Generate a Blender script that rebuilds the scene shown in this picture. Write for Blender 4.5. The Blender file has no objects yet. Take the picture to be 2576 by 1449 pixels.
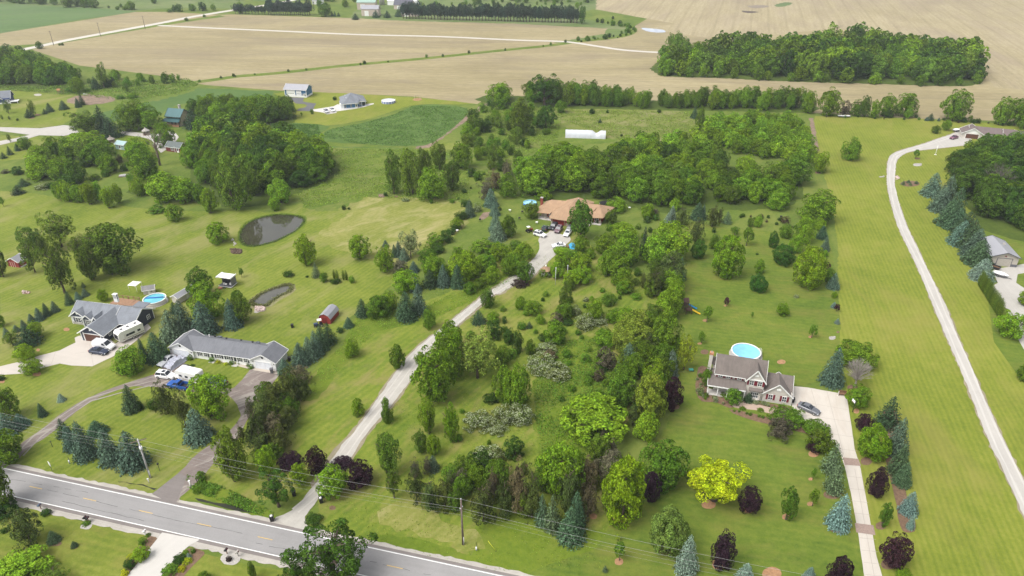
import bpy, bmesh, math, random
import numpy as np
from mathutils import Vector, Matrix
from mathutils.geometry import tessellate_polygon
PI = math.pi
R = math.radians
scene = bpy.context.scene
# ---------------------------------------------------------------- camera, world, sun, exposure
FPX, CX, CY, PITCH, CAMH = 1800.0, 1288.0, 724.5, R(29.4), 100.0   # photo measured at 2576 x 1449
cam_data = bpy.data.cameras.new("camera")
cam_data.sensor_width = 36.0
cam_data.lens = FPX / 2576.0 * 36.0
cam_data.clip_start = 1.0
cam_data.clip_end = 9000.0
cam = bpy.data.objects.new("camera", cam_data)
scene.collection.objects.link(cam)
cam.location = (0, 0, CAMH)
cam.rotation_euler = (PI/2 - PITCH, 0, 0)
scene.camera = cam
world = bpy.data.worlds.new("World")
scene.world = world
world.use_nodes = True
SUN_EL, SUN_AZ = R(56), R(-122)          # azimuth measured from +Y, negative = left of the view
wt = world.node_tree
sky = wt.nodes.new('ShaderNodeTexSky')
sky.sky_type = 'NISHITA'
sky.sun_disc = False
sky.sun_elevation = SUN_EL
sky.sun_rotation = SUN_AZ
sky.air_density = 1.0
sky.dust_density = 4.0
sky.ozone_density = 1.0
hs = wt.nodes.new('ShaderNodeHueSaturation')   # a high thin overcast: the sky light is nearly white
hs.inputs['Saturation'].default_value = 0.18
wt.links.new(sky.outputs[0], hs.inputs['Color'])
wt.links.new(hs.outputs[0], wt.nodes['Background'].inputs['Color'])
wt.nodes['Background'].inputs['Strength'].default_value = 0.15
sd = bpy.data.lights.new("sun", 'SUN')
sd.energy = 1.45
sd.angle = R(34)
sd.color = (1.0, 0.955, 0.88)
sun = bpy.data.objects.new("sun", sd)
scene.collection.objects.link(sun)
sdir = Vector((math.sin(SUN_AZ)*math.cos(SUN_EL), math.cos(SUN_AZ)*math.cos(SUN_EL), math.sin(SUN_EL)))
sun.rotation_euler = sdir.to_track_quat('Z', 'Y').to_euler()
scene.view_settings.view_transform = 'Standard'
scene.view_settings.look = 'None'
scene.view_settings.gamma = 1.0
scene.view_settings.exposure = 0.8
scene.render.engine = 'CYCLES'
COL = scene.collection

# ---------------------------------------------------------------- helpers
def at(ux, uy, z=0.0):
    """ground point (plane z) seen at photo position ux, uy"""
    a = (ux - CX)/FPX; b = (uy - CY)/FPX
    dy = math.cos(PITCH) - b*math.sin(PITCH); dz = -math.sin(PITCH) - b*math.cos(PITCH)
    t = (z - CAMH)/dz
    return Vector((a*t, dy*t, z))
def T(c, r, x, y, z=0.0):
    """same, with x, y read off one of the 4 x 4 enlargements of the photo"""
    return at(c*643.9 + x/4.0, r*362.3 + y/4.0, z)
def pxm(y):            # photo pixels per metre at picture height y
    b = (y - CY)/FPX
    Y = at(CX, y)[1]
    return FPX/(Y*math.cos(PITCH) + CAMH*math.sin(PITCH))
def tag(o, label=None, cat=None, group=None, kind=None):
    if label: o['label'] = label
    if cat: o['category'] = cat
    if group: o['group'] = group
    if kind: o['kind'] = kind
    return o
def empty(name, loc, rz=0.0, label=None, cat=None, group=None):
    o = bpy.data.objects.new(name, None)
    COL.objects.link(o)
    o.empty_display_size = 0.5
    o.location = loc; o.rotation_euler = (0, 0, rz)
    return tag(o, label, cat, group)
def link(name, me, m=None, parent=None):
    o = bpy.data.objects.new(name, me)
    COL.objects.link(o)
    if m is not None and len(me.materials) == 0: me.materials.append(m)
    if parent: o.parent = parent
    return o
class MB:
    """collects boxes, slabs, tubes into one mesh"""
    def __init__(s): s.v = []; s.f = []; s.sm = []
    def add(s, vs, fs, smooth=False):
        n = len(s.v); s.v += [tuple(v) for v in vs]
        s.f += [tuple(i+n for i in f) for f in fs]; s.sm += [smooth]*len(fs); return s
    def box(s, x0, y0, z0, x1, y1, z1, M=None):
        vs = [Vector(p) for p in ((x0,y0,z0),(x1,y0,z0),(x1,y1,z0),(x0,y1,z0),(x0,y0,z1),(x1,y0,z1),(x1,y1,z1),(x0,y1,z1))]
        if M is not None: vs = [M @ v for v in vs]
        return s.add(vs, [(3,2,1,0),(4,5,6,7),(0,1,5,4),(1,2,6,5),(2,3,7,6),(3,0,4,7)])
    def slab(s, poly, t):
        """polygon in space with thickness t downwards"""
        n = len(poly); top = [Vector(p) for p in poly]; bot = [p - Vector((0,0,t)) for p in top]
        fs = [tuple(range(n)), tuple(range(2*n-1, n-1, -1))] + [(i, i+n, (i+1) % n+n, (i+1) % n) for i in range(n)]
        return s.add(top+bot, fs)
    def beam(s, a, b, w, h):
        a = Vector(a); b = Vector(b); d = (b-a).normalized()
        side = d.cross(Vector((0,0,1)))
        if side.length < 1e-3: side = Vector((1,0,0))
        side.normalize(); u = side.cross(d); u.normalize()
        vs = []
        for p in (a, b):
            for (i, j) in ((-1,-1),(1,-1),(1,1),(-1,1)): vs.append(p + side*(w/2*i) + u*(h/2*j))
        return s.add(vs, [(0,1,2,3),(7,6,5,4),(0,4,5,1),(1,5,6,2),(2,6,7,3),(3,7,4,0)])
    def tube(s, pts, rad, n=8, smooth=True, cap=True):
        pts = [Vector(p) for p in pts]
        if not hasattr(rad, '__len__'): rad = [rad]*len(pts)
        vs = []
        ref = Vector((0,0,1)) if abs((pts[-1]-pts[0]).normalized().z) < 0.9 else Vector((1,0,0))
        for i, p in enumerate(pts):
            d = (pts[min(i+1, len(pts)-1)] - pts[max(i-1, 0)]).normalized()
            a = d.cross(ref).normalized(); b = d.cross(a).normalized()
            for k in range(n):
                t = 2*PI*k/n; vs.append(p + (a*math.cos(t) + b*math.sin(t))*rad[i])
        fs = []
        for i in range(len(pts)-1):
            for k in range(n):
                fs.append((i*n+k, (i+1)*n+k, (i+1)*n+(k+1) % n, i*n+(k+1) % n))
        s.add(vs, fs, smooth)
        if cap:
            m = len(s.v) - n*len(pts)
            s.f += [tuple(m+k for k in range(n)), tuple(m+(len(pts)-1)*n+k for k in reversed(range(n)))]; s.sm += [False, False]
        return s
    def cyl(s, x, y, z0, z1, r0, r1=None, n=16):
        return s.tube([(x,y,z0),(x,y,z1)], [r0, r0 if r1 is None else r1], n)
    def mesh(s, name):
        me = bpy.data.meshes.new(name)
        me.from_pydata(s.v, [], s.f); me.polygons.foreach_set('use_smooth', s.sm); me.update()
        bm = bmesh.new(); bm.from_mesh(me); bmesh.ops.recalc_face_normals(bm, faces=bm.faces); bm.to_mesh(me); bm.free()
        return me
    def build(s, name, m, parent=None): return link(name, s.mesh(name), m, parent)
def copy_tree(o, parent=None):
    c = o.copy(); COL.objects.link(c)
    if parent: c.parent = parent
    for ch in KIDS.get(o.name, []): copy_tree(ch, c)
    return c
KIDS = {}
def remember(root):
    KIDS[root.name] = [o for o in COL.objects if o.parent == root]
    for o in KIDS[root.name]: remember(o)

# ---------------------------------------------------------------- materials
def nt(name):
    m = bpy.data.materials.new(name); m.use_nodes = True
    t = m.node_tree; b = t.nodes['Principled BSDF']
    return m, t, b
def N(t, typ, **kw):
    n = t.nodes.new(typ)
    for k, v in kw.items(): setattr(n, k, v)
    return n
def L(t, a, b): t.links.new(a, b)
def ramp(t, fac, stops):
    r = N(t, 'ShaderNodeValToRGB')
    while len(r.color_ramp.elements) < len(stops): r.color_ramp.elements.new(0.5)
    for e, (p, c) in zip(r.color_ramp.elements, stops): e.position = p; e.color = (*c, 1)
    L(t, fac, r.inputs[0]); return r.outputs[0]
def noise(t, vec, scale, detail=4, rough=0.6, dist=0.0):
    n = N(t, 'ShaderNodeTexNoise'); n.inputs['Scale'].default_value = scale
    n.inputs['Detail'].default_value = detail; n.inputs['Roughness'].default_value = rough
    n.inputs['Distortion'].default_value = dist
    if vec is not None: L(t, vec, n.inputs['Vector'])
    return n.outputs[0]
def mapping(t, src, rot=0.0, scale=(1,1,1)):
    m = N(t, 'ShaderNodeMapping', vector_type='TEXTURE'); m.inputs['Rotation'].default_value = (0,0,-rot); m.inputs['Scale'].default_value = tuple(1/k for k in scale)
    L(t, src, m.inputs['Vector']); return m.outputs[0]
def mix(t, fac, a, b, mode='MIX'):
    m = N(t, 'ShaderNodeMix', data_type='RGBA', blend_type=mode)
    if isinstance(fac, float): m.inputs[0].default_value = fac
    else: L(t, fac, m.inputs[0])
    for s, v in ((m.inputs[6], a), (m.inputs[7], b)):
        if isinstance(v, tuple): s.default_value = (*v, 1)
        else: L(t, v, s)
    return m.outputs[2]
def math_(t, op, a, b=None, c=None):
    m = N(t, 'ShaderNodeMath', operation=op)
    for i, v in enumerate((a, b, c)):
        if v is None: continue
        if isinstance(v, (int, float)): m.inputs[i].default_value = v
        else: L(t, v, m.inputs[i])
    return m.outputs[0]
def coord(t, kind='Object'): return N(t, 'ShaderNodeTexCoord').outputs[kind]
def pos(t): return N(t, 'ShaderNodeNewGeometry').outputs['Position']
MATS = {}
def paint(name, col, rough=0.6, var=0.12, scale=1.5, metal=0.0, spec=0.3, bump=0.0):
    """plain painted or mineral surface with weathering"""
    if name in MATS: return MATS[name]
    m, t, b = nt(name)
    p = coord(t)
    n1 = noise(t, p, scale, 5, 0.65); n2 = noise(t, p, scale*9, 3, 0.6)
    f = math_(t, 'ADD', math_(t, 'MULTIPLY', n1, 0.65), math_(t, 'MULTIPLY', n2, 0.35))
    lo = tuple(c*(1-var*1.6) for c in col); hi = tuple(min(1, c*(1+var*1.6)) for c in col)
    L(t, ramp(t, f, [(0.3, lo), (0.7, hi)]), b.inputs['Base Color'])
    b.inputs['Roughness'].default_value = rough; b.inputs['Metallic'].default_value = metal
    b.inputs['Specular IOR Level'].default_value = spec
    if bump:
        bp = N(t, 'ShaderNodeBump'); bp.inputs['Strength'].default_value = bump; L(t, n2, bp.inputs['Height']); L(t, bp.outputs[0], b.inputs['Normal'])
    MATS[name] = m; return m
def shingle(name, col, streak=0.0, metal=False):
    if name in MATS: return MATS[name]
    m, t, b = nt(name)
    p = coord(t)
    n1 = noise(t, p, 0.5, 5, 0.7); n2 = noise(t, mapping(t, p, 0, (2.2, 2.2, 6)), 2.5, 3, 0.7)
    st = noise(t, mapping(t, p, 0, (3.0, 0.35, 0.35)), 1.0, 3, 0.6)
    f = math_(t, 'ADD', math_(t, 'MULTIPLY', n1, 0.4), math_(t, 'ADD', math_(t, 'MULTIPLY', n2, 0.35), math_(t, 'MULTIPLY', st, 0.25)))
    v = 0.10 if metal else 0.30
    L(t, ramp(t, f, [(0.33, tuple(c*(1-v) for c in col)), (0.5, col), (0.68, tuple(min(1, c*(1+v)) for c in col))]), b.inputs['Base Color'])
    b.inputs['Roughness'].default_value = 0.45 if metal else 0.9
    b.inputs['Metallic'].default_value = 0.3 if metal else 0.0
    MATS[name] = m; return m
def grass(name, cols, rot=0.0, stripe=0.0, width=1.6, patch=0.05, dry=None, dryamt=0.5, streak=0.3):
    """cols: dark, middle, light; mowing stripes run along the direction rot"""
    m, t, b = nt(name)
    p = pos(t)
    big = noise(t, p, patch, 5, 0.6, 0.4); mid = noise(t, p, patch*7, 4, 0.65); fine = noise(t, p, 0.9, 6, 0.86)
    al = noise(t, mapping(t, p, -rot, (0.10, 1.0, 1)), 0.8, 5, 0.7)
    f = math_(t, 'ADD', math_(t, 'ADD', math_(t, 'MULTIPLY', big, 0.30), math_(t, 'MULTIPLY', mid, 0.20)), math_(t, 'ADD', math_(t, 'MULTIPLY', fine, 0.50-streak*0.35), math_(t, 'MULTIPLY', al, streak*0.35)))
    if stripe:
        w = N(t, 'ShaderNodeTexWave', wave_type='BANDS', bands_direction='Y'); w.inputs['Scale'].default_value = 0.314/width*0.5*2
        w.inputs['Distortion'].default_value = 2.2; w.inputs['Detail'].default_value = 2; w.inputs['Detail Scale'].default_value = 0.25
        L(t, mapping(t, p, -rot), w.inputs['Vector'])
        f = math_(t, 'ADD', f, math_(t, 'MULTIPLY', math_(t, 'SUBTRACT', w.outputs[1], 0.5), stripe))
    c = ramp(t, f, [(0.385, cols[0]), (0.5, cols[1]), (0.615, cols[2])])
    if dry:
        dn = noise(t, mapping(t, p, -rot, (0.6, 1.3, 1)), patch*1.7, 5, 0.7, 0.6)
        mr = N(t, 'ShaderNodeMapRange'); mr.inputs[1].default_value = 0.48; mr.inputs[2].default_value = 0.67; mr.inputs[4].default_value = dryamt
        L(t, dn, mr.inputs[0]); c = mix(t, mr.outputs[0], c, dry)
    L(t, c, b.inputs['Base Color'])
    b.inputs['Roughness'].default_value = 0.95; b.inputs['Specular IOR Level'].default_value = 0.1
    bp = N(t, 'ShaderNodeBump'); bp.inputs['Strength'].default_value = 0.5; bp.inputs['Distance'].default_value = 0.12
    L(t, noise(t, p, 1.6, 4, 0.8), bp.inputs['Height']); L(t, bp.outputs[0], b.inputs['Normal'])
    MATS[name] = m; return m
def field(name, cols, rot, rowscale=2.0, dark=None, amt=0.5, patch=0.012, tram=0.0):
    m, t, b = nt(name)
    p = pos(t)
    big = noise(t, mapping(t, p, -rot, (0.7, 1.6, 1)), patch, 6, 0.65, 0.5)
    st = noise(t, mapping(t, p, -rot, (0.03, 0.9, 1)), 0.5, 5, 0.7); fine = noise(t, mapping(t, p, -rot, (0.35, 1.0, 1)), rowscale*0.25, 5, 0.8)
    f = math_(t, 'ADD', math_(t, 'MULTIPLY', big, 0.3), math_(t, 'ADD', math_(t, 'MULTIPLY', st, 0.3), math_(t, 'MULTIPLY', fine, 0.4)))
    c = ramp(t, f, [(0.40, cols[0]), (0.5, cols[1]), (0.59, cols[2])])
    if dark:
        dn = noise(t, mapping(t, p, -rot, (0.5, 1.9, 1)), patch*1.1, 6, 0.65, 0.8)
        mr = N(t, 'ShaderNodeMapRange'); mr.inputs[1].default_value = 0.47; mr.inputs[2].default_value = 0.66; mr.inputs[4].default_value = amt
        L(t, dn, mr.inputs[0]); c = mix(t, mr.outputs[0], c, dark)
    if tram:
        w = N(t, 'ShaderNodeTexWave', wave_type='BANDS', bands_direction='Y'); w.inputs['Scale'].default_value = 0.314/14; w.inputs['Distortion'].default_value = .6; w.inputs['Detail Scale'].default_value = .02
        L(t, mapping(t, p, -rot), w.inputs['Vector']); mr = N(t, 'ShaderNodeMapRange'); mr.inputs[1].default_value = 0.90; mr.inputs[2].default_value = 0.99; mr.inputs[4].default_value = tram
        L(t, w.outputs[1], mr.inputs[0]); c = mix(t, mr.outputs[0], c, tuple(k*.7 for k in cols[0]))
    L(t, c, b.inputs['Base Color']); b.inputs['Roughness'].default_value = 1.0; b.inputs['Specular IOR Level'].default_value = 0.05
    bp = N(t, 'ShaderNodeBump'); bp.inputs['Strength'].default_value = 0.35; bp.inputs['Distance'].default_value = 0.2
    L(t, fine, bp.inputs['Height']); L(t, bp.outputs[0], b.inputs['Normal'])
    MATS[name] = m; return m
def roadmat(name, col, rot, var=0.25, rough=0.9, tracks=0.0, trackcol=(0.05,0.05,0.05), patch=0.25):
    m, t, b = nt(name)
    p = pos(t)
    al = noise(t, mapping(t, p, -rot, (0.05, 1, 1)), 1.2, 5, 0.65); bl = noise(t, p, patch, 5, 0.7, 0.5); fi = noise(t, p, 3.0, 3, 0.8)
    f = math_(t, 'ADD', math_(t, 'MULTIPLY', al, 0.35), math_(t, 'ADD', math_(t, 'MULTIPLY', bl, 0.4), math_(t, 'MULTIPLY', fi, 0.25)))
    c = ramp(t, f, [(0.34, tuple(k*(1-var) for k in col)), (0.5, col), (0.66, tuple(min(1, k*(1+var)) for k in col))])
    if tracks:
        dn = noise(t, mapping(t, p, -rot, (0.25, 1.0, 1)), 0.35, 5, 0.7, 0.8)
        mr = N(t, 'ShaderNodeMapRange'); mr.inputs[1].default_value = 0.5; mr.inputs[2].default_value = 0.62; mr.inputs[4].default_value = tracks
        L(t, dn, mr.inputs[0]); c = mix(t, mr.outputs[0], c, trackcol)
    L(t, c, b.inputs['Base Color']); b.inputs['Roughness'].default_value = rough; b.inputs['Specular IOR Level'].default_value = 0.2
    MATS[name] = m; return m
def leafmat(name, bright=1.6, trans=0.38, blossom=None, rough=0.6, attr=False):
    """colour comes from each crown's own object colour, varied leaf by leaf and clump by clump"""
    m, t, b = nt(name)
    t.nodes.remove(b)
    out = t.nodes['Material Output']
    oi = N(t, 'ShaderNodeObjectInfo'); g = N(t, 'ShaderNodeNewGeometry')
    rnd = g.outputs['Random Per Island']
    cl = noise(t, coord(t), 5.0, 3, 0.6)
    cc_ = N(t, 'ShaderNodeMapRange'); cc_.inputs[1].default_value = .3; cc_.inputs[2].default_value = .7; cc_.inputs[3].default_value = .25; cc_.inputs[4].default_value = 1.0; L(t, noise(t, coord(t), 9.0, 2, 0.6), cc_.inputs[0])
    v = math_(t, 'ADD', math_(t, 'MULTIPLY', math_(t, 'POWER', rnd, 1.5), 1.1), math_(t, 'MULTIPLY', cc_.outputs[0], .85))     # about 0.3 .. 1.9
    v = math_(t, 'MULTIPLY', v, bright)
    k = N(t, 'ShaderNodeCombineColor'); 
    for i in range(3): L(t, v, k.inputs[i])
    srcc = oi.outputs['Color']
    if attr: at_ = N(t, 'ShaderNodeAttribute'); at_.attribute_name = 'tint'; srcc = at_.outputs['Color']
    c = mix(t, 1.0, srcc, k.outputs[0], 'MULTIPLY')
    hsv = N(t, 'ShaderNodeHueSaturation'); L(t, c, hsv.inputs['Color'])
    L(t, math_(t, 'ADD', math_(t, 'MULTIPLY', cl, 0.06), 0.47), hsv.inputs['Hue'])
    c = hsv.outputs[0]
    if blossom:
        st = N(t, 'ShaderNodeMath', operation='GREATER_THAN'); st.inputs[1].default_value = 0.62; L(t, rnd, st.inputs[0])
        c = mix(t, st.outputs[0], c, blossom)
    d = N(t, 'ShaderNodeBsdfDiffuse'); tr = N(t, 'ShaderNodeBsdfTranslucent'); mx = N(t, 'ShaderNodeMixShader')
    mx.inputs[0].default_value = trans
    L(t, c, d.inputs[0]); L(t, c, tr.inputs[0]); L(t, d.outputs[0], mx.inputs[1]); L(t, tr.outputs[0], mx.inputs[2]); L(t, mx.outputs[0], out.inputs[0])
    MATS[name] = m; return m
def water(name, col, rough=0.05):
    m, t, b = nt(name)
    p = pos(t)
    L(t, ramp(t, noise(t, p, 0.12, 4), [(0.35, col), (0.7, tuple(c*1.6 for c in col))]), b.inputs['Base Color'])
    b.inputs['Roughness'].default_value = rough; b.inputs['Specular IOR Level'].default_value = 0.8
    bp = N(t, 'ShaderNodeBump'); bp.inputs['Strength'].default_value = 0.12; bp.inputs['Distance'].default_value = 0.05
    L(t, noise(t, p, 1.5, 3), bp.inputs['Height']); L(t, bp.outputs[0], b.inputs['Normal'])
    return m
WHITE = paint('white_paint', (0.74, 0.74, 0.72), 0.5, 0.05)
DARKGLASS = paint('window_glass', (0.03, 0.035, 0.045), 0.2, 0.2, spec=0.35)
BLACK = paint('black_plastic', (0.02, 0.02, 0.022), 0.5, 0.2)
WOOD = paint('brown_wood', (0.16, 0.09, 0.05), 0.8, 0.25)
STONE = paint('grey_stone', (0.36, 0.34, 0.31), 0.9, 0.25, 3)
CONC = paint('concrete_block', (0.42, 0.40, 0.37), 0.9, 0.1)
RUBBER = paint('rubber', (0.02, 0.02, 0.02), 0.9, 0.1)
CHROME = paint('bare_metal', (0.5, 0.5, 0.5), 0.3, 0.1, metal=0.8)
BARK = paint('bark', (0.10, 0.075, 0.055), 0.95, 0.25, 4)
GREYBARK = paint('grey_bark', (0.30, 0.27, 0.24), 0.95, 0.2, 4)
# ---------------------------------------------------------------- ground sheets
def smooth_poly(pts, n=4):
    out = []; m = len(pts)
    for i in range(m):
        p0, p1, p2, p3 = pts[i-1], pts[i], pts[(i+1) % m], pts[(i+2) % m]
        for k in range(n):
            t = k/n
            out.append(0.5*((2*p1) + (-p0+p2)*t + (2*p0-5*p1+4*p2-p3)*t*t + (-p0+3*p1-3*p2+p3)*t*t*t))
    return out
def jitter(pts, amp, step=1.5, seed=1):
    """break a clean outline into an uneven one"""
    rnd = random.Random(seed); out = []; m = len(pts)
    for i in range(m):
        a, b = pts[i], pts[(i+1) % m]; d = b-a; n = max(1, min(60, int(d.length/step)))
        nn = Vector((-d.y, d.x, 0)).normalized() if d.length > 1e-6 else Vector((0,0,0))
        for k in range(n): out.append(a + d*(k/n) + nn*rnd.uniform(-amp, amp))
    return out
SHEETS = []
def sheet(name, pts, z, m, smooth=0, jit=0.0, step=1.5, tile=None, kind='structure', skirt=0.0):
    P = []
    for p in pts:
        q = T(tile[0], tile[1], p[0], p[1]) if tile else at(p[0], p[1])
        P.append(Vector((q.x, q.y, 0)))
    if smooth: P = smooth_poly(P, smooth)
    if jit: P = jitter(P, jit, step, len(name)*7+len(P))
    P = [Vector((p.x, p.y, z)) for p in P]
    tris = tessellate_polygon([P])
    me = bpy.data.meshes.new(name)
    vs = [tuple(p) for p in P]; fs = []
    for t in tris:
        a, b, c = (P[i] for i in t)
        fs.append(tuple(t) if (b-a).cross(c-a).z > 0 else (t[0], t[2], t[1]))
    if skirt:
        n = len(vs); vs += [(p.x, p.y, z-skirt) for p in P]
        fs += [(i, (i+1) % n, (i+1) % n+n, i+n) for i in range(n)]
    me.from_pydata(vs, [], fs); me.update()
    o = link(name, me, m); o['kind'] = kind; SHEETS.append((name, z, P)); return o
LAWN = ((0.084,0.126,0.016),(0.138,0.175,0.024),(0.20,0.222,0.042))
LUSH = ((0.075,0.12,0.012),(0.11,0.158,0.016),(0.15,0.19,0.022))
MEAD = ((0.062,0.10,0.017),(0.10,0.145,0.024),(0.155,0.185,0.038))
DRY = (0.255, 0.225, 0.10)
G_BASE = grass('grass_ground', MEAD, R(60), 0.0, patch=0.03, dry=(0.19,0.20,0.05), dryamt=0.5)
G_LAWN = grass('lawn_left', LAWN, R(60), 0.045, 1.4, 0.035, dry=DRY, dryamt=0.6)
G_STRIPE = grass('lawn_right', ((0.108,0.143,0.017),(0.160,0.190,0.025),(0.216,0.228,0.042)), R(76), 0.06, 1.15, 0.03, dry=(0.225,0.20,0.055), dryamt=0.45, streak=0.5)
G_YARD = grass('lawn_yard', ((0.058,0.102,0.014),(0.104,0.148,0.020),(0.16,0.188,0.032)), R(-12), 0.025, 1.5, 0.05, dry=(0.17,0.15,0.04), dryamt=0.5, streak=0.4)
G_LUSH = grass('grass_lush', LUSH, R(40), 0.0, patch=0.08, dry=(0.15,0.17,0.03), dryamt=0.5)
G_MEAD = grass('grass_meadow', ((0.055,0.095,0.015),(0.10,0.15,0.02),(0.16,0.19,0.035)), R(30), 0.0, patch=0.07, dry=(0.20,0.19,0.07), dryamt=0.5)
G_DRY = grass('grass_dry', ((0.12,0.155,0.025),(0.185,0.20,0.045),(0.26,0.245,0.085)), R(48), 0.03, 1.5, 0.06, dry=(0.36,0.31,0.16), dryamt=0.7)
G_UNDER = grass('grass_undergrowth', ((0.04,0.065,0.012),(0.06,0.09,0.015),(0.09,0.12,0.02)), 0, 0.0, patch=0.1)  # dark green undergrowth covering the woodland floors
TAN = field('field_tan', ((0.215,0.182,0.098),(0.278,0.236,0.133),(0.345,0.295,0.178)), R(-4), 2.0, dark=(0.19,0.155,0.11), amt=0.6, tram=.12)
TAN2 = field('field_tan_rows', ((0.245,0.208,0.122),(0.308,0.262,0.16),(0.365,0.313,0.202)), R(73), 2.0, dark=(0.23,0.185,0.14), amt=0.5, tram=.22)
GREENF = field('field_green', ((0.075,0.125,0.045),(0.10,0.16,0.055),(0.13,0.185,0.07)), R(8), 2.0, dark=(0.12,0.13,0.08), amt=0.5)
SOY = field('field_soy', ((0.055,0.10,0.025),(0.08,0.135,0.034),(0.115,0.17,0.045)), R(18), 3.0)
DIRT = paint('bare_dirt', (0.20, 0.145, 0.105), 1.0, 0.3, 0.4)
MULCH = paint('mulch', (0.15, 0.095, 0.06), 1.0, 0.3, 2.0)
REDMULCH = paint('red_mulch', (0.30, 0.17, 0.09), 1.0, 0.25, 2.0)

me = bpy.data.meshes.new('ground'); S = 7000
me.from_pydata([(-S,-1500,0),(S,-1500,0),(S,S,0),(-S,S,0)], [], [(0,1,2,3)])
link('ground', me, G_BASE)['kind'] = 'structure'

# lawns
sheet('lawn', [(-300,500),(0,480),(150,498),(320,520),(480,532),(640,528),(690,535),(800,490),(900,430),(1000,390),(1110,360),(1180,365),(1100,430),(1060,500),(1130,520),(1180,560),(1060,660),(960,740),(880,800),(830,870),(700,1010),(620,1160),(540,1260),(330,1245),(60,1190),(-300,1130)], .03, G_LAWN, smooth=2, jit=.3)
sheet('lawn', [(1010,770),(1120,740),(1300,620),(1440,560),(1500,640),(1620,700),(1700,900),(1500,1150),(1560,1300),(1530,1470),(1300,1490),(1200,1448),(940,1370),(780,1320),(800,1260),(460,1250),(620,1140),(760,960),(850,880),(1030,780)], .0265, grass('lawn_centre', ((0.08,0.13,0.015),(0.132,0.175,0.022),(0.195,0.22,0.038)), R(55), 0.05, 1.6, 0.06, dry=(0.225,0.19,0.07), dryamt=0.75), smooth=2, jit=.3)
sheet('lawn', [(1690,560),(1830,575),(2050,590),(2090,620),(2110,760),(2110,900),(2060,960),(2000,975),(2010,1060),(2110,1100),(2150,1180),(2190,1470),(2190,1700),(1300,1700),(1250,1478),(1500,1380),(1560,1250),(1640,1120),(1700,1000),(1710,700)], .036, G_YARD, smooth=2, jit=.2)
sheet('lawn', [(2050,292),(2300,298),(2800,330),(3400,700),(3600,1900),(2160,1900),(2180,1470),(2150,1180),(2130,1000),(2110,900),(2108,620),(2092,500),(2060,400),(2040,330)], .033, G_STRIPE, smooth=1, jit=.3)
sheet('lawn', [(-300,1330),(0,1290),(90,1275),(200,1310),(360,1340),(500,1390),(620,1420),(740,1440),(900,1480),(1000,1700),(-300,1700)], .03, grass('lawn_front', ((0.088,0.126,0.016),(0.135,0.168,0.024),(0.19,0.212,0.04)), R(-15), 0.05, 1.5, 0.08, dry=(0.20,0.17,0.05), dryamt=0.5))
sheet('lawn', [(-300,240),(0,225),(130,225),(200,240),(180,300),(120,320),(0,322),(-300,322)], .03, G_LAWN, smooth=2, jit=.4)
sheet('lawn', [(-300,345),(0,340),(100,345),(170,355),(60,400),(0,405),(-300,430)], .03, G_LAWN, smooth=1)
sheet('lawn', [(690,235),(800,232),(1040,245),(1200,262),(1100,262),(1030,266),(960,290),(900,305),(820,316),(700,312),(660,300),(740,275)], .03, G_STRIPE, smooth=2, jit=.3)
sheet('lawn', [(320,340),(420,335),(440,350),(400,390),(420,440),(480,450),(480,470),(380,480),(340,450),(300,380)], .03, G_LUSH, smooth=2)
sheet('lawn', [(2420,560),(2600,585),(2600,1000),(2500,860),(2480,720),(2440,640)], .038, G_YARD, smooth=1)
sheet('dry_grass_plot', [(925,497),(1120,503),(1165,512),(1150,545),(1060,620),(1020,660),(960,660),(900,640),(790,600),(870,545)], .045, G_DRY, smooth=2, jit=1.0, step=2)
# rough vegetation
sheet('meadow', [(700,372),(830,360),(1000,372),(1110,380),(1200,370),(1230,430),(1180,500),(1100,512),(925,495),(850,530),(770,525),(740,480),(850,420)], .042, G_MEAD, smooth=2, jit=1.2)
sheet('meadow', [(1230,262),(1420,272),(1750,280),(1770,350),(1400,365),(1250,420),(1180,370)], .03, G_MEAD, smooth=2, jit=1.2)
sheet('meadow', [(1405,275),(1745,283),(1755,345),(1560,352),(1440,330),(1400,300)], .046, grass('grass_weedy', ((0.08,0.11,0.02),(0.14,0.17,0.035),(0.20,0.205,0.06)), R(5), 0, patch=.06, dry=(0.24,0.21,0.11), dryamt=.8), smooth=2, jit=1.0)
sheet('rough_strip', [(905,790),(960,770),(1040,780),(1100,760),(1240,700),(1300,690),(1280,710),(1120,790),(1070,815),(1010,820),(940,840),(900,880),(860,920),(810,990),(780,1010),(760,1000),(800,930),(860,870)], .042, G_LUSH, smooth=3, jit=.5)
sheet('meadow', [(1340,960),(1420,860),(1520,850),(1560,950),(1560,1100),(1430,1150),(1370,1180),(1350,1080)], .042, G_LUSH, smooth=2, jit=.8)
sheet('rough_strip', [(460,1195),(560,1225),(690,1290),(680,1310),(560,1265),(460,1225)], .04, G_LUSH, smooth=2, jit=.5)
sheet('rough_strip', [(1180,1350),(1300,1290),(1520,1340),(1640,1450),(1450,1480),(1250,1450)], .034, G_LUSH, smooth=2, jit=1)
sheet('rough_strip', [(940,1340),(1080,1365),(1190,1400),(1300,1450),(1240,1440),(1100,1400),(950,1368)], .042, G_LUSH, smooth=2, jit=.4)
sheet('dry_grass_plot', [(980,1270),(1060,1280),(1170,1330),(1220,1370),(1200,1390),(1060,1350),(960,1320)], .045, G_DRY, smooth=2, jit=1.2)
sheet('meadow', [(-200,225),(60,222),(200,215),(330,205),(470,200),(500,215),(470,235),(330,262),(180,240),(0,228)], .0465, G_MEAD, smooth=2, jit=1.5)
sheet('ditch_mud', [(301,1210),(330,1214),(360,1220),(392,1228),(390,1231),(358,1223),(330,1216.5),(301,1212)], .05, paint('wet_mud', (0.02,0.022,0.012), .6), smooth=2, jit=.3)
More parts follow.
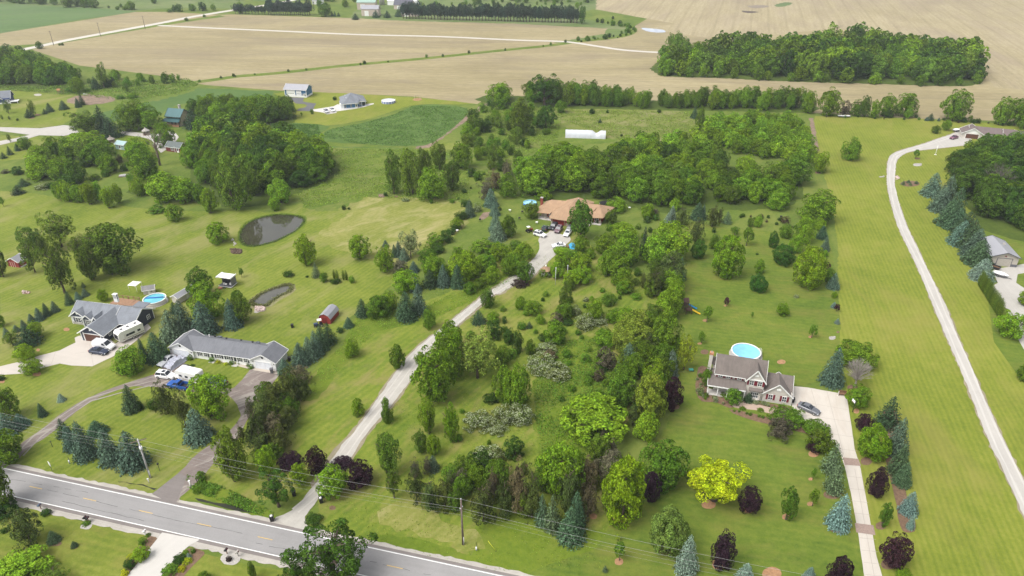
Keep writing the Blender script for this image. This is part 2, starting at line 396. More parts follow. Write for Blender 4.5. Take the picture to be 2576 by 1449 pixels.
sheet('ditch_mud', [(490,1253),(540,1262),(600,1277),(640,1290),(600,1284),(530,1268)], .05, paint('wet_mud', (0.02,0.022,0.012), .6), smooth=2, jit=.3)
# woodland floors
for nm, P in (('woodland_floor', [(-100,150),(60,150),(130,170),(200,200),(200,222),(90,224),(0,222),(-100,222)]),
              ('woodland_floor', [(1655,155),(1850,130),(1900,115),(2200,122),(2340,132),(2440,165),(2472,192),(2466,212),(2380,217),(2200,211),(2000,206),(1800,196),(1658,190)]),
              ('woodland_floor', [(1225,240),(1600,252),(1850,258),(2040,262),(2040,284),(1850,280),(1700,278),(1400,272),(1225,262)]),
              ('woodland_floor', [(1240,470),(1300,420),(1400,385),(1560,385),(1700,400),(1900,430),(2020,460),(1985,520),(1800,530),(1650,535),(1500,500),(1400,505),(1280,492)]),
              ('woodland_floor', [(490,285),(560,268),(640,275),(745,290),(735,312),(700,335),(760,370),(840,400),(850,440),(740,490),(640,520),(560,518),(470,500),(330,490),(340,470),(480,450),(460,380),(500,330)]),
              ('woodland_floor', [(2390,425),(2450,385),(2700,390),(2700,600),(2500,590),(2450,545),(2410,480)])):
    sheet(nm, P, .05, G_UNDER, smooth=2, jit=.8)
# fields
sheet('field', [(80,125),(130,112),(480,45),(580,36),(900,46),(1200,52),(1470,62),(1540,70),(1580,76),(1640,40),(1500,20),(1530,-40),(1560,-120),(3600,-120),(3600,330),(2576,306),(2300,298),(2040,284),(1700,268),(1225,246),(1200,262),(1040,243),(800,232),(700,228),(520,214),(463,206),(400,190),(200,165)], .02, TAN)
sheet('field', [(1620,72),(1700,60),(1490,22),(1520,-40),(1540,-120),(3600,-120),(3600,300),(2500,220),(2480,180),(2400,120),(2100,70),(1850,100),(1780,95)], .026, TAN2, jit=.5, step=6)
sheet('field', [(-300,140),(0,84),(340,30),(420,30),(560,37),(470,47),(110,110),(0,116),(-300,190)], .0155, TAN)
sheet('field', [(-300,-20),(0,6),(160,18),(350,24),(340,30),(200,50),(0,84),(-300,135)], .02, GREENF)
sheet('field', [(600,-40),(640,3),(900,-2),(1250,2),(1500,-20),(1500,-80),(700,-80)], .02, GREENF)
sheet('field', [(1170,-80),(1200,-2),(1480,-4),(1520,-80)], .024, GREENF)
sheet('field', [(340,264),(420,238),(490,222),(640,228),(690,230),(660,250),(560,256),(450,262),(400,290),(330,300),(240,310),(230,290)], .025, grass('grass_crop', ((0.055,0.105,0.028),(0.075,0.13,0.034),(0.10,0.155,0.042)), R(5), 0, patch=.04), smooth=2, jit=.4)
sheet('field', [(808,345),(830,326),(930,306),(1000,285),(1040,267),(1090,262),(1150,268),(1178,276),(1165,300),(1090,358),(1020,368),(900,362),(820,356)], .05, SOY, smooth=3, jit=.3)
sheet('field', [(680,312),(760,310),(830,318),(805,335),(800,360),(830,368),(1000,372),(1070,374),(900,372),(790,368),(700,345)], .045, SOY, smooth=2, jit=.3)
sheet('dirt_patch', [(165,255),(200,240),(240,238),(290,247),(270,258),(210,265)], .055, DIRT, smooth=3, jit=.8)
sheet('dirt_patch', [(1040,375),(1080,372),(1230,262),(1222,258),(1160,300)], .035, DIRT, smooth=0, jit=.6)
sheet('dirt_patch', [(2035,297),(2046,297),(2055,350),(2062,380),(2050,380),(2042,340)], .05, DIRT, smooth=1, jit=.4)
sheet('dirt_patch', [(1206,546),(1216,535),(1233,533),(1228,545),(1216,553),(1205,552)], .05, DIRT, smooth=1)
sheet('dark_soil_patch', [(1865,27),(1900,29),(1908,31),(1880,33)], .06, paint('wet_soil', (0.09,0.07,0.055), 1), smooth=2, jit=.6)
sheet('dark_soil_patch', [(1880,15),(1920,13),(1935,17),(1900,21)], .06, paint('wet_soil2', (0.2,0.165,0.13), 1), smooth=2, jit=.8)
sheet('grass_patch', [(1950,12),(1975,6),(1995,8),(1975,16),(1955,17)], .06, GREENF, smooth=2, jit=.8)
# far countryside
sheet('meadow', [(340,28),(420,20),(590,22),(620,5),(560,-20),(0,-60),(-300,-60),(-300,0),(160,16)], .022, grass('grass_far', ((0.07,0.11,0.035),(0.11,0.155,0.045),(0.16,0.20,0.07)), R(3), 0, patch=.02, dry=(0.2,0.2,0.11), dryamt=.5), smooth=1, jit=2, step=5)
sheet('meadow', [(880,45),(900,20),(1000,0),(1500,-6),(1500,22),(1420,40),(1480,50),(1540,60),(1590,72),(1580,85),(1520,98),(1450,104),(1390,108),(1450,98),(1520,85),(1530,72),(1300,60),(1000,52)], .028, MATS['grass_far'], jit=1.2, step=4)
# hedge banks along the ditches (low green strips in the fields)
def band(name, line, w, z, m, jit=0.0):
    P = [at(*p) for p in line]; P = [Vector((p.x, p.y, 0)) for p in P]; n = len(P)
    if not hasattr(w, '__len__'): w = [w]*n
    l, r = [], []
    for i, p in enumerate(P):
        d = (P[min(i+1, n-1)] - P[max(i-1, 0)]).normalized(); nn = Vector((-d.y, d.x, 0))
        l.append(p + nn*w[i]/2); r.append(p - nn*w[i]/2)
    if jit: 
        rr = random.Random(5)
    vs = [(p.x, p.y, z) for p in l] + [(p.x, p.y, z) for p in r]
    me = bpy.data.meshes.new(name)
    me.from_pydata(vs, [], [(i+n, i+n+1, i+1, i) for i in range(n-1)]); me.update()
    o = link(name, me, m); o['kind'] = 'structure'; return o
def curve(line, k=6):
    P = [Vector((p[0], p[1], 0)) for p in line]; out = []
    for i in range(len(P)-1):
        p0, p1, p2, p3 = P[max(i-1,0)], P[i], P[i+1], P[min(i+2, len(P)-1)]
        for j in range(k):
            t = j/k; q = 0.5*((2*p1) + (-p0+p2)*t + (2*p0-5*p1+4*p2-p3)*t*t + (-p0+3*p1-3*p2+p3)*t*t*t); out.append((q.x, q.y))
    out.append(line[-1]); return out
DITCH1 = curve([(465,210),(530,202),(600,192),(700,184),(850,167),(980,155),(1100,144),(1250,128),(1380,115),(1440,106),(1500,100),(1560,92),(1590,80),(1580,66),(1500,55)])
band('ditch_bank', DITCH1, 7, .035, MATS['grass_meadow'])
band('ditch_bank', curve([(110,113),(300,80),(460,54),(560,40)]), 10, .03, MATS['grass_meadow'])

# roads --------------------------------------------------------------------
RP = Vector((-92.02, 100.33, 0)); RE = Vector((0.96868, -0.24831, 0)); RN = Vector((0.24831, 0.96868, 0)); ROT = math.atan2(RE.y, RE.x)
def rp(s, n, z): p = RP + RE*s + RN*n; return (p.x, p.y, z)
def rstrip(name, s0, s1, n0, n1, z, m):
    me = bpy.data.meshes.new(name); me.from_pydata([rp(s0,n0,z), rp(s1,n0,z), rp(s1,n1,z), rp(s0,n1,z)], [], [(0,1,2,3)]); me.update()
    o = link(name, me, m); o['kind'] = 'structure'; return o
ASPH = roadmat('asphalt_road', (0.25,0.243,0.24), ROT, .14, .9, patch=.12)
SHOULD = roadmat('asphalt_shoulder', (0.18,0.16,0.15), ROT, .2, .95)
GRAV = roadmat('gravel_edge', (0.36,0.335,0.30), ROT, .25, 1.0)
rr = random.Random(3)
def ragged(name, s0, s1, na, nb, z, m):      # gravel verge with an uneven outer edge
    vs, fs = [], []; n = int((s1-s0)/1.0)
    for i in range(n+1):
        s = s0 + i*(s1-s0)/n; vs += [rp(s, na, z), rp(s, nb + rr.uniform(-.22,.22), z)]
    for i in range(n): fs.append((2*i, 2*i+2, 2*i+3, 2*i+1))
    me = bpy.data.meshes.new(name); me.from_pydata(vs, [], fs); me.update(); o = link(name, me, m); o['kind'] = 'structure'
ragged('gravel_verge', -300, 300, 3.2, 4.25, .05, GRAV)
ragged('gravel_verge', -300, 300, -3.4, -4.75, .052, GRAV)
rstrip('road_shoulder', -300, 300, -3.65, 3.5, .058, SHOULD)
rstrip('road', -300, 300, -3.0, 2.95, .066, ASPH)
LINEW = paint('road_line_white', (0.72,0.72,0.70), .7, .12, 2); LINEY = paint('road_line_yellow', (0.50,0.35,0.12), .7, .15, 2)
rstrip('edge_line', -300, 300, 2.63, 2.79, .076, LINEW); rstrip('edge_line', -300, 300, -2.95, -2.79, .076, LINEW)
for k in range(-10, 20): rstrip('centre_dash', 12.2*k, 12.2*k+2.9, -.075, .075, .076, LINEY)
CRK = paint('tar_crack', (0.07,0.07,0.07), .8)
for (s0, n0, s1, n1) in ((4,.15,31,-.35),(31,-.35,47,.1),(-8,.5,12,1.4),(48,-1.4,62,-1.1),(64,.1,92,-.2),(9,-1.6,27,-1.9)):
    b = MB(); c = random.Random(int(s0*7)); n = int((s1-s0)/1.2); pts = []
    for i in range(n+1):
        f = i/n; pts.append((s0+(s1-s0)*f, n0+(n1-n0)*f + c.uniform(-.09,.09)))
    for i in range(n):
        if c.random() < .2: continue
        (sa, na), (sb, nb) = pts[i], pts[i+1]; w = .022+.02*c.random()
        b.add([rp(sa,na-w,.0755), rp(sb,nb-w,.0755), rp(sb,nb+w,.0755), rp(sa,na+w,.0755)], [(0,1,2,3)])
    tag(b.build('road_crack', CRK), kind='structure')
# drives and paths
def drive(name, left, right, z, m, smooth=3, jit=.12):
    return sheet(name, left + right[::-1], z, m, smooth=0 if not smooth else smooth, jit=jit, step=1.0)
GDRIVE = roadmat('gravel_drive', (0.38,0.36,0.325), R(60), .16, 1.0, patch=.3)
GDRIVE2 = roadmat('limestone_drive', (0.39,0.37,0.34), R(76), .13, 1.0, patch=.25)
sheet('gravel_driveway', [(690,1307),(735,1285),(790,1220),(860,1120),(890,1087),(940,1018),(1000,930),(1043,880),(1090,842),(1140,803),(1210,748),(1285,697),(1325,668),(1350,640),(1357,620),(1355,600),(1370,590),(1390,583),(1412,590),(1430,592),(1435,604),(1420,620),(1400,640),(1375,662),(1335,698),(1310,705),(1260,738),(1235,745),(1150,820),(1110,852),(1070,905),(1030,960),(985,1020),(925,1087),(878,1158),(836,1210),(790,1270),(768,1300),(772,1322),(785,1340)], .062, GDRIVE, smooth=3, jit=.12, step=1.0)
LIMEL = [(2414.2, 330.0), (2394.2, 337.5), (2356.7, 350.0), (2321.7, 362.2), (2294.2, 369.8), (2261.7, 379.8), (2241.7, 389.8), (2232.9, 407.3), (2230.9, 457.3), (2235.4, 487.3), (2244.2, 524.8), (2259.2, 572.3), (2281.7, 619.8), (2306.7, 672.3), (2329.2, 724.5), (2356.7, 792.1), (2376.7, 839.6), (2394.2, 879.6), (2419.2, 937.1), (2441.7, 994.6), (2461.7, 1047.1), (2477.9, 1086.8), (2494.2, 1124.4), (2516.7, 1166.9), (2539.2, 1216.9), (2556.7, 1256.9), (2581.7, 1311.9), (2621.7, 1386.9), (2669.2, 1486.9), (2756.7, 1686.9)]
LIMER = [(2801.7, 1686.9), (2714.2, 1486.9), (2664.2, 1386.9), (2621.7, 1306.9), (2576.7, 1209.4), (2561.7, 1181.9), (2536.7, 1131.9), (2515.4, 1086.9), (2496.7, 1047.1), (2479.2, 1007.1), (2454.2, 949.6), (2431.7, 894.6), (2407.9, 844.6), (2394.2, 807.1), (2379.2, 767.1), (2356.7, 724.6), (2336.7, 684.8), (2311.7, 629.8), (2284.2, 574.8), (2266.7, 524.8), (2254.2, 487.3), (2250.4, 462.3), (2254.2, 412.3), (2261.7, 397.3), (2281.7, 384.8), (2311.7, 378.6), (2394.2, 369.8), (2441.7, 362.2), (2441.7, 347.5)]
sheet('limestone_driveway', LIMEL + LIMER, .062, GDRIVE2, smooth=2, jit=.12, step=1.2)
GEDGE = roadmat('worn_edge', (0.23,0.20,0.135), R(76), .3, 1.0)
sheet('worn_edge', [(x-.6-max(0,y-380)*.0045, y-(1.2 if y < 380 else 0)) for x, y in LIMEL] + [(x+.6+max(0,y-380)*.0045, y+(1.2 if y < 380 else 0)) for x, y in LIMER], .0475, GEDGE, smooth=2, jit=.3, step=1.0)
sheet('worn_edge', [(780,1215),(850,1120),(882,1087),(934,1018),(995,930),(1040,878),(1088,839),(1138,800),(1208,745),(1283,694),(1323,664),(1350,650),(1380,664),(1338,702),(1312,709),(1262,742),(1238,749),(1154,824),(1114,856),(1074,909),(1034,964),(990,1024),(930,1091),(883,1162),(841,1214),(820,1230)], .0475, GEDGE, smooth=3, jit=.25, step=1.0)
ASPD = roadmat('old_asphalt', (0.175,0.145,0.13), R(40), .28, .95, tracks=.75, trackcol=(0.33,0.30,0.265), patch=.3)
sheet('asphalt_driveway', [(28,1146),(50,1120),(95,1087),(150,1045),(215,1005),(300,970),(380,945),(400,938),(420,905),(462,893),(470,905),(455,935),(500,955),(560,975),(590,975),(625,935),(640,925),(694,935),(700,945),(670,985),(640,1010),(630,1040),(600,1100),(560,1140),(500,1210),(455,1250),(445,1262),(388,1246),(400,1240),(450,1190),(500,1140),(560,1100),(598,1060),(604,1040),(590,1010),(560,990),(480,985),(430,978),(360,972),(320,975),(250,1000),(180,1045),(130,1090),(70,1130),(40,1162)], .06, ASPD, smooth=3, jit=.12, step=1.0)
sheet('asphalt_driveway', [(382,1243),(450,1190),(470,1200),(445,1263),(420,1262)], .064, SHOULD, smooth=0)
CONCD = roadmat('concrete_drive', (0.45,0.41,0.365), R(-15), .07, .85, patch=.15)
sheet('concrete_driveway', [(-300,990),(0,922),(60,908),(100,895),(150,882),(190,862),(188,850),(200,845),(275,850),(290,865),(318,845),(345,825),(372,815),(380,825),(340,860),(300,890),(232,922),(180,920),(150,915),(110,925),(60,940),(0,944),(-300,1020)], .064, CONCD, jit=.03)
sheet('concrete_driveway', [(408,1340),(424,1343),(500,1357),(500,1360),(478,1372),(466,1382),(440,1410),(400,1455),(330,1560),(240,1560),(320,1450),(395,1357)], .075, roadmat('pale_concrete', (0.46,0.44,0.41), R(60), .06, .85), jit=.02)
HCONC = roadmat('house_concrete', (0.48,0.44,0.39), R(76), .07, .85, tracks=.35, trackcol=(0.40,0.34,0.28), patch=.2)
sheet('concrete_driveway', [(1998,972),(2030,975),(2125,992),(2130,1000),(2140,1060),(2150,1130),(2165,1180),(2185,1290),(2205,1400),(2222,1460),(2260,1700),(2200,1700),(2175,1460),(2157,1330),(2140,1240),(2125,1175),(2110,1130),(2085,1110),(2060,1080),(2020,1060),(1995,1035),(1990,1010)], .064, HCONC, jit=.03)
JOINT = paint('joint_line', (0.33,0.29,0.25), .9)
def joints(lines, w=.035, z=.07, name='slab_joint'):
    for a, b in lines:
        A = at(*a); B = at(*b); d = (B-A).normalized(); n = Vector((-d.y, d.x, 0))*w
        me = bpy.data.meshes.new(name); me.from_pydata([(p.x, p.y, z) for p in (A-n, B-n, B+n, A+n)], [], [(0,1,2,3)]); me.update()
        link(name, me, JOINT)['kind'] = 'structure'
joints([((2040,978),(2098,1168)),((2080,985),(2130,1172)),((2012,1010),(2135,1032)),((2020,1044),(2142,1062)),((2075,1090),(2148,1100)),((2092,1128),(2156,1135)),((2150,1180),(2200,1455))]
       + [((2128+i*6.4, 1198+i*31), (2171+i*6.4, 1203+i*31)) for i in range(9)])
joints([((390,1378),(452,1392)),((352,1425),(424,1440)),((450,1352),(380,1460)),((140,885),(130,915)),((225,865),(235,920)),((190,890),(330,868))])
PAVER = paint('paver_band', (0.27,0.20,0.17), .9, .2, 4)
sheet('paver_band', [(2120,1151),(2159,1155),(2166,1173),(2125,1170)], .071, PAVER); sheet('paver_band', [(2150,1316),(2197,1322),(2202,1347),(2154,1340)], .071, PAVER)
sheet('footpath', [(1888,1013),(1905,1018),(1960,1030),(1995,1035),(1990,1048),(1960,1046),(1900,1032),(1860,1028),(1840,1020),(1862,1008)], .06, roadmat('path_pavers', (0.38,0.29,0.23), 0, .15), smooth=2)
sheet('footpath', [(544,903),(560,905),(640,922),(723,938),(716,944),(640,932),(560,912),(535,906)], .0665, roadmat('path_concrete', (0.42,0.37,0.31), 0, .15))
sheet('footpath', [(1395,566),(1408,570),(1400,586),(1388,594),(1380,584)], .06, MATS['path_concrete']); sheet('footpath', [(1483,552),(1500,548),(1480,572),(1468,574)], .06, MATS['path_concrete'])
sheet('limestone_driveway', [(2500,677),(2536,672),(2576,664),(2620,680),(2560,690),(2556,712),(2600,740),(2620,800),(2600,860),(2576,830),(2540,780),(2500,760),(2488,725),(2510,712),(2500,690)], .064, GDRIVE2, smooth=1)
sheet('concrete_driveway', [(2536,785),(2556,790),(2576,830),(2620,900),(2700,1000),(2640,1000),(2576,880),(2545,825)], .06, GDRIVE2, smooth=1)
sheet('concrete_driveway', [(787,275.6),(811.6,272),(838.8,267.7),(850,262),(866,268),(900,264),(922,262),(940,259.5),(941,262),(928,266),(905,272),(866,277.8),(846,280.6),(847,284),(823,287.8),(813,283.5),(788.7,280)], .062, roadmat('far_concrete', (0.5,0.48,0.45), 0, .06))
sheet('asphalt_driveway', [(727.8,244.8),(765.7,246.2),(761.4,254.8),(771.5,257.7),(795.8,260.6),(790,269),(787,280),(745.7,279),(751.4,273.5),(767,270.6),(773,266),(767,262),(744,260.6),(737,254.8)], .0575, roadmat('dark_asphalt', (0.115,0.115,0.12), 0, .1), smooth=1)
sheet('gravel_driveway', [(-200,312),(0,320),(100,323),(160,315),(185,317),(200,335),(160,342),(80,340),(0,330),(-200,326)], .062, GDRIVE2, smooth=1)
sheet('gravel_driveway', [(310,330),(360,335),(400,336),(430,330),(450,345),(430,365),(405,385),(392,365),(375,350),(340,343),(305,338)], .062, GDRIVE2, smooth=2)
sheet('footpath', [(80,338),(100,340),(60,352),(0,365),(-30,368),(-30,360),(40,348)], .0575, GDRIVE2)
FARG = roadmat('far_gravel', (0.47,0.44,0.39), R(20), .06, 1.0)
band('gravel_road', curve([(-200,190),(-60,150),(110,114),(170,101),(300,77),(405,58),(480,43),(590,25),(700,8),(760,-4),(900,-25)]), 7.5, .05, FARG)
band('gravel_track', curve([(398,64),(560,72),(700,78),(900,87),(1100,92),(1300,101),(1420,105),(1500,116),(1560,125),(1620,130),(1662,132)]), 4.5, .055, FARG)
# water
sheet('pond_bank', [(598,590),(612,562),(650,545),(700,536),(745,538),(772,548),(762,575),(720,605),(670,622),(625,630),(600,618)], .052, G_LUSH, smooth=3, jit=.3)
W1 = water('pond_water', (0.035,0.034,0.022), .02); W2 = water('pond_water_grey', (0.06,0.058,0.045), .06)
sheet('pond', [(603,593),(618,566),(650,550),(695,541),(740,543),(765,552),(752,575),(718,596),(685,610),(640,620),(612,615)], .06, W1, smooth=3)
sheet('pond_bank', [(628,757),(650,738),(690,720),(722,712),(742,716),(738,735),(700,757),(672,775),(640,778),(627,770)], .054, paint('bank_weeds', (0.20,0.19,0.09), 1, .3, 1), smooth=3, jit=.4)
sheet('pond', [(634,760),(655,741),(692,725),(722,717),(734,721),(728,734),(695,750),(672,768),(650,771),(638,767)], .062, W2, smooth=3)
sheet('puddle', [(1613,70),(1640,72),(1668,75),(1674,81),(1650,82),(1625,78)], .06, water('puddle_water', (0.3,0.33,0.38), .1), smooth=2)
def tracks(line, offs, w, m, z=.068):
    for off in offs:
        P = [at(*p) for p in line]; n = len(P); vs = []; rq = random.Random(int(off*10)+n); ph = rq.uniform(0, 6)
        Q = []
        for i in range(n-1):
            k = max(1, int((P[i+1]-P[i]).length/2)); Q += [P[i].lerp(P[i+1], j/k) for j in range(k)]
        Q.append(P[-1])
        for i, p in enumerate(Q):
            d = (Q[min(i+1, len(Q)-1)]-Q[max(i-1, 0)]).normalized(); nn = Vector((-d.y, d.x, 0)); o_ = off+.12*math.sin(i*.4+ph); ww = w*(.65+.35*math.sin(i*.9+ph)*math.sin(i*.23)+rq.uniform(-.15,.15))
            a, b = p+nn*(o_-ww/2), p+nn*(o_+ww/2); vs += [(a.x,a.y,z),(b.x,b.y,z)]
        me = bpy.data.meshes.new('wheel_track'); me.from_pydata(vs, [], [(2*i,2*i+2,2*i+3,2*i+1) for i in range(len(Q)-1)]); me.update(); link('wheel_track', me, m)['kind'] = 'structure'
CLINE = [(742,1285),(795,1240),(860,1150),(905,1087),(958,1018),(1018,935),(1058,885),(1100,845),(1150,808),(1222,748),(1298,702),(1332,672)]
tracks(CLINE, (-.75,.75), .55, roadmat('drive_track', (0.44,0.415,0.38), R(60), .14, 1.0, patch=.4))
tracks(LIMEL, (1.0,2.5), .6, roadmat('limestone_track', (0.45,0.43,0.40), R(76), .10, 1.0, patch=.4))
tracks([(48,1146),(95,1098),(160,1050),(225,1006),(300,984),(390,962)], (-.8,.8), .5, roadmat('asphalt_track', (0.26,0.235,0.21), R(40), .2))
# beds of mulch under trees etc.
def mulch(c, r, x, y, w, h=None, m=None):
    k = 10; h = h or w*.5
    sheet('mulch_ring', [(c*643.9+(x+w/2*math.cos(2*PI*i/k))/4, r*362.3+(y+h/2*math.sin(2*PI*i/k))/4) for i in range(k)], .057, m or MULCH, smooth=2, jit=.05, step=.4)
for a in ((0,2,670,418,65,35,REDMULCH),(0,2,370,865,90,50,REDMULCH),(0,2,180,597,60,35,REDMULCH),(0,2,20,940,60,40,REDMULCH),(0,2,385,625,40,30,REDMULCH),(0,2,400,485,40,30,REDMULCH),(0,2,1480,335,60,30,REDMULCH),
          (0,3,550,1120,150,60),(0,3,750,1160,70,30),(2,3,1980,730,150,90,REDMULCH),(2,3,2378,790,95,60,REDMULCH),(2,3,1077,1305,90,75,REDMULCH),(2,3,2080,1330,140,110,REDMULCH),(2,3,1090,880,170,60,REDMULCH),(2,3,1545,1200,140,60),(2,3,820,850,80,60,REDMULCH),
          (3,3,180,855,80,60,REDMULCH),(3,3,425,725,68,42,REDMULCH),(3,3,430,475,50,30,REDMULCH),(3,3,1135,945,110,80),(3,3,1065,600,110,80),(3,3,1215,1330,160,110),(3,3,990,295,120,80),(3,3,460,220,110,70,REDMULCH),(3,3,40,1430,200,140,REDMULCH),(3,3,650,630,190,90),(3,3,700,985,150,60),
          (2,2,1942,328,50,25,REDMULCH),(2,2,1890,560,50,20,REDMULCH),(2,2,2150,178,40,18,REDMULCH),(2,2,1938,645,85,50),(3,2,428,492,45,25,REDMULCH),(3,2,135,745,90,45,REDMULCH),(3,2,645,505,65,35,STONE),(3,2,705,445,35,20),(3,2,850,1000,110,50),(3,2,890,1240,60,50,REDMULCH),
          (3,1,505,288,70,25),(3,1,1505,148,60,20),(3,1,1505,210,90,30,STONE),(3,1,1430,400,200,60),(3,1,2460,1300,60,20),(0,0,310,1185,80,25),(0,0,380,1155,60,20),(0,1,2375,1082,120,55),(1,1,1270,525,60,30),(1,1,1410,530,50,15),(0,2,265,45,90,35),(1,3,770,765,70,45),(2,2,1640,1195,100,60),(0,0,380,955,80,22,STONE)):
    mulch(*a)
sheet('mulch_bed', [(3*643.9+x/4, 3*362.3+y/4) for x, y in ((1160,-200),(1190,300),(1250,560),(1290,730),(1330,950),(1390,1010),(1470,1000),(1480,900),(1420,800),(1380,520),(1360,300),(1300,-200))], .057, MULCH, smooth=2, jit=.1)
sheet('mulch_bed', [(x, y) for x, y in ((378,1348),(402,1360),(392,1380),(345,1420),(325,1445),(318,1445),(330,1400),(352,1375))], .057, MULCH, smooth=2, jit=.1)
sheet('mulch_bed', [(480,1378),(508,1385),(514,1395),(480,1430),(450,1460),(405,1460),(440,1420),(462,1390)], .057, MULCH, smooth=2, jit=.1)
sheet('mulch_bed', [(1757,925),(1778,925),(1783,985),(1800,992),(1880,1005),(1912,1012),(1985,1024),(1988,1032),(1900,1020),(1875,1014),(1850,1020),(1836,1028),(1800,1012),(1765,1010),(1750,985),(1752,950)], .057, MULCH, smooth=2, jit=.1)
sheet('mulch_bed', [(1840,1030),(1900,1042),(1960,1056),(2000,1062),(2040,1085),(2040,1095),(1980,1078),(1900,1060),(1845,1040)], .057, MULCH, smooth=2, jit=.1)
sheet('stone_bed', [(557,1400),(570,1391),(592,1394),(606,1402),(595,1420),(575,1421),(558,1415)], .057, STONE, smooth=2, jit=.1)
sheet('stone_bed', [(202,1326),(210,1315),(230,1315),(232,1322),(224,1331),(208,1331)], .057, STONE, smooth=2, jit=.1)
sheet('stone_bed', [(640,783),(645,775),(664,773),(668,777),(650,786),(642,788)], .064, STONE, smooth=2, jit=.2)
# ---------------------------------------------------------------- buildings
def frame(name, o, xr, label, cat, group=None):
    a = at(*o); b = at(*xr)
    return empty(name, a, math.atan2(b.y-a.y, b.x-a.x), label, cat, group)
def walls(root, m, blocks, name='wall'):
    b = MB()
    for (x0, y0, x1, y1, h) in blocks: b.box(x0, y0, 0, x1, y1, h)
    return b.build(name, m, root)
def gable(root, m, x0, y0, x1, y1, ze, zr, axis='x', ov=.4, trim=None, wall=None, th=.16, ovg=None, name='roof'):
    """two roof slopes over a rectangle, ridge along axis; gable ends filled and trimmed"""
    g = ov if ovg is None else ovg
    b = MB()
    if axis == 'x':
        ym = (y0+y1)/2; s = (zr-ze)/(ym-y0); e = ze - s*ov
        b.slab([(x0-g,y0-ov,e),(x1+g,y0-ov,e),(x1+g,ym,zr),(x0-g,ym,zr)], th); b.slab([(x0-g,ym,zr),(x1+g,ym,zr),(x1+g,y1+ov,e),(x0-g,y1+ov,e)], th)
        ends = [((x,y0,ze),(x,y1,ze),(x,ym,zr-.03)) for x in (x0+.02, x1-.02)]
        rakes = [((x,y0-ov,e-.02),(x,ym,zr-.02),(x,y1+ov,e-.02)) for x in (x0-g-.03, x1+g+.03)]
        eav = [((x0-g,y,e-.08),(x1+g,y,e-.08)) for y in (y0-ov-.04, y1+ov+.04)]
    else:
        xm = (x0+x1)/2; s = (zr-ze)/(xm-x0); e = ze - s*ov
        b.slab([(x0-ov,y0-g,e),(xm,y0-g,zr),(xm,y1+g,zr),(x0-ov,y1+g,e)], th); b.slab([(xm,y0-g,zr),(x1+ov,y0-g,e),(x1+ov,y1+g,e),(xm,y1+g,zr)], th)
        ends = [((x0,y,ze),(x1,y,ze),(xm,y,zr-.03)) for y in (y0+.02, y1-.02)]
        rakes = [((x0-ov,y,e-.02),(xm,y,zr-.02),(x1+ov,y,e-.02)) for y in (y0-g-.03, y1+g+.03)]
        eav = [((x,y0-g,e-.08),(x,y1+g,e-.08)) for x in (x0-ov-.04, x1+ov+.04)]
    r = b.build(name, m, root)
    if wall:
        for i, t in enumerate(ends):
            w = MB()
            d = Vector((.04,0,0)) if axis == 'x' else Vector((0,.04,0)); d = d if i == 0 else -d
            w.add(list(t) + [Vector(p)+d for p in t], [(0,1,2),(5,4,3),(0,3,4,1),(1,4,5,2),(2,5,3,0)])
            w.build('gable_wall', wall, root)
    if trim:
        t = MB()
        for a, c, d in rakes: t.beam(a, c, .05, .24); t.beam(c, d, .05, .24)
        for a, c in eav: t.beam(a, c, .06, .17)
        t.build('roof_trim', trim, root)
    return r
def roofpolys(root, m, polys, th=.15, name='roof'):
    b = MB()
    for p in polys: b.slab(p, th)
    return b.build(name, m, root)
FACES = {'-y': 0.0, '+y': PI, '-x': -PI/2, '+x': PI/2}
def wframe(x, y, z, face):   # local frame: X along the wall, -Y outwards
    return Matrix.Translation((x, y, z)) @ Matrix.Rotation(FACES[face], 4, 'Z')
def window(root, x, y, z, w, h, face='-y', fm=None, shut=None, bars=1, cross=1, glass=None):
    M = wframe(x, y, z, face); f = .09
    b = MB()
    for (a, c, d, e) in ((-w/2-f,-w/2,-f,h+f),(w/2,w/2+f,-f,h+f),(-w/2,w/2,-f,0),(-w/2,w/2,h,h+f)): b.box(a,-.10,d,c,.02,e,M)
    for i in range(bars): xx = -w/2 + w*(i+1)/(bars+1); b.box(xx-.035,-.085,0,xx+.035,-.045,h,M)
    for i in range(cross): zz = h*(i+1)/(cross+1); b.box(-w/2,-.08,zz-.03,w/2,-.045,zz+.03,M)
    o = b.build('window', fm or WHITE, root)
    p = MB().box(-w/2,-.045,0,w/2,.015,h,M).build('pane', glass or DARKGLASS, o)
    if shut:
        for s in (-1, 1):
            x0 = s*(w/2+f+.03); x1 = x0 + s*.42; q = MB().box(min(x0,x1),-.09,-.06,max(x0,x1),.01,h+.06,M)
            for k in range(7): q.box(min(x0,x1)+.05,-.105,.02+k*h/7,max(x0,x1)-.05,-.088,.02+k*h/7+h/14,M)
            q.build('shutter', shut, root)
    return o
def gdoor(root, x, y, w, h, face='-y', m=WHITE, fm=WHITE, rows=4, lite=False):
    M = wframe(x, y, 0, face); b = MB()
    for k in range(rows): b.box(-w/2,-.05,.02+k*h/rows,w/2,.02,(k+1)*h/rows-.03,M)
    b.box(-w/2,-.03,.01,w/2,.01,h-.01,M)
    d = b.build('garage_door', m, root)
    f = MB()
    f.box(-w/2-.16,-.09,0,-w/2,.02,h+.16,M); f.box(w/2,-.09,0,w/2+.16,.02,h+.16,M); f.box(-w/2,-.09,h,w/2,.02,h+.16,M); f.build('door_frame', fm, root)
    if lite:
        q = MB()
        for k in range(int(w/.8)): q.box(-w/2+.15+k*.8,-.065,h*.52,-w/2+.65+k*.8,-.045,h*.62,M)
        q.build('door_lights', DARKGLASS, d)
    return d
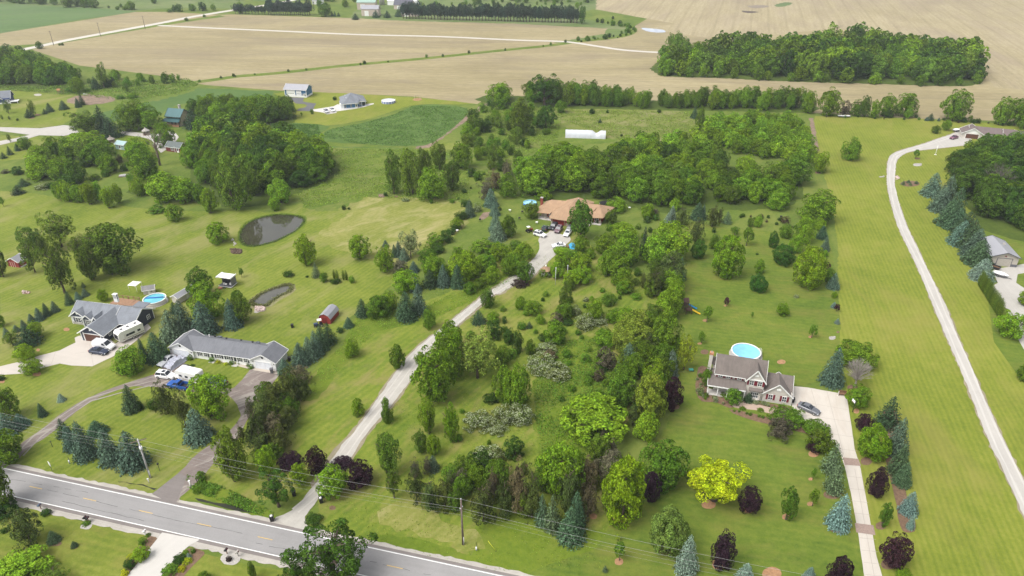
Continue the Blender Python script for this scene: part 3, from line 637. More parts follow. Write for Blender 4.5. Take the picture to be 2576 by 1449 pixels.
def door(root, x, y, z, w=.95, h=2.05, face='-y', m=WHITE, fm=WHITE, glass=True):
    M = wframe(x, y, z, face)
    d = MB().box(-w/2,-.06,0,w/2,.02,h,M).build('door', m, root)
    MB().box(w/2-.14,-.12,.95,w/2-.08,-.06,1.05,M).build('door_handle', CHROME, d)
    if glass: MB().box(-w/2+.18,-.075,h*.35,w/2-.18,-.058,h*.9,M).build('pane', DARKGLASS, d)
    f = MB(); f.box(-w/2-.1,-.08,0,-w/2,.02,h+.1,M); f.box(w/2,-.08,0,w/2+.1,.02,h+.1,M); f.box(-w/2,-.08,h,w/2,.02,h+.1,M); f.build('door_frame', fm, root)
def part(root, name, m, *boxes):
    b = MB()
    if len(boxes) > 1:
        for q in boxes: o = MB().box(*q).build(name, m, root)
        return o
    for q in boxes: b.box(*q)
    return b.build(name, m, root)
def cl(c0, y0, c1, sc):
    k = (c1-c0)/sc*.8587
    return lambda x, y: (c0*.8587+x*k, y0*.8587+y*k)

# two-storey house with red shutters
BRN = shingle('shingle_brown', (0.135,0.114,0.102)); SIDE = paint('siding_beige', (0.50,0.465,0.42), .7, .05); RED = paint('shutter_red', (0.16,0.018,0.03), .6, .1)
c = cl(2050, 960, 2350, 1672)
h = frame('house', c(150,1060), c(1480,1275), 'two-storey beige house with brown roofs, red shutters and a long front porch', 'house')
walls(h, SIDE, [(.8,1.2,11.3,6.2,5.5),(7.6,0,11.2,1.2,5.5),(11.3,0,17.4,7.2,2.7),(.2,4.6,.8,6.2,4.3)])
gable(h, BRN, .8,1.0,11.3,6.2,5.5,8.5,'x',.45,WHITE,SIDE,ovg=.25)
gable(h, BRN, 7.6,-.1,11.2,4.2,5.5,8.1,'y',.4,WHITE,SIDE,ovg=.35)
gable(h, BRN, 11.3,1.2,17.4,7.2,2.7,5.1,'x',.35,WHITE,SIDE,ovg=.15)
gable(h, BRN, 11.5,-.05,17.2,4.2,2.7,5.3,'y',.45,WHITE,SIDE,ovg=.35)
roofpolys(h, BRN, [((-.6,-1.0,2.75),(7.6,-1.0,2.75),(7.6,1.2,3.9),(.8,1.2,3.9)),((-.6,-1.0,2.75),(.8,1.2,3.9),(.8,5.0,3.9),(-.6,5.4,2.75)),((-.3,4.4,4.9),(.9,4.4,4.9),(.9,5.5,6.3),(-.3,5.5,6.3)),((-.3,5.5,6.3),(.9,5.5,6.3),(.9,6.5,4.9),(-.3,6.5,4.9)),((8.2,-.75,2.9),(11,-.75,2.9),(11,0,3.3),(8.2,0,3.3))], name='porch_roof')
part(h, 'porch_trim', WHITE, (-.6,-1.08,2.52,7.6,-1.0,2.78), (-.68,-1.0,2.52,-.6,5.4,2.78), (7.9,-.25,5.35,11.0,-.1,5.55))
part(h, 'gable_vent', WHITE, (9.0,-.2,6.35,9.8,-.05,6.75)); part(h, 'gable_vent', WHITE, (14.0,-.16,3.5,14.9,-.03,3.95))
for x in (-.45,1.7,3.8,5.9,7.4): part(h, 'porch_post', WHITE, (x-.08,-.95,0,x+.08,-.79,2.6))
part(h, 'porch_floor', CONC, (-.5,-.95,0,7.6,1.2,.25))
for x in (1.9,3.6,6.0): window(h, x, 1.2, 4.0, .8, 1.1, shut=RED)
for x in (8.55,10.3): window(h, x, 0, 3.95, .8, 1.1, shut=RED)
for x in (2.3,4.1): window(h, x, 1.2, .95, .8, 1.2, shut=RED)
door(h, 6.4, 1.2, .25, m=paint('door_dark',(0.05,.05,.06)))
window(h, 9.6, -.02, .7, 1.5, 1.35, bars=3); part(h, 'bay_box', SIDE, (8.5,-.6,.35,8.62,-.01,2.5),(10.65,-.6,.35,10.77,-.01,2.5),(8.62,-.6,.2,10.65,-.01,.5))
for x in (13.0,15.9): window(h, x, 0, .85, .8, 1.3, shut=RED)
q = MB(); q.cyl(.5,4.56,3.6,3.61,.01); q = MB().tube([(.47,4.57,3.3),(.47,4.5,3.3)],[.28,.28],12).build('oval_window', DARKGLASS, h)
ch = part(h, 'chimney', SIDE, (-.95,3.9,0,-.2,4.7,7.6)); part(ch, 'chimney_cap', paint('brick_cap',(0.42,0.20,0.11)), (-1.0,3.85,7.6,-.15,4.75,8.1)); part(ch, 'flue', STONE, (-.7,4.15,8.1,-.45,4.4,8.4))
part(h, 'back_deck', WHITE, (3.5,6.2,.8,7.0,8.5,.95)); part(h, 'downspout', WHITE, (17.42,-.12,0,17.5,-.04,2.6), (11.28,1.0,3,11.36,1.08,5.4))

# long white duplex
GRY = shingle('shingle_grey', (0.135,0.14,0.155)); WS = paint('siding_white', (0.74,0.74,0.74), .6, .04); SHK = paint('shutter_dark', (0.035,0.035,0.045))
c = cl(460, 940, 880, 2434)
h = frame('long_house', c(240,590), c(2030,855), 'long low white duplex with grey hip roof and a garage wing at each end', 'house')
walls(h, WS, [(0,0,6.4,5.6,2.6),(6.4,.5,22.0,6.6,2.6),(22.0,0,28.3,5.4,2.6)])
def xhip(h, m, x0, x1, y0, y1, ze, zr, ov, yb):
    """front-facing gable wing whose ridge runs back to yb"""
    gable(h, m, x0, y0, x1, yb, ze, zr, 'y', ov, WHITE, WS, ovg=.35)
xhip(h, GRY, .1, 6.4, 0, 5.6, 2.6, 4.35, .35, 5.6)
xhip(h, GRY, 22.0, 28.3, 0, 5.4, 2.6, 4.35, .35, 5.4)
roofpolys(h, GRY, [((4,0.15,2.46),(24.4,0.15,2.46),(25.1,3.45,4.33),(3.3,3.45,4.33)),((3.3,3.45,4.33),(25.1,3.45,4.33),(23.0,7.0,2.42),(5.6,7.0,2.42)),((3.3,3.45,4.33),(5.6,7.0,2.42),(.1,5.6,2.6),(.1,5.4,2.6)),((25.1,3.45,4.33),(28.3,5.3,2.6),(23.0,7.0,2.42))])
part(h, 'gutter', paint('gutter_white',(0.7,0.7,0.7)), (6.7,.02,2.28,22.0,.12,2.42))
for x in (8.2,9.5): window(h, x, .5, .95, .85, 1.15, bars=1)
for x in (18.9,20.2): window(h, x, .5, .95, .85, 1.15)
window(h, 13.1, .5, 1.05, 1.1, .95, shut=SHK); window(h, 15.7, .5, 1.05, 1.1, .95, shut=SHK)
part(h, 'shutter', SHK, (7.35,.42,.85,7.65,.5,2.15)); part(h, 'shutter', SHK, (10.1,.42,.85,10.4,.5,2.15)); part(h, 'shutter', SHK, (18.05,.42,.85,18.35,.5,2.15)); part(h, 'shutter', SHK, (20.8,.42,.85,21.1,.5,2.15))
door(h, 11.3, .5, .1, m=WHITE); door(h, 17.4, .5, .1, m=WHITE); part(h, 'front_step', CONC, (10.6,-.6,0,12,.5,.12), (16.8,-.7,0,18.2,.5,.14))
gdoor(h, 3.2, 0, 4.2, 2.1, m=paint('door_white',(0.66,0.68,0.72)), fm=WHITE); gdoor(h, 25.1, 0, 4.2, 2.1, m=MATS['door_white'], fm=WHITE)
for x in (3.25,25.15): MB().tube([(x,-.03,3.35),(x,-.1,3.35)],[.28,.28],10).build('gable_vent', BLACK, h)
for x, y, z in ((9.0,5.4,3.5),(12.5,4.9,3.8),(16,5.6,3.3),(19.5,5.0,3.7)): part(h, 'roof_vent', BLACK, (x,y,z-.2,x+.35,y+.3,z+.12))
part(h, 'vent_pipe', WHITE, (8.0,4.9,3.4,8.15,5.05,4.2)); part(h, 'skylight', paint('skylight',(0.10,0.11,0.12),.2), (10,5.3,3.25,11,5.9,3.6)); part(h, 'skylight', MATS['skylight'], (20.5,5.1,3.3,21.4,5.7,3.65))
for x in (.5,6.0,22.5,27.9): part(h, 'wall_lamp', BLACK, (x-.08,-.12,1.75,x+.08,0,2.0))

# navy house
NAVY = paint('siding_navy', (0.035,0.042,0.068), .6, .12); GRY2 = shingle('shingle_bluegrey', (0.165,0.178,0.20)); BRDOOR = paint('door_brown', (0.10,0.045,0.03), .6, .15)
c = cl(180, 800, 680, 2415)
h = frame('house', c(300,950), c(600,990), 'navy blue house with white trim, grey roofs and a brown garage door', 'house')
walls(h, NAVY, [(.2,0,6.6,6.0,2.7),(-7.9,6.6,11.0,13.2,2.7),(.2,6.0,7.2,6.6,2.7)])
gable(h, GRY2, .1,-.1,6.7,9.9,2.7,4.75,'y',.4,WHITE,NAVY,ovg=.5)
gable(h, GRY2, -7.9,6.6,8.0,13.2,2.7,5.0,'x',.4,WHITE,NAVY,ovg=.3)
gable(h, GRY2, 5.4,5.6,11.0,13.6,2.7,5.0,'x',.35,WHITE,NAVY,ovg=.3, name='roof')
gable(h, GRY2, -7.9,6.2,-3.7,9.6,2.7,4.2,'y',.35,WHITE,NAVY,ovg=.3); gable(h, GRY2, -3.9,5.6,-1.3,9.0,2.5,3.7,'y',.25,WHITE,NAVY,ovg=.2)
gable(h, GRY2, -.4,5.0,1.2,8.4,2.7,3.9,'y',.2,WHITE,NAVY)
walls(h, NAVY, [(-3.8,5.7,-1.4,6.6,2.5)], 'bay_wall'); walls(h, WS, [(-7.85,6.32,-4.2,6.6,2.5)], 'white_wall')
for x in (-8.0,-4.0,-1.3): part(h, 'white_post', WHITE, (x-.1,6.25-.7*(x>-5),0,x+.1,6.45-.7*(x>-5),2.6))
window(h, -6.0, 6.3, .8, 1.5, 1.2, shut=NAVY); window(h, -2.6, 5.7, .9, 1.3, 1.2, bars=2); window(h, .7, 5.1, 1.1, .7, 1.0)
gdoor(h, 3.4, 0, 4.6, 2.2, m=BRDOOR)
for x in (.18,6.62,.95,5.85): part(h, 'white_post', WHITE, (x-.1,-.12,0,x+.1,.02,2.7))
for y in (2.2,4.2): window(h, 6.6, y, 1.1, .8, .9, '+x')
window(h, 11.0, 11.2, 1.1, 1.0, 1.0, '+x'); window(h, 8.3, 5.98+.62, 1.1, 1.0, 1.0)
for x, z in ((3.4,3.6),(-5.8,3.4)): MB().tube([(x,-.22 if x > 0 else 6.15,z),(x,-.1 if x > 0 else 6.3,z)],[.28,.28],10).build('gable_vent', WHITE, h)
part(h, 'white_base', STONE, (-7.96,6.25,0,-4.2,6.32,.7)); part(h, 'corner_trim', WHITE, (6.56,-.06,0,6.68,.06,2.6),(10.95,6.5,0,11.08,6.66,2.6),(10.95,13.1,0,11.08,13.26,2.6))
chm = part(h, 'chimney', WHITE, (.6,12.6,4,1.6,13.3,4.9)); 
for x in (.6,1.02,1.44): part(chm, 'chimney_post', WHITE, (x,12.6,4.9,x+.16,12.75,6.2), (x,13.15,4.9,x+.16,13.3,6.2))
part(chm, 'chimney_cap', WHITE, (.5,12.5,6.2,1.7,13.4,6.35)); part(chm, 'flue', BLACK, (.75,12.8,4.9,1.45,13.1,6.0))
part(h, 'back_porch_roof', GRY2, (5,13.4,2.7,8.6,16,2.85))

# central house with terracotta roof
TER = shingle('shingle_terracotta', (0.31,0.20,0.12)); BRICK = paint('brick_red', (0.23,0.05,0.035), .85, .15, 3)
c = cl(1520, 540, 1860, 2463)
h = frame('ranch_house', c(660,830), c(1040,890), 'large ranch house with tan-orange hip roofs and a red garage door', 'house')
TAN_ST = paint('stone_base', (0.36,0.31,0.25), .9, .2, 4)
walls(h, BRICK, [(.4,0,6.6,9,2.6),(-4.6,4.6,.4,10.2,2.6),(6.6,6.0,16.2,12.5,2.6),(1.2,12,9.8,16,2.8)])
part(h, 'stone_base', TAN_ST, (.36,-.05,0,1.5,.1,1.1), (5.5,-.05,0,6.64,.1,1.1), (-4.65,4.5,0,-2.6,4.6,1.0), (14,5.9,0,16.25,6.0,1.0))
P = (5.6,8.3,5.6)
roofpolys(h, TER, [((.0,-1.3,2.55),(7.4,-1.3,2.55),(5.0,5.0,4.6),(2.9,4.6,4.3)),((0,-1.3,2.55),(2.9,4.6,4.3),(5.0,5.0,4.6),P,(4.0,9.8,5.0),(-.6,6.0,2.9)),((7.4,-1.3,2.55),(9.0,5.6,2.9),(8.0,9.8,5.0),P,(5.0,5.0,4.6)),
   ((-5.4,1.8,2.5),(-1.0,2.4,2.5),(.4,5.0,3.3),(4.0,9.8,5.0),(-2.5,9.0,4.8),(-3.4,4.8,3.5)),((-5.4,1.8,2.5),(-3.4,4.8,3.5),(-2.5,9.0,4.8),(-6.4,6.0,2.6),(-5.2,4.4,2.9)),((-6.4,6.0,2.6),(-2.5,9.0,4.8),(-5.5,12.0,2.7)),((-5.5,12.0,2.7),(-2.5,9.0,4.8),(4.0,9.8,5.0),(2.6,12.6,3.6),(0,13,2.6)),
   ((8.0,9.8,5.0),(9.0,5.6,3.0),(12.6,6.2,3.3),(14.0,11.4,4.5)),((10.0,3.4,2.5),(17.0,5.1,2.6),(13.8,8.4,3.6),(9.0,5.8,3.1)),((17.0,5.1,2.6),(18.4,15.5,2.7),(13.8,11.4,4.6),(13.4,8.0,3.6)),((8.0,9.8,5.0),(14.0,11.4,4.6),(18.4,15.5,2.7),(10.5,13.2,3.2)),
   ((1.0,14.6,3.0),(3.5,9.6,4.6),P,(5.6,14.0,5.0)),((5.6,14.0,5.0),P,(8.6,9.8,4.8),(10.8,15.4,3.0),(10.6,17.0,2.9)),((1.0,14.6,3.0),(5.6,14.0,5.0),(4.0,17.4,2.9)),((5.6,14.0,5.0),(10.6,17.0,2.9),(4.0,17.4,2.9))], .18)
gdoor(h, 3.0, -.02, 4.0, 2.15, m=paint('door_red',(0.25,0.03,0.03),.6,.1), fm=TAN_ST, rows=5)
for x in (-4.8,-2.6,-.9): part(h, 'porch_post', TAN_ST, (x-.1,2.3,0,x+.1,2.5,2.45))
for x in (10.6,13.4,16.0): part(h, 'porch_post', TAN_ST, (x-.1,4.6+.12*(x-10),0,x+.1,4.8+.12*(x-10),2.45))
part(h, 'porch_floor', CONC, (-5.0,2.0,0,0,4.6,.25)); part(h, 'porch_floor', CONC, (9.6,4.4,0,16.4,6.0,.2))
for x in (-3.5,-1.6): window(h, x, 4.6, .8, 1.0, 1.2)
for x in (10.5,14.6): window(h, x, 6.0, .8, 1.2, 1.2)
door(h, 12.4, 6.0, .2, m=BRDOOR)
cc = part(h, 'chimney', BRICK, (-6.2,7.6,0,-5.4,8.4,5.4)); part(cc, 'chimney_cap', STONE, (-6.3,7.5,5.4,-5.3,8.5,5.6)); part(h, 'vent_pipe', BLACK, (1.2,9,4.0,1.35,9.15,4.9)); part(h, 'vent_pipe', WHITE, (6.1,11.9,4.2,6.3,12.1,5.3))

# blue barn and blue house by the tan field
BLUE = paint('siding_blue', (0.045,0.14,0.27), .6, .08); METR = shingle('metal_roof_grey', (0.32,0.32,0.345), metal=True)
c = cl(820, 230, 1250, 2576)
h = frame('barn', c(95,318), c(455,335), 'bright blue pole barn with grey metal roof and two white doors', 'barn')
walls(h, BLUE, [(0,0,12.4,7.4,4.3)]); part(h, 'white_skirt', WHITE, (-.05,-.05,0,12.45,-.001,1.0),(12.401,-.05,0,12.46,7.4,1.0))
gable(h, METR, 0,0,12.4,7.4,4.3,6.2,'x',.5,WHITE,BLUE,ovg=.4)
gdoor(h, 3.6, -.05, 4.6, 3.5, rows=6, lite=True); gdoor(h, 8.1, -.05, 2.6, 3.3, rows=6, lite=True); door(h, 11.6, -.05, 0); window(h, 10.5, -.05, 1.1, .7, .8)
part(h, 'corner_trim', WHITE, (-.06,-.07,0,.2,-.02,4.3),(12.2,-.07,0,12.48,-.02,4.3),(12.41,7.3,0,12.47,7.5,4.3))
h = frame('house', c(1120,535), c(1365,515), 'blue bungalow with grey hip roof and white garage beside a concrete pad', 'house')
walls(h, BLUE, [(0,0,7.1,5.5,2.6),(3.0,5.5,11.5,13,2.6),(7.1,2.6,11.5,5.5,2.6)]); walls(h, WS, [(-1.3,.8,0,6.8,2.5),(-.2,8,3.0,13,3.0)], 'white_wall')
P1 = (3.0,3.2,4.7); P2 = (5.2,9.6,5.6)
roofpolys(h, GRY2, [((-.6,-.7,2.6),(7.6,-.7,2.6),P1),((-.6,-.7,2.6),P1,(-.9,6.0,2.7),(-1.7,5.2,2.6)),((7.6,-.7,2.6),(8.6,3.4,3.6),P2,P1),((7.4,2.0,2.6),(12.0,2.2,2.6),P2),((12.0,2.2,2.6),(12.0,13.6,2.6),P2),((-.9,6.0,2.7),P1,P2,(-.8,12,3.2)),((12.0,13.6,2.6),(-.8,13.6,2.6),(-.8,12,3.2),P2)])
part(h, 'roof_trim', WHITE, (-.7,-.78,2.38,7.7,-.7,2.6),(7.4,1.92,2.38,12.1,2.0,2.6))
gdoor(h, -1.3, 3.4, 4.2, 2.1, '-x'); window(h, 1.0, 0, .5, .5, 1.5, bars=0); window(h, 3.9, 0, .9, .5, 1.2, bars=0); door(h, 6.5, 0, 0); window(h, 8.7, 2.6, .8, 1.0, 1.2)
MB().tube([(10.6,2.5,1.2),(10.6,2.35,1.2)],[.9,.9],14).build('arch_window', DARKGLASS, h); part(h, 'arch_surround', WHITE, (9.5,2.5,0,9.75,2.6,2.4),(11.4,2.5,0,11.65,2.6,2.4),(9.75,2.5,2.2,11.4,2.6,2.4)); part(h, 'white_base', WHITE, (-.03,-.05,0,7.13,0,.35)); part(h, 'white_corner', WHITE, (-.06,-.06,0,.35,.0,2.6),(6.95,-.06,0,7.15,0,2.6))
for y in (0,10): part(h, 'roof_vent', WHITE, (2,y*.5+3.5,4.4,2.15,y*.5+3.65,5.1))

# grey-tan pole building at right
c = cl(2840, 660, 3000, 773)
PB = paint('siding_tan', (0.40,0.365,0.315), .6, .05); MET2 = shingle('metal_roof_light', (0.36,0.36,0.385), metal=True); DG = paint('dark_skirt', (0.11,0.11,0.125))
h = frame('pole_building', c(275,565), c(665,598), 'tan pole building with grey metal roof and a wide door, by the dark wood', 'garage')
walls(h, PB, [(0,0,7.4,11.6,3.3)]); gable(h, MET2, 0,0,7.4,11.6,3.3,4.7,'y',.45,DG,PB,ovg=.5)
part(h, 'dark_skirt', DG, (-.04,-.04,0,1.6,-.001,.9),(5.8,-.04,0,7.44,-.001,.9),(-.05,-.04,0,-.001,11.6,.9),(7.401,-.04,0,7.45,11.6,.9))
gdoor(h, 3.7, -.02, 3.9, 2.6, m=paint('door_tan',(0.37,0.34,0.30)), fm=DG, rows=5); part(h, 'wall_lamp', RED, (3.5,-.2,3.25,3.8,-.02,3.6)); part(h, 'roof_vent', STONE, (5.0,6.8,4.0,5.6,7.3,4.6))
# green-roofed house
c = cl(380, 300, 600, 1875)
GRN = shingle('roof_green', (0.02,0.075,0.08), metal=True); CREAM = paint('siding_cream', (0.42,0.37,0.25))
h = frame('house', c(1000,620), c(1250,640), 'tall cream house with dark green metal roof standing among trees', 'house')
walls(h, CREAM, [(-3.0,3.0,4.6,9.4,4.8)]); gable(h, GRN, -3.0,3.0,4.6,9.4,4.9,7.4,'x',.7,GRN,CREAM,ovg=.5)
roofpolys(h, GRN, [((-4.8,.4,2.5),(5.0,.4,2.5),(4.8,3.0,3.7),(-3.4,3.0,3.7))], name='porch_roof')
for x in (-2.0,.7,1.7,3.6): window(h, x, 3.0, 3.9, .5, .7, bars=0)
part(h, 'porch_wall', paint('porch_cedar',(0.30,0.16,0.10)), (-1.6,1.0,0,4.4,1.1,1.0)); 
for x in (-1.5,.5,2.5,4.3): part(h, 'porch_post', MATS['porch_cedar'], (x-.1,.9,0,x+.1,1.1,2.6))
for x in (-1.2,.7,2.6): part(h, 'porch_window', DARKGLASS, (x,2.9,.6,x+.9,3.0,2.2))
gdoor(h, 4.6, 5, 2.0, 2.0, '+x', m=BRDOOR, fm=CREAM); ch = part(h, 'chimney', STONE, (1.0,7.5,4,1.9,8.3,8.6)); part(ch, 'chimney_cap', STONE, (.9,7.4,8.6,2.0,8.4,8.75))
# brown ranch at top right
PUR = shingle('shingle_plum', (0.135,0.105,0.10))
a = T(3,0,1945,1385)
h = empty('ranch_house', (a.x,a.y,0), R(-22), 'low brown-roofed ranch house at the far end of the long limestone drive', 'house')
walls(h, SIDE, [(0,0,8,7,2.5),(8,1,17,8,2.5),(16,-1,26,6.5,2.5)])
gable(h, PUR, 0,0,8,7,2.5,4.8,'y',.5,WHITE,WHITE,ovg=.5); gable(h, PUR, 3,1,20,8,2.5,4.7,'x',.5,WHITE,WHITE,ovg=.4); gable(h, PUR, 16,-1,26,6.5,2.5,5.0,'x',.5,WHITE,WHITE,ovg=.4)
gdoor(h, 4, 0, 5, 2.1, m=BRDOOR); window(h, 13, 1, .8, 1.4, 1.2); window(h, 21, -1, .8, 1.6, 1.2); part(h, 'skylight', MATS['skylight'], (22,1,4.0,23,1.6,4.3))
# far-left blue house
c = lambda x, y: (x/4, y/4)
h = frame('house', c(0,1050), c(130,1040), 'dark blue house with grey roof and white windows at the left edge', 'house')
walls(h, paint('siding_denim', (0.05,0.075,0.17)), [(-9,0,5,8,2.8)]); gable(h, GRY2, -9,1,5,8.6,2.8,5.8,'x',.4,WHITE,MATS['siding_denim']); gable(h, GRY2, -5,-.4,1.5,5,2.8,5.2,'y',.4,WHITE,MATS['siding_denim'])
for x in (-4,-.6,3.4,4.4): window(h, x, -.0 if x > 1.5 else 0, .6, .8, 1.4)
part(h, 'white_deck', WHITE, (5,-1,1.0,8.6,3,1.15)); 
for i in range(8): part(h, 'deck_rail', WHITE, (5+i*.48,-1.02,1.15,5.08+i*.48,-.95,2.0))
for x in (5.2,8.4): part(h, 'deck_post', WHITE, (x-.1,-1,0,x+.1,-.8,1.0))
part(h, 'white_skirt', WHITE, (-9,-.05,0,5,-.001,.8)); part(h, 'chimney', STONE, (-8,7,4,-7.2,7.8,6.6))
# small outbuildings
def shed(name, o, xr, L_, W_, ze, zr, wm, rm, label, axis='x', cat='shed', tm=WHITE, rz=0):
    h = frame(name, o, xr, label, cat); h.rotation_euler.z += rz
    walls(h, wm, [(0,0,L_,W_,ze)]); gable(h, rm, 0,0,L_,W_,ze,zr,axis,.25,tm,wm,th=.1); return h
REDS = paint('barn_red', (0.24,0.035,0.03), .7, .12)
h = shed('shed', (22.5,669.8), (48.7,673.5), 3.9, 2.9, 2.0, 3.1, REDS, METR, 'small red shed with pale metal roof beside the leftmost trees', 'y')
d = part(h, 'double_door', REDS, (1.1,-.06,0,2.6,-.001,1.7)); part(d, 'door_trim', WHITE, (1.05,-.09,0,1.12,-.05,1.75),(2.58,-.09,0,2.65,-.05,1.75),(1.82,-.09,0,1.88,-.05,1.75)); window(h, 3.9, 1.6, .9, .7, .6, '+x'); part(h, 'ramp', WHITE, (3.9,.4,0,4.4,2.4,.15))
# gambrel shed
a = T(1,2,640,350); b_ = T(1,2,755,365)
h = empty('gambrel_shed', (a.x,a.y,0), math.atan2(b_.y-a.y, b_.x-a.x), 'red gambrel shed with a rounded grey metal roof at the lawn edge', 'shed')
walls(h, REDS, [(0,0,3.2,5.0,1.7)]); G4 = [(-.15,1.55),(.45,2.5),(1.6,3.0),(2.75,2.5),(3.35,1.55)]
b = MB()
for (x0,z0),(x1,z1) in zip(G4, G4[1:]): b.slab([(x0,-.2,z0),(x1,-.2,z1),(x1,5.2,z1),(x0,5.2,z0)], .08)
b.build('roof', METR, h)
w = MB()
for y in (0,4.96): w.add([(0,y,1.7),(.5,y,2.45),(1.6,y,2.93),(2.7,y,2.45),(3.2,y,1.7)]+[(0,y+.04,1.7),(.5,y+.04,2.45),(1.6,y+.04,2.93),(2.7,y+.04,2.45),(3.2,y+.04,1.7)], [(0,1,2,3,4),(9,8,7,6,5)])
w.build('gable_wall', REDS, h); d = part(h, 'double_door', paint('door_dark_red',(0.17,0.02,0.02)), (.9,-.05,0,2.3,-.001,1.8)); part(d, 'door_bar', REDS, (1.57,-.08,0,1.63,-.05,1.8))
# pool shed, grey lean roof, small red garage, pergola, gazebos
h = shed('shed', (362,742+0), (398,737), 2.9, 1.8, 1.6, 2.4, SIDE, shingle('shingle_shed', (0.20,0.195,0.19)), 'small beige shed just behind the pool of the navy house', 'x'); part(h, 'door', WHITE, (1.2,-.04,.1,1.7,-.001,1.4)); part(h, 'shed_window', DARKGLASS, (2.0,-.05,.8,2.4,-.001,1.2))
h = shed('lean_to', (450,765), (488,742), 8, 2.2, 2.0, 2.6, SIDE, METR, 'narrow building with pale grey roof half hidden behind the big spruces', 'x'); part(h, 'door', WHITE, (3,-.04,0,3.9,-.001,1.9))
h = shed('garage', (419,380), (450,384), 7.5, 4.5, 2.3, 3.9, paint('brick_dark_red', (0.16,0.035,0.035)), shingle('shingle_greygreen', (0.11,0.13,0.125)), 'small dark red garage with grey-green roof among the left trees', 'x', 'garage'); window(h, 3.3, 0, .7, 1.0, 1.0); part(h, 'white_post', WHITE, (4.6,-.2,0,4.8,-.02,2.4)); door(h, 6.2, 0, 0)
h = shed('garage', (292,375), (313,378), 5.0, 4.0, 2.4, 3.4, paint('pale_blue', (0.33,0.45,0.45)), shingle('roof_aqua', (0.30,0.42,0.42), metal=True), 'small outbuilding with pale aqua roof hidden in the left trees', 'x'); door(h, 2.5, 0, 0)
def gazebo(o, label, w, hh, roofm, wallm, name='gazebo', box=False):
    a = at(*o); h = empty(name, a, 0, label, 'gazebo'); k = 8
    b = MB(); ring = [(w*math.cos(2*PI*(i+.5)/k), w*math.sin(2*PI*(i+.5)/k)) for i in range(k)]
    for i in range(k):
        p, q = ring[i], ring[(i+1) % k]; b.slab([(p[0],p[1],hh),(q[0],q[1],hh),(q[0]*.12,q[1]*.12,hh+w*.62),(p[0]*.12,p[1]*.12,hh+w*.62)], .08)
    r = b.build('roof', roofm, h); MB().cyl(0,0,hh+w*.55,hh+w*.85,w*.16,w*.1,8).build('cupola', wallm, r)
    for i in range(k):
        p = ring[i]; MB().cyl(p[0]*.85,p[1]*.85,0,hh,.07,n=6).build('post', wallm, h)
    b = MB()
    for i in range(k):
        p, q = ring[i], ring[(i+1) % k]
        if i == 5: continue
        b.beam((p[0]*.85,p[1]*.85,.85),(q[0]*.85,q[1]*.85,.85),.06,.08); b.beam((p[0]*.85,p[1]*.85,.4),(q[0]*.85,q[1]*.85,.4),.03,.7)
    b.build('railing', wallm, h); MB().cyl(0,0,0,.15,w*.85,n=8).build('floor', WOOD, h)
gazebo((1373,692), 'octagonal gazebo with a tan shingled roof beside the gravel driveway', 1.7, 1.9, TER, WHITE)
gazebo((369,339), 'stone-coloured gazebo by the curved drive of the green-roofed house', 1.8, 2.0, STONE, TAN_ST)
gazebo((281,359), 'small grey-roofed garden pavilion below the tall dark conifers', 1.8, 1.7, shingle('shingle_worn', (0.26,0.23,0.20)), TAN_ST, 'pavilion')
# hoop greenhouse
a = at(1422,347); b2 = at(1523,350)
h = empty('greenhouse', (a.x,a.y,0), math.atan2(b2.y-a.y, b2.x-a.x), 'long white plastic-covered hoop greenhouse with a sagging end', 'greenhouse')
Lh = (b2-a).length; PLA = paint('white_plastic', (0.50,0.515,0.55), .5, .08, .6)
b = MB(); n = 24; kk = 9; vs = []
for i in range(n+1):
    x = Lh*i/n; dip = 1 - .42*math.exp(-((i-18.5)/1.6)**2); wob = 1+.02*math.sin(i*2.1)
    for j in range(kk): t = PI*j/(kk-1); vs.append((x, 2.2+2.2*math.cos(t)*-1*(1), 3.2*math.sin(t)**.8*dip*wob))
fs = [(i*kk+j,(i+1)*kk+j,(i+1)*kk+j+1,i*kk+j+1) for i in range(n) for j in range(kk-1)]
b.add(vs, fs, True); b.add([vs[j] for j in range(kk)], [tuple(range(kk))]); b.add([vs[n*kk+j] for j in range(kk)], [tuple(range(kk))]); b.build('cover', PLA, h)
for i in range(0, n+1, 3):
    MB().tube([(p[0],p[1],p[2]+.03) for p in vs[i*kk:(i+1)*kk]], .04, 5).build('hoop', paint('hoop_grey',(0.45,0.46,0.48)), h)
part(h, 'end_door', MATS['hoop_grey'], (Lh+.01,1.6,0,Lh+.06,2.8,1.9))
# farmstead at the top
def farm(o, w, d, ze, zr, wm, rm, rz, label, axis='x', name='farm_building', op='door'):
    a = at(*o); h = empty(name, a, R(rz), label, 'farm building')
    walls(h, wm, [(0,0,w,d,ze)]); gable(h, rm, 0,0,w,d,ze,zr,axis,.3,None,wm)
    if op == 'door': gdoor(h, w*.3, -.02, w*.22, ze*.7); window(h, w*.7, -.02, ze*.35, 1.2, 1.0)
    return h
PINK = paint('siding_pinkish', (0.46,0.39,0.33)); AQR = shingle('roof_mint', (0.30,0.42,0.36), metal=True); DRK = shingle('roof_charcoal', (0.09,0.09,0.11))
farm((899-8*0,36), 17, 10, 5, 9, PINK, AQR, -2, 'tall pinkish farm building with a mint green roof') if False else None
farm((899,24.5), 17, 9, 6.5, 9.0, PINK, AQR, -2, 'pinkish farm barn with a mint green metal roof, tallest of the farmstead')
farm((910,40.5), 15, 9, 6.0, 8.5, PINK, METR, -2, 'farm shed with grey-blue roof standing at the edge of the tan field')
farm((991,23.5), 17, 11, 4.2, 8.0, PINK, DRK, -6, 'pinkish farm shed with a dark charcoal roof')
farm((975,13), 28, 10, 4.2, 7.0, WS, WS, -6, 'long white-roofed farm shed behind the charcoal-roofed one')
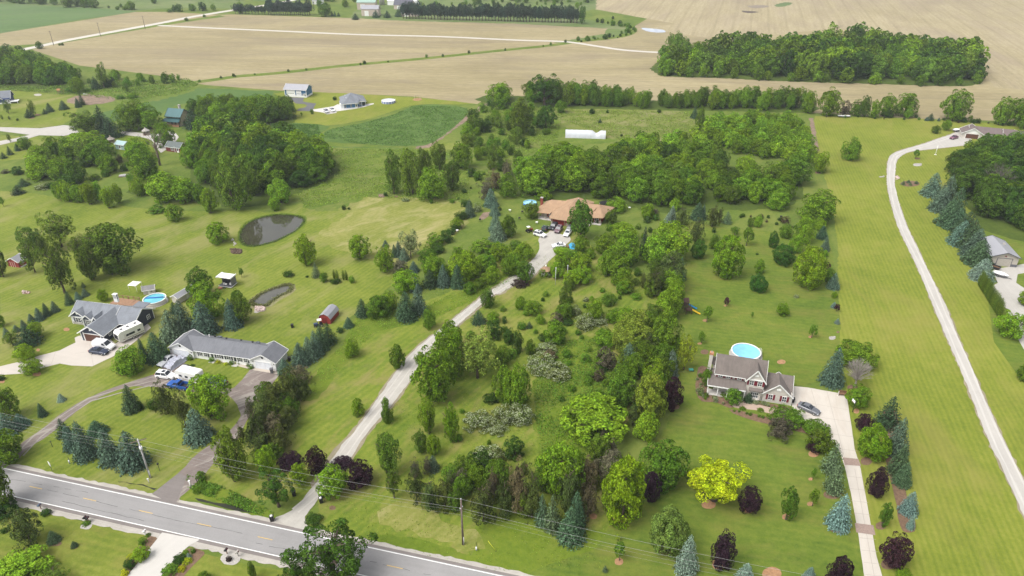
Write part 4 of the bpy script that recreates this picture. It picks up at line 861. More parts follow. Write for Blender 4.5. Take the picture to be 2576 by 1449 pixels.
farm((1018,26.5), 13, 6, 2.6, 4.0, PINK, shingle('roof_rust', (0.23,0.17,0.16)), -4, 'low farm shed with a rusty brown roof')
farm((1010,41.5), 14, 8, 3.2, 5.2, PINK, METR, -4, 'low farm shed with a pale grey metal roof beside the pine row')
farm((786,11), 10, 8, 3.5, 6, WS, METR, 5, 'small pale farm shed behind the left pine row')
for (x, y, r_, hh, lab) in ((961,12,2.6,16,'tall pale concrete silo in the farmstead'),(935,9,2.0,11,'short pale silo behind the round farm tree')):
    a = at(x, y); h = empty('silo', a, 0, lab, 'silo'); MB().cyl(0,0,0,hh,r_).build('wall', CONC, h)
    MB().tube([(0,0,hh),(0,0,hh+r_*.5),(0,0,hh+r_*.8)],[r_*1.02,r_*.7,.1],16).build('dome', CHROME, h)
a = at(2012,157); h = empty('house', a, R(-35), 'white farmhouse gable glimpsed inside the oval wood in the field', 'house')
walls(h, WS, [(0,0,7,9,6.5)]); gable(h, WS, 0,0,7,9,6.5,10.5,'y',.3,WHITE,WS); window(h, 2, 0, 4.6, 1, 1.4); window(h, 5, 0, 4.6, 1, 1.4)
a = at(1876/1,0) if False else None
# ---------------------------------------------------------------- vehicles
def carpaint(name, col, rough=.3):
    if name in MATS: return MATS[name]
    m, t, b = nt(name); b.inputs['Base Color'].default_value = (*col, 1); b.inputs['Roughness'].default_value = rough
    b.inputs['Metallic'].default_value = .1; b.inputs['Coat Weight'].default_value = .12; b.inputs['Coat Roughness'].default_value = .1
    MATS[name] = m; return m
HEAD = paint('headlight', (0.6,0.62,0.65), .15, .05, spec=.8); TAIL = paint('tail_light', (0.35,0.01,0.01), .25, .05)
def loft(b, st, M=None):
    """st: (x, half width, z bottom, z top, shoulder)"""
    k = 8; vs = []
    for x, w, zb, zt, s in st:
        vs += [(x,-w+.06,zb),(x,-w,zb+.12),(x,-w,zt-s),(x,-w+s,zt),(x,w-s,zt),(x,w,zt-s),(x,w,zb+.12),(x,w-.06,zb)]
    fs = [(i*k+j,(i+1)*k+j,(i+1)*k+(j+1) % k,i*k+(j+1) % k) for i in range(len(st)-1) for j in range(k)]
    fs += [tuple(range(k)), tuple(reversed(range((len(st)-1)*k, len(st)*k)))]
    b.add(vs, fs); return b
def wheels(root, xs, w, r=.34):
    for x in xs:
        for s in (-1, 1):
            y = s*(w-.1); wh = MB().tube([(x,y-.11,r),(x,y+.11,r)],[r,r],16).build('wheel', RUBBER, root)
            MB().tube([(x,y+s*.105,r),(x,y+s*.125,r)],[r*.62,r*.58],12).build('rim', CHROME, wh)
def car(kind, col, rear, front, label, L_=None, z=.07):
    """rear, front: ground points (world); the body's long axis runs between them"""
    d = front - rear; Ln = L_ or d.length; mid = (rear+front)/2
    root = empty({'sedan':'car','suv':'car','van':'van','pickup':'pickup_truck'}[kind], (mid.x,mid.y,z), math.atan2(d.y, d.x), label, {'sedan':'car','suv':'car','van':'van','pickup':'pickup truck'}[kind], 'parked vehicles')
    m = carpaint('car_'+col[0], col[1]); h = Ln/2; W = .92
    if kind == 'sedan':
        body = [(-h,W*.8,.35,.85,.1),(-h+.12,W*.95,.22,.98,.12),(-h+.9,W,.2,1.0,.1),(h-1.5,W,.2,.98,.1),(h-.5,W*.95,.2,.82,.12),(h-.1,W*.85,.22,.68,.12),(h,W*.7,.3,.6,.1)]
        cab = [(-h+.55,.72,.98),(-h+1.25,.60,1.42),(h-2.35,.60,1.45),(h-1.45,.74,.97)]
    elif kind == 'suv':
        body = [(-h,W*.85,.4,1.0,.1),(-h+.12,W*.97,.3,1.08,.1),(-h+.9,W,.28,1.1,.1),(h-1.35,W,.28,1.1,.1),(h-.35,W*.95,.28,1.0,.15),(h-.06,W*.88,.3,.85,.12),(h,W*.8,.35,.75,.1)]
        cab = [(-h+.15,.78,1.08),(-h+.5,.66,1.66),(h-2.0,.66,1.7),(h-1.3,.78,1.08)]
    elif kind == 'van':
        W = .98; body = [(-h,W*.97,.35,1.35,.05),(-h+.1,W,.3,1.4,.05),(h-1.3,W,.3,1.4,.05),(h-1.1,W,.3,1.2,.1),(h-.2,W*.95,.3,1.0,.15),(h,W*.88,.35,.85,.1)]
        cab = [(-h+.05,.92,1.38),(-h+.2,.84,2.15),(h-2.0,.84,2.15),(h-1.1,.9,1.2)]
    else:
        W = .98; body = [(h-3.3,W,.4,1.18,.06),(h-1.7,W,.4,1.18,.08),(h-.3,W*.97,.4,1.1,.12),(h,W*.85,.42,.95,.1)]
        cab = [(h-3.2,.84,1.15),(h-3.05,.72,1.78),(h-2.2,.72,1.8),(h-1.5,.84,1.15)]
    loft(MB(), body).build('body', m, root)
    g = MB(); k = 4; vs = []
    for i, (x, w, zt) in enumerate(cab):
        lo = .95 if kind == 'sedan' else 1.05
        if i in (0, 3): vs += [(x,-w-.1,zt-.08),(x,w+.1,zt-.08)]
        else: vs += [(x,-w,zt),(x,w,zt)]
    zb = cab[0][2]-.08; wb = cab[0][1]+.1
    g.add([vs[0],vs[1],vs[7],vs[6],vs[2],vs[3],vs[5],vs[4]], [(0,1,5,4),(1,2,6,5),(2,3,7,6),(3,0,4,7),(4,5,6,7)])
    if kind == 'van':
        # closed panel sides: body-coloured shell, glass only at windscreen and front doors
        g.build('cargo_shell', m, root); M2 = MB(); a1, a0 = vs[4], vs[6]; b1, b0 = vs[5], vs[7]
        f = lambda p, q, t: tuple(p[i]+(q[i]-p[i])*t for i in range(3)); o = .03
        M2.add([(f(a1,a0,.12)[0]+o,-.72,f(a1,a0,.12)[2]+o),(f(a1,a0,.12)[0]+o,.72,f(a1,a0,.12)[2]+o),(f(a1,a0,.85)[0]+o,.82,f(a1,a0,.85)[2]+o),(f(a1,a0,.85)[0]+o,-.82,f(a1,a0,.85)[2]+o)], [(0,1,2,3)])
        M2.build('windscreen', DARKGLASS, root)
        for s in (-1, 1): MB().add([(h-2.5,s*.975,1.42),(h-1.45,s*.985,1.3),(h-1.85,s*.90,1.92),(h-2.45,s*.90,1.92)], [(0,1,2,3)]).build('side_window', DARKGLASS, root)
        for i in range(3): MB().beam((-h+.6+i*1.2,-.8,2.2),(-h+.6+i*1.2,.8,2.2),.05,.05).build('roof_rack_bar', CHROME, root)
    else:
        g.build('window_glass', DARKGLASS, root)
        r = MB(); r.slab([(vs[2][0]-.03,-cab[1][1]-.02,vs[2][2]+.04),(vs[4][0]+.03,-cab[2][1]-.02,vs[4][2]+.04),(vs[5][0]+.03,cab[2][1]+.02,vs[5][2]+.04),(vs[3][0]-.03,cab[1][1]+.02,vs[3][2]+.04)], .06)
        for s in (0, 1):
            for a, b2 in ((0,2),(6,4)): r.beam(vs[a+s], vs[b2+s], .09, .07)
            p = (vs[2+s][0]*.45+vs[4+s][0]*.55,)+tuple(vs[2+s][1:]); q = (p[0]+.02, vs[s][1], vs[s][2]); r.beam(q, p, .09, .06)
        r.build('roof', m, root)
        if kind == 'suv': MB().box(cab[2][0]-1.0,-.4,cab[2][2]+.035,cab[2][0]-.25,.4,cab[2][2]+.06).build('sunroof', DARKGLASS, root)
    if kind == 'pickup':
        b = MB(); b.box(-h,-W,.45,h-3.3,-W+.12,1.2); b.box(-h,W-.12,.45,h-3.3,W,1.2); b.box(-h,-W+.12,.45,-h+.1,W-.12,1.2); b.build('bed_side', m, root)
        MB().box(-h+.1,-W+.12,.5,h-3.3,W-.12,.65).build('bed_floor', BLACK, root)
    for s in (-1, 1):
        zl = {'sedan':.62,'suv':.82,'van':.85,'pickup':.9}[kind]
        MB().box(h-.16,s*W*.78-.17,zl-.09,h-.01,s*W*.78+.1,zl+.08).build('headlight', HEAD, root)
        MB().box(-h-.02,s*W*.8-.12,zl+.05,-h+.12,s*W*.8+.12,zl+.3).build('tail_light', TAIL, root)
        MB().box(cab[3][0]-.15,s*(W+.02)-.08,cab[3][2]-.02,cab[3][0]-.02,s*(W+.12)+.02,cab[3][2]+.12).build('wing_mirror', m, root)
    MB().box(h-.08,-W*.6,.3,h+.03,W*.6,.5).build('bumper', BLACK, root)
    wheels(root, (-h+.85, h-.9), W, .36 if kind != 'sedan' else .33)
    return root
def t_(c, r): return lambda x, y: T(c, r, x, y)
q = t_(0,2)
car('van', ('white',(.74,.74,.75)), q(965,590), q(1150,618), 'white cargo van on the concrete drive of the navy house', 5.4)
car('sedan', ('navy',(.02,.03,.06)), q(920,645), q(1085,668), 'dark navy sedan parked beside the white cargo van', 4.7)
car('suv', ('white',(.74,.74,.75)), q(1590,890), q(1760,912), 'white sport utility car with sunroof in front of the cream motorhome', 4.7)
car('sedan', ('silver',(.42,.43,.45)), q(1740,712), q(1625,792), 'silver sedan next to the car under the grey tarp', 4.7)
car('pickup', ('blue',(.01,.08,.33)), q(1905,1020), q(1710,985), 'bright blue pickup truck parked along the cream motorhome', 5.4)
bp = car('pickup', ('darkblue',(.05,.07,.10)), q(2270,1000), q(2110,935), 'dark pickup with covered bed half hidden by a tree beside the asphalt drive', 5.2)
MB().box(-2.55,-.93,1.2,-.75,.93,1.26).build('bed_cover', paint('bed_cover',(0.10,0.13,0.19),.5), bp); MB().box(-2.75,-.95,.45,-2.62,.95,.65).build('chrome_bumper', CHROME, bp)
q = t_(3,2); car('sedan', ('grey',(.12,.125,.14)), q(325,1200), q(490,1272), 'grey sedan parked on the concrete drive of the two-storey house', 4.7)
q = t_(2,1)
car('suv', ('white',(.74,.74,.75)), q(240,915), q(322,940), 'white car parked on the grass left of the red garage door', 4.4)
car('suv', ('black',(.015,.015,.02)), q(438,830), q(398,868), 'black car parked straight in front of the red garage door', 4.5)
car('suv', ('mauve',(.16,.10,.115)), q(485,858), q(450,900), 'mauve-brown car in front of the ranch garage, right of the black car', 4.4)
car('sedan', ('white',(.74,.74,.75)), q(575,892), q(540,938), 'white sedan under the tall tree in front of the ranch garage', 4.4)
car('suv', ('graphite',(.07,.075,.08)), q(590,862), q(565,895), 'dark car mostly hidden by the tall tree beside the ranch garage', 4.3)
car('sedan', ('white',(.74,.74,.75)), q(500,1035), q(440,1040), 'white car half covered by the shrubs beside the gravel driveway', 4.4)
car('suv', ('green',(.03,.06,.05)), q(320,885), q(345,850), 'small dark green car parked on the lawn edge by the ranch walkway', 3.6)
q = t_(1,0)
car('suv', ('pearl',(.55,.55,.58)), q(695,1118), q(725,1148), 'pale grey car, left of two parked below the blue bungalow', 4.6)
car('suv', ('white',(.74,.74,.75)), q(758,1108), q(785,1134), 'white and black car, right of two parked below the blue bungalow', 4.6)
car('sedan', ('maroon',(.17,.06,.10)), T(3,0,1905,1385), T(3,0,1830,1408), 'maroon sedan on the limestone turnaround before the brown ranch house', 4.7)
car('sedan', ('red',(.18,.02,.03)), T(0,0,1650,1400), T(0,0,1690,1404), 'dark red car on the drive between the green-roofed house and the garage', 4.4)
car('sedan', ('pearl',(.55,.55,.58)), at(2022,673), at(2040,670), 'unused', 4.4) if False else None
# motorhome, fifth-wheel, trailers
RVW = paint('trailer_white', (0.70,0.685,0.65), .45, .04); STRIPE = paint('stripe_brown', (0.20,0.13,0.09)); GR = paint('trailer_grey', (0.13,0.13,0.14))
def camper(name, rear, front, H, label, cab=False, z=.07, cat='camper'):
    d = front-rear; Ln = d.length; mid = (rear+front)/2; h = Ln/2; W = 1.22
    root = empty(name, (mid.x,mid.y,z), math.atan2(d.y,d.x), label, cat)
    b = MB(); prof = [(-h,.55),(-h,H-.25),(-h+.2,H),(h-.7,H),(h-.15,H-.45),(h,H-1.2),(h-.05,.95),(h-.6,.55)] if not cab else [(-h,.45),(-h,H-.2),(-h+.2,H),(h-.5,H),(h-.1,H-.3),(h-.1,H-.95),(h-.9,H-1.15),(h-.9,.45)]
    n = len(prof); b.add([(x,-W,zz) for x, zz in prof]+[(x,W,zz) for x, zz in prof], [tuple(range(n)),tuple(reversed(range(n,2*n)))]+[(i,i+n,(i+1) % n+n,(i+1) % n) for i in range(n)])
    b.build('body', RVW, root)
    for s in (-1, 1):
        MB().box(-h+.1,s*W-.015,.95,h-.9,s*W+.015,1.08).build('stripe', STRIPE, root); 
        for x in ((-h+.9,-h+2.4,-.2,h-2.6) if not cab else (-h+.8,-.6,1.0)):
            w = MB().box(x,s*W-.02,1.55,x+.8,s*W+.03,2.1).build('window', BLACK, root); MB().box(x+.06,s*W-.02,1.6,x+.74,s*W+.045,2.05).build('pane', DARKGLASS, w)
        MB().box(h-2.0,s*W-.02,.65,h-1.4,s*W+.035,2.35).build('door', paint('door_cream',(0.62,0.60,0.56)), root)
        MB().box(-h+.3,s*W-.01,.5,h-1.2,s*W+.02,.62).build('skirt', GR, root)
    for x in (-h*.6,0,h*.5): MB().box(x-.28,-.25,H-.01,x+.28,.25,H+.16).build('roof_vent', GR if not cab else RVW, root)
    if cab:
        loft(MB(), [(h-1.0,W*.9,.4,1.2,.1),(h+.5,W*.85,.4,1.05,.15),(h+.75,W*.7,.45,.9,.1)]).build('hood', RVW, root)
        MB().add([(h-.88,-1.0,1.95),(h-.88,1.0,1.95),(h-.25,1.0,1.18),(h-.25,-1.0,1.18)], [(0,1,2,3)]).build('windscreen', DARKGLASS, root)
        wheels(root, (-h+1.6,h-.1), W, .38)
    else:
        MB().box(h-.30,-.9,1.25,h+.04,.9,H-.75).build('front_cap', BLACK, root)
        wheels(root, (-h+2.2,-h+3.05), W, .38); MB().beam((h-.2,0,.5),(h+.5,0,.35),.12,.12).build('hitch', BLACK, root)
    return root
q = t_(0,2)
camper('travel_trailer', q(1440,445), q(1190,560), 3.3, 'long white travel trailer parked beside the navy house', cat='travel trailer')
camper('motorhome', q(2030,955), q(1815,905), 3.0, 'cream motorhome between the white sport utility car and the blue pickup', True, cat='motorhome')
# car under a tarp
a, b2 = q(1690,820), q(1850,712); d = b2-a; mid = (a+b2)/2
root = empty('covered_car', (mid.x,mid.y,.07), math.atan2(d.y,d.x), 'car hidden under a crumpled grey tarp beside the silver sedan', 'covered car')
rnd = random.Random(8); b = MB(); nx, ny = 22, 14; vs = []
for i in range(nx+1):
    for j in range(ny+1):
        x = -2.6+5.2*i/nx; y = -1.35+2.7*j/ny; e = max(abs(x)/2.35, abs(y)/1.0)
        hh = 1.45-.45*(abs(x+.2)>1.2)-.15*rnd.random() if e < .98 else max(.02, .75-(e-.98)*2.6)
        vs.append((x+rnd.uniform(-.05,.05), y+rnd.uniform(-.05,.05), hh+.10*math.sin(x*5+y*3)*(e<1.2)))
b.add(vs, [(i*(ny+1)+j,(i+1)*(ny+1)+j,(i+1)*(ny+1)+j+1,i*(ny+1)+j+1) for i in range(nx) for j in range(ny)]); b.build('tarp', paint('tarp_grey',(0.36,0.37,0.43),.45,.25,1.2), root)
wheels(root, (-1.5,1.5), .85, .3)
# food stand trailer
q = t_(0,1); a = q(2225,1430); root = empty('exhibition_trailer', (a.x,a.y,0), R(-14), 'black open-sided trailer with a white roof standing on the lawn', 'trailer')
part(root, 'wall', GR, (0,2.2,.5,3.6,2.35,2.9),(3.45,0,.5,3.6,2.2,2.9),(0,.9,.5,.12,2.2,2.9)); part(root, 'deck', paint('deck_dark',(0.05,.05,.06)), (-.3,-.6,.35,3.7,2.35,.5)); part(root, 'roof', WHITE, (-.2,-.3,2.9,3.9,2.5,3.05),(-.8,-.5,2.95,-.2,2.5,3.2),(3.7,-.3,3.05,3.9,2.5,3.25))
part(root, 'deck_rim', WHITE, (-.34,-.68,.3,3.74,-.6,.45),(3.7,-.6,.3,3.78,2.3,.45)); part(root, 'banner', paint('banner_brown',(0.18,0.11,0.11)), (.5,2.15,1.4,2.0,2.19,2.5)); part(root, 'drum', WHITE, (.6,.3,.5,1.0,.7,.9),(1.2,.2,.5,1.7,.6,.8),(2.5,.5,.5,3.1,1.0,1.0))
wheels(root, (1.8,), 1.2, .3); part(root, 'step_box', paint('box_orange',(0.40,0.16,0.10)), (.2,-1.9,0,1.2,-1.0,.4))
# boats and utility trailers by the pole building
def boat(p, ang, L_, label, cover=True):
    r = empty('boat', (p.x,p.y,.07), ang, label, 'boat'); loft(MB(), [(-L_/2,.85,.55,1.0,.05),(0,.95,.5,1.05,.05),(L_*.3,.7,.55,1.1,.05),(L_/2,.08,.85,1.15,.02)]).build('hull', GR, r)
    b = MB(); k = 7; vs = []
    for x, w, zz in ((-L_/2-.02,.82,1.05),(-L_*.25,.95,1.45),(L_*.1,.95,1.5),(L_*.35,.6,1.3),(L_/2,.1,1.18)):
        for j in range(k): t = PI*j/(k-1); vs.append((x,-w*math.cos(t),.98+(zz-.98)*math.sin(t)))
    b.add(vs, [(i*k+j,(i+1)*k+j,(i+1)*k+j+1,i*k+j+1) for i in range(4) for j in range(k-1)], True); b.build('cover', WHITE, r)
    wheels(r, (-.4,), .95, .28); MB().beam((L_/2-.6,0,.45),(L_/2+.9,0,.4),.1,.1).build('trailer_tongue', BLACK, r); return r
boat(T(3,1,2335,1335), R(-52), 4.2, 'boat under a white cover on its trailer in front of the pole building')
boat(T(3,0,1895,1325), R(15), 3.6, 'small white boat parked at the top end of the limestone drive')
p = T(3,1,2270,1255); r = empty('utility_trailer', (p.x,p.y,.07), R(-50), 'dark utility trailer beside the pole building door', 'trailer')
part(r, 'bed', WOOD, (-1.7,-.85,.5,1.5,.85,.6)); part(r, 'side_rail', BLACK, (-1.7,-.9,.5,1.5,-.85,1.0),(-1.7,.85,.5,1.5,.9,1.0),(1.5,-.9,.5,1.56,.9,1.0)); part(r, 'tailgate', BLACK, (-1.76,-.9,.5,-1.7,.9,1.7)); wheels(r, (-.2,), 1.0, .3)
p = T(3,0,770,1178); r = empty('flatbed_trailer', (p.x,p.y,0), R(-2), 'black flatbed trailer with white deck parked at the field edge', 'trailer'); part(r, 'bed', WHITE, (-3.2,-1,.6,2.6,1,.72)); part(r, 'side_rail', BLACK, (-3.3,-1.06,.45,2.7,-1,.72)); wheels(r, (-.6,.2), 1.0, .32)

# ---------------------------------------------------------------- pools
LINER = water('pool_water_blue', (0.16,0.42,0.66), .1); LINER2 = water('pool_water_teal', (0.10,0.40,0.48), .1); POOLW = paint('pool_wall_grey',(0.42,0.41,0.42)); COVER = paint('pool_cover_white',(0.66,0.68,0.72),.4)
def pool(o, rx, hh, wm, rim, wat, label, pad=None, ladder=True, posts=0):
    a = at(*o); r = empty('swimming_pool', a, 0, label, 'swimming pool'); k = 28
    b = MB(); vs = []
    for rr_, z in ((rx,0),(rx,hh),(rx-.12,hh),(rx-.12,.1)): vs += [(rr_*math.cos(2*PI*i/k), rr_*math.sin(2*PI*i/k), z) for i in range(k)]
    b.add(vs, [(j*k+i,j*k+(i+1) % k,(j+1)*k+(i+1) % k,(j+1)*k+i) for j in range(3) for i in range(k)], True); b.build('wall', wm, r)
    b = MB(); vs = []
    for rr_, z in ((rx+.08,hh),(rx+.08,hh+.07),(rx-.16,hh+.07),(rx-.16,hh)): vs += [(rr_*math.cos(2*PI*i/k), rr_*math.sin(2*PI*i/k), z) for i in range(k)]
    b.add(vs, [(j*k+i,j*k+(i+1) % k,((j+1) % 4)*k+(i+1) % k,((j+1) % 4)*k+i) for j in range(4) for i in range(k)]); b.build('rim', rim, r)
    me = bpy.data.meshes.new('water'); me.from_pydata([((rx-.13)*math.cos(2*PI*i/k), (rx-.13)*math.sin(2*PI*i/k), hh-.14) for i in range(k)], [], [tuple(range(k))]); link('water', me, wat, r)
    for i in range(posts): t = 2*PI*i/posts; MB().box(rx*math.cos(t)-.09,rx*math.sin(t)-.09,0,rx*math.cos(t)+.09,rx*math.sin(t)+.09,hh).build('upright', rim, r)
    if ladder:
        b = MB()
        for y in (-.25,.25): b.tube([(rx+.55,y,0),(rx+.2,y,hh+.7),(rx-.2,y,hh+.7),(rx-.3,y,hh-.3)], .035, 5)
        for i in range(4): b.beam((rx+.5-.08*i,-.25,.3+.3*i),(rx+.5-.08*i,.25,.3+.3*i),.06,.04)
        b.build('ladder', WHITE, r)
    if pad:
        me = bpy.data.meshes.new('gravel_ring'); me.from_pydata([(pad*math.cos(2*PI*i/k)+.05, pad*math.sin(2*PI*i/k), .06) for i in range(k)], [], [tuple(range(k))]); link('gravel_ring', me, STONE, r)
    return r
pool((1875,894), 3.45, 1.25, POOLW, WHITE, LINER, 'round pool with white rim and sky-blue water behind the two-storey house', 3.95, True)
pool((391,760), 2.95, 1.2, SIDE, WHITE, LINER2, 'round pool with turquoise water beside the wooden deck of the navy house', 3.3, True).name
pool((977,258), 3.5, 1.2, paint('pool_wall_blue',(0.16,0.20,0.33)), WHITE, COVER, 'round pool with a white cover on the lawn of the blue bungalow', None, True, 14)
me_o = [o for o in COL.objects if o.name.startswith('swimming_pool')][1]
MB().tube([(-2.5,.2,1.14),(0,.5,1.14),(2.4,.9,1.14)], [.18,.2,.16], 8).build('cover_roll', paint('cover_roll_blue',(0.02,0.12,0.42)), me_o)
pf = pool((1333,515), 2.3, .9, paint('pool_wall_blue2',(0.02,0.10,0.55)), paint('rim_aqua',(0.25,0.55,0.65)), paint('pool_tarp_aqua',(0.30,0.55,0.62),.5,.25,2), 'sagging blue pool with pale aqua cover left of the ranch house', None, False)
# trampoline behind the ranch house
a = at(1773-0,0) if False else at(1500+0*1,505); a = T(2,1,935,615)
r = empty('trampoline', (a.x,a.y,0), 0, 'round black trampoline half hidden behind the ranch house roof', 'trampoline'); MB().cyl(0,0,.85,.9,2.0,n=24).build('mat', BLACK, r)
for i in range(6): t = 2*PI*i/6; MB().cyl(2.0*math.cos(t),2.0*math.sin(t),0,.9,.04,n=5).build('leg', CHROME, r)
# deck of the navy house
a = at(352,768); r = empty('deck', (a.x-4.2,a.y-1.5,0), R(-12), 'raised wooden deck with rails between the navy house and its pool', 'deck'); DK = paint('deck_wood',(0.27,0.16,0.10),.8,.2,2)
part(r, 'deck_floor', DK, (-3.5,0,.9,3.6,3.2,1.05)); 
for x in (-3.4,-1.7,0,1.7,3.4): part(r, 'deck_post', DK, (x-.08,3.1,0,x+.08,3.26,2.0),(x-.08,-.02,0,x+.08,.1,.9))
b = MB(); b.box(-3.5,3.12,1.9,3.6,3.2,2.0); b.box(3.5,.1,1.9,3.58,3.1,2.0); b.box(-3.5,3.14,1.45,3.6,3.18,1.5); b.build('deck_rail', DK, r)
part(r, 'stairs', DK, (3.6,.4,0,4.4,1.6,.3),(3.6,.4,.3,4.1,1.6,.6),(3.6,.4,.6,3.9,1.6,.9))
p = at(345,737); r = empty('patio_canopy', (p.x,p.y,1.05), R(-10), 'white square canopy standing on the wooden deck', 'canopy'); roofpolys(r, WHITE, [((-1.3,-1.3,2),(1.3,-1.3,2),(0,0,2.6)),((1.3,-1.3,2),(1.3,1.3,2),(0,0,2.6)),((1.3,1.3,2),(-1.3,1.3,2),(0,0,2.6)),((-1.3,1.3,2),(-1.3,-1.3,2),(0,0,2.6))], .03, 'canopy_cloth')
for x in (-1.2,1.2):
    for y in (-1.2,1.2): MB().cyl(x,y,0,2,.04,n=5).build('post', WHITE, r)
# play sets
a = T(2,2,1795,245); r = empty('play_set', (a.x,a.y,0), R(8), 'wooden play set with a blue slide and a yellow slide on the lawn', 'play set'); DKW = paint('playset_wood',(0.085,0.05,0.04),.85,.15)
for x0, y0 in ((-1.5,1.9),(-1.6,-1.0)):
    for x in (0,1.5):
        for y in (0,1.4): part(r, 'post', DKW, (x0+x-.07,y0+y-.07,0,x0+x+.07,y0+y+.07,2.3))
    part(r, 'platform', DKW, (x0-.1,y0-.1,1.15,x0+1.6,y0+1.5,1.25)); part(r, 'railing', DKW, (x0-.05,y0-.1,1.5,x0+1.55,y0-.04,1.9),(x0-.1,y0,1.5,x0-.04,y0+1.4,1.9))
roofpolys(r, DKW, [((-1.7,1.7,2.2),(.2,1.7,2.2),(.2,2.6,3.1),(-1.7,2.6,3.1)),((-1.7,2.6,3.1),(.2,2.6,3.1),(.2,3.5,2.2),(-1.7,3.5,2.2))], .08)
MB().beam((-.9,-1,2.25),(-.9,1.9,2.3),.14,.14).build('swing_beam', DKW, r); 
def slide(x, y, ang, m):
    M = Matrix.Translation((x,y,0)) @ Matrix.Rotation(ang, 4, 'Z'); b = MB(); pts = [(0,1.2),(.6,.95),(1.4,.55),(2.1,.22),(2.5,.15)]
    for (xa,za),(xb,zb) in zip(pts, pts[1:]):
        b.add([M @ Vector(p) for p in ((xa,-.26,za),(xb,-.26,zb),(xb,.26,zb),(xa,.26,za),(xa,-.26,za-.05),(xb,-.26,zb-.05),(xb,.26,zb-.05),(xa,.26,za-.05))], [(0,1,2,3),(7,6,5,4)])
        for s in (-.28,.28): b.beam(M @ Vector((xa,s,za+.06)), M @ Vector((xb,s,zb+.06)), .05, .14)
    return b.build('slide', m, r)
slide(.1, 2.4, R(-24), paint('slide_blue',(0.02,0.22,0.42),.35)); slide(.0, -.4, R(-24), paint('slide_yellow',(0.62,0.42,0.03),.35))
for y in (0.2,1.0): MB().tube([(-.9,y,2.2),(-.9,y,.5)], .02, 4).build('swing_rope', BLACK, r)
part(r, 'swing_seat', BLACK, (-1.05,.15,.47,-.75,1.05,.52)); part(r, 'sign_panel', WHITE, (-1.72,1.9,1.55,-1.66,2.3,1.95))
def swingset(p, label, m):
    r = empty('swing_set', (p.x,p.y,0), R(5), label, 'swing set')
    for x in (-1.5,1.5):
        for s in (-1,1): MB().beam((x,s*.9,0),(x,0,2.4),.1,.1).build('leg', m, r)
    MB().beam((-1.7,0,2.4),(1.7,0,2.4),.12,.12).build('top_beam', m, r)
    for x in (-.7,.5): MB().tube([(x,0,2.4),(x,0,.5)], .02, 4).build('swing_rope', BLACK, r); part(r, 'swing_seat', BLACK, (x-.2,-.1,.46,x+.2,.1,.5))
    return r
sheet('mulch_ring', [(1038,250),(1046,247),(1058,247),(1062,251),(1050,254),(1040,253)], .06, REDMULCH, smooth=2)
swingset(at(1050,250.5), 'pale wooden swing set on bare mulch beside the covered pool', paint('pale_wood',(0.42,0.34,0.25)))
r = swingset(T(0,0,618,945), 'brown wooden climbing frame behind the far-left blue house', WOOD); part(r, 'platform', WOOD, (-1.4,-.9,1.2,0,.9,1.3)); roofpolys(r, paint('frame_orange',(0.28,0.12,0.04)), [((-1.6,-1,2.2),(.1,-1,2.2),(.1,0,2.9),(-1.6,0,2.9)),((-1.6,0,2.9),(.1,0,2.9),(.1,1,2.2),(-1.6,1,2.2))], .06)

# ---------------------------------------------------------------- poles, wires, signs, mailboxes, bins
def zof(ub, yt):      # height of a point seen at picture height yt above the ground point seen at ub
    Y = at(*ub).y; b = (yt-CY)/FPX; k = (math.sin(PITCH)+b*math.cos(PITCH))/(math.cos(PITCH)-b*math.sin(PITCH)); return CAMH-Y*k
POLE1, POLE2 = at(378.7,1202), at(1165,1370)
POLEW = paint('pole_wood', (0.15,0.115,0.10), .95, .25, 3); POLEG = paint('pole_grey', (0.36,0.35,0.35), .9, .15, 2); WIREM = paint('wire', (0.30,0.30,0.29), .6); INS = paint('insulator', (0.6,0.6,0.62), .3)
def upole(p, H, m, label, arm=None, can=False):
    r = empty('utility_pole', (p.x,p.y,0), 0, label, 'utility pole', 'utility poles along the road'); MB().cyl(0,0,0,H,.20,.13,12).build('pole', m, r)
    if arm: MB().beam((-arm,-.6,H-.35),(arm,.6,H-.2),.12,.14).build('crossarm', POLEW, r)
    if can: MB().cyl(.25,-.3,H-2.3,H-1.4,.28,n=14).build('transformer', INS, r); MB().cyl(.25,-.3,H-1.4,H-1.2,.06,n=6).build('bushing', BLACK, r)
    for z, x in ((H+.12,0),(H-1.6,.2),(H-2.1,-.2)): MB().cyl(x,0,z-.12,z+.12,.07,n=8).build('insulator', INS, r)
    MB().cyl(.16,-.12,0,2.0,.06,n=6).build('conduit', INS, r)
    return r
upole(POLE1, 9.6, POLEG, 'pale grey utility pole with transformer can and crossarm by the spruces', 1.3, True)
upole(POLE2, 10.8, POLEW, 'dark wooden utility pole on the roadside grass left of the pine belt', None, False)
dv = POLE2-POLE1
P0_, P3_ = POLE1-dv*1.02, POLE2+dv*1.02
def wire(a, b, sag, label, r_=.022):
    n = 24; pts = [a.lerp(b, i/n) - Vector((0,0,4*sag*(i/n)*(1-i/n))) for i in range(n+1)]
    tag(MB().tube(pts, r_, 5, cap=False).build('power_line', WIREM), label, 'power line', 'power lines along the road')
def V(p, z, dx=0, dy=0): return Vector((p.x+dx, p.y+dy, z))
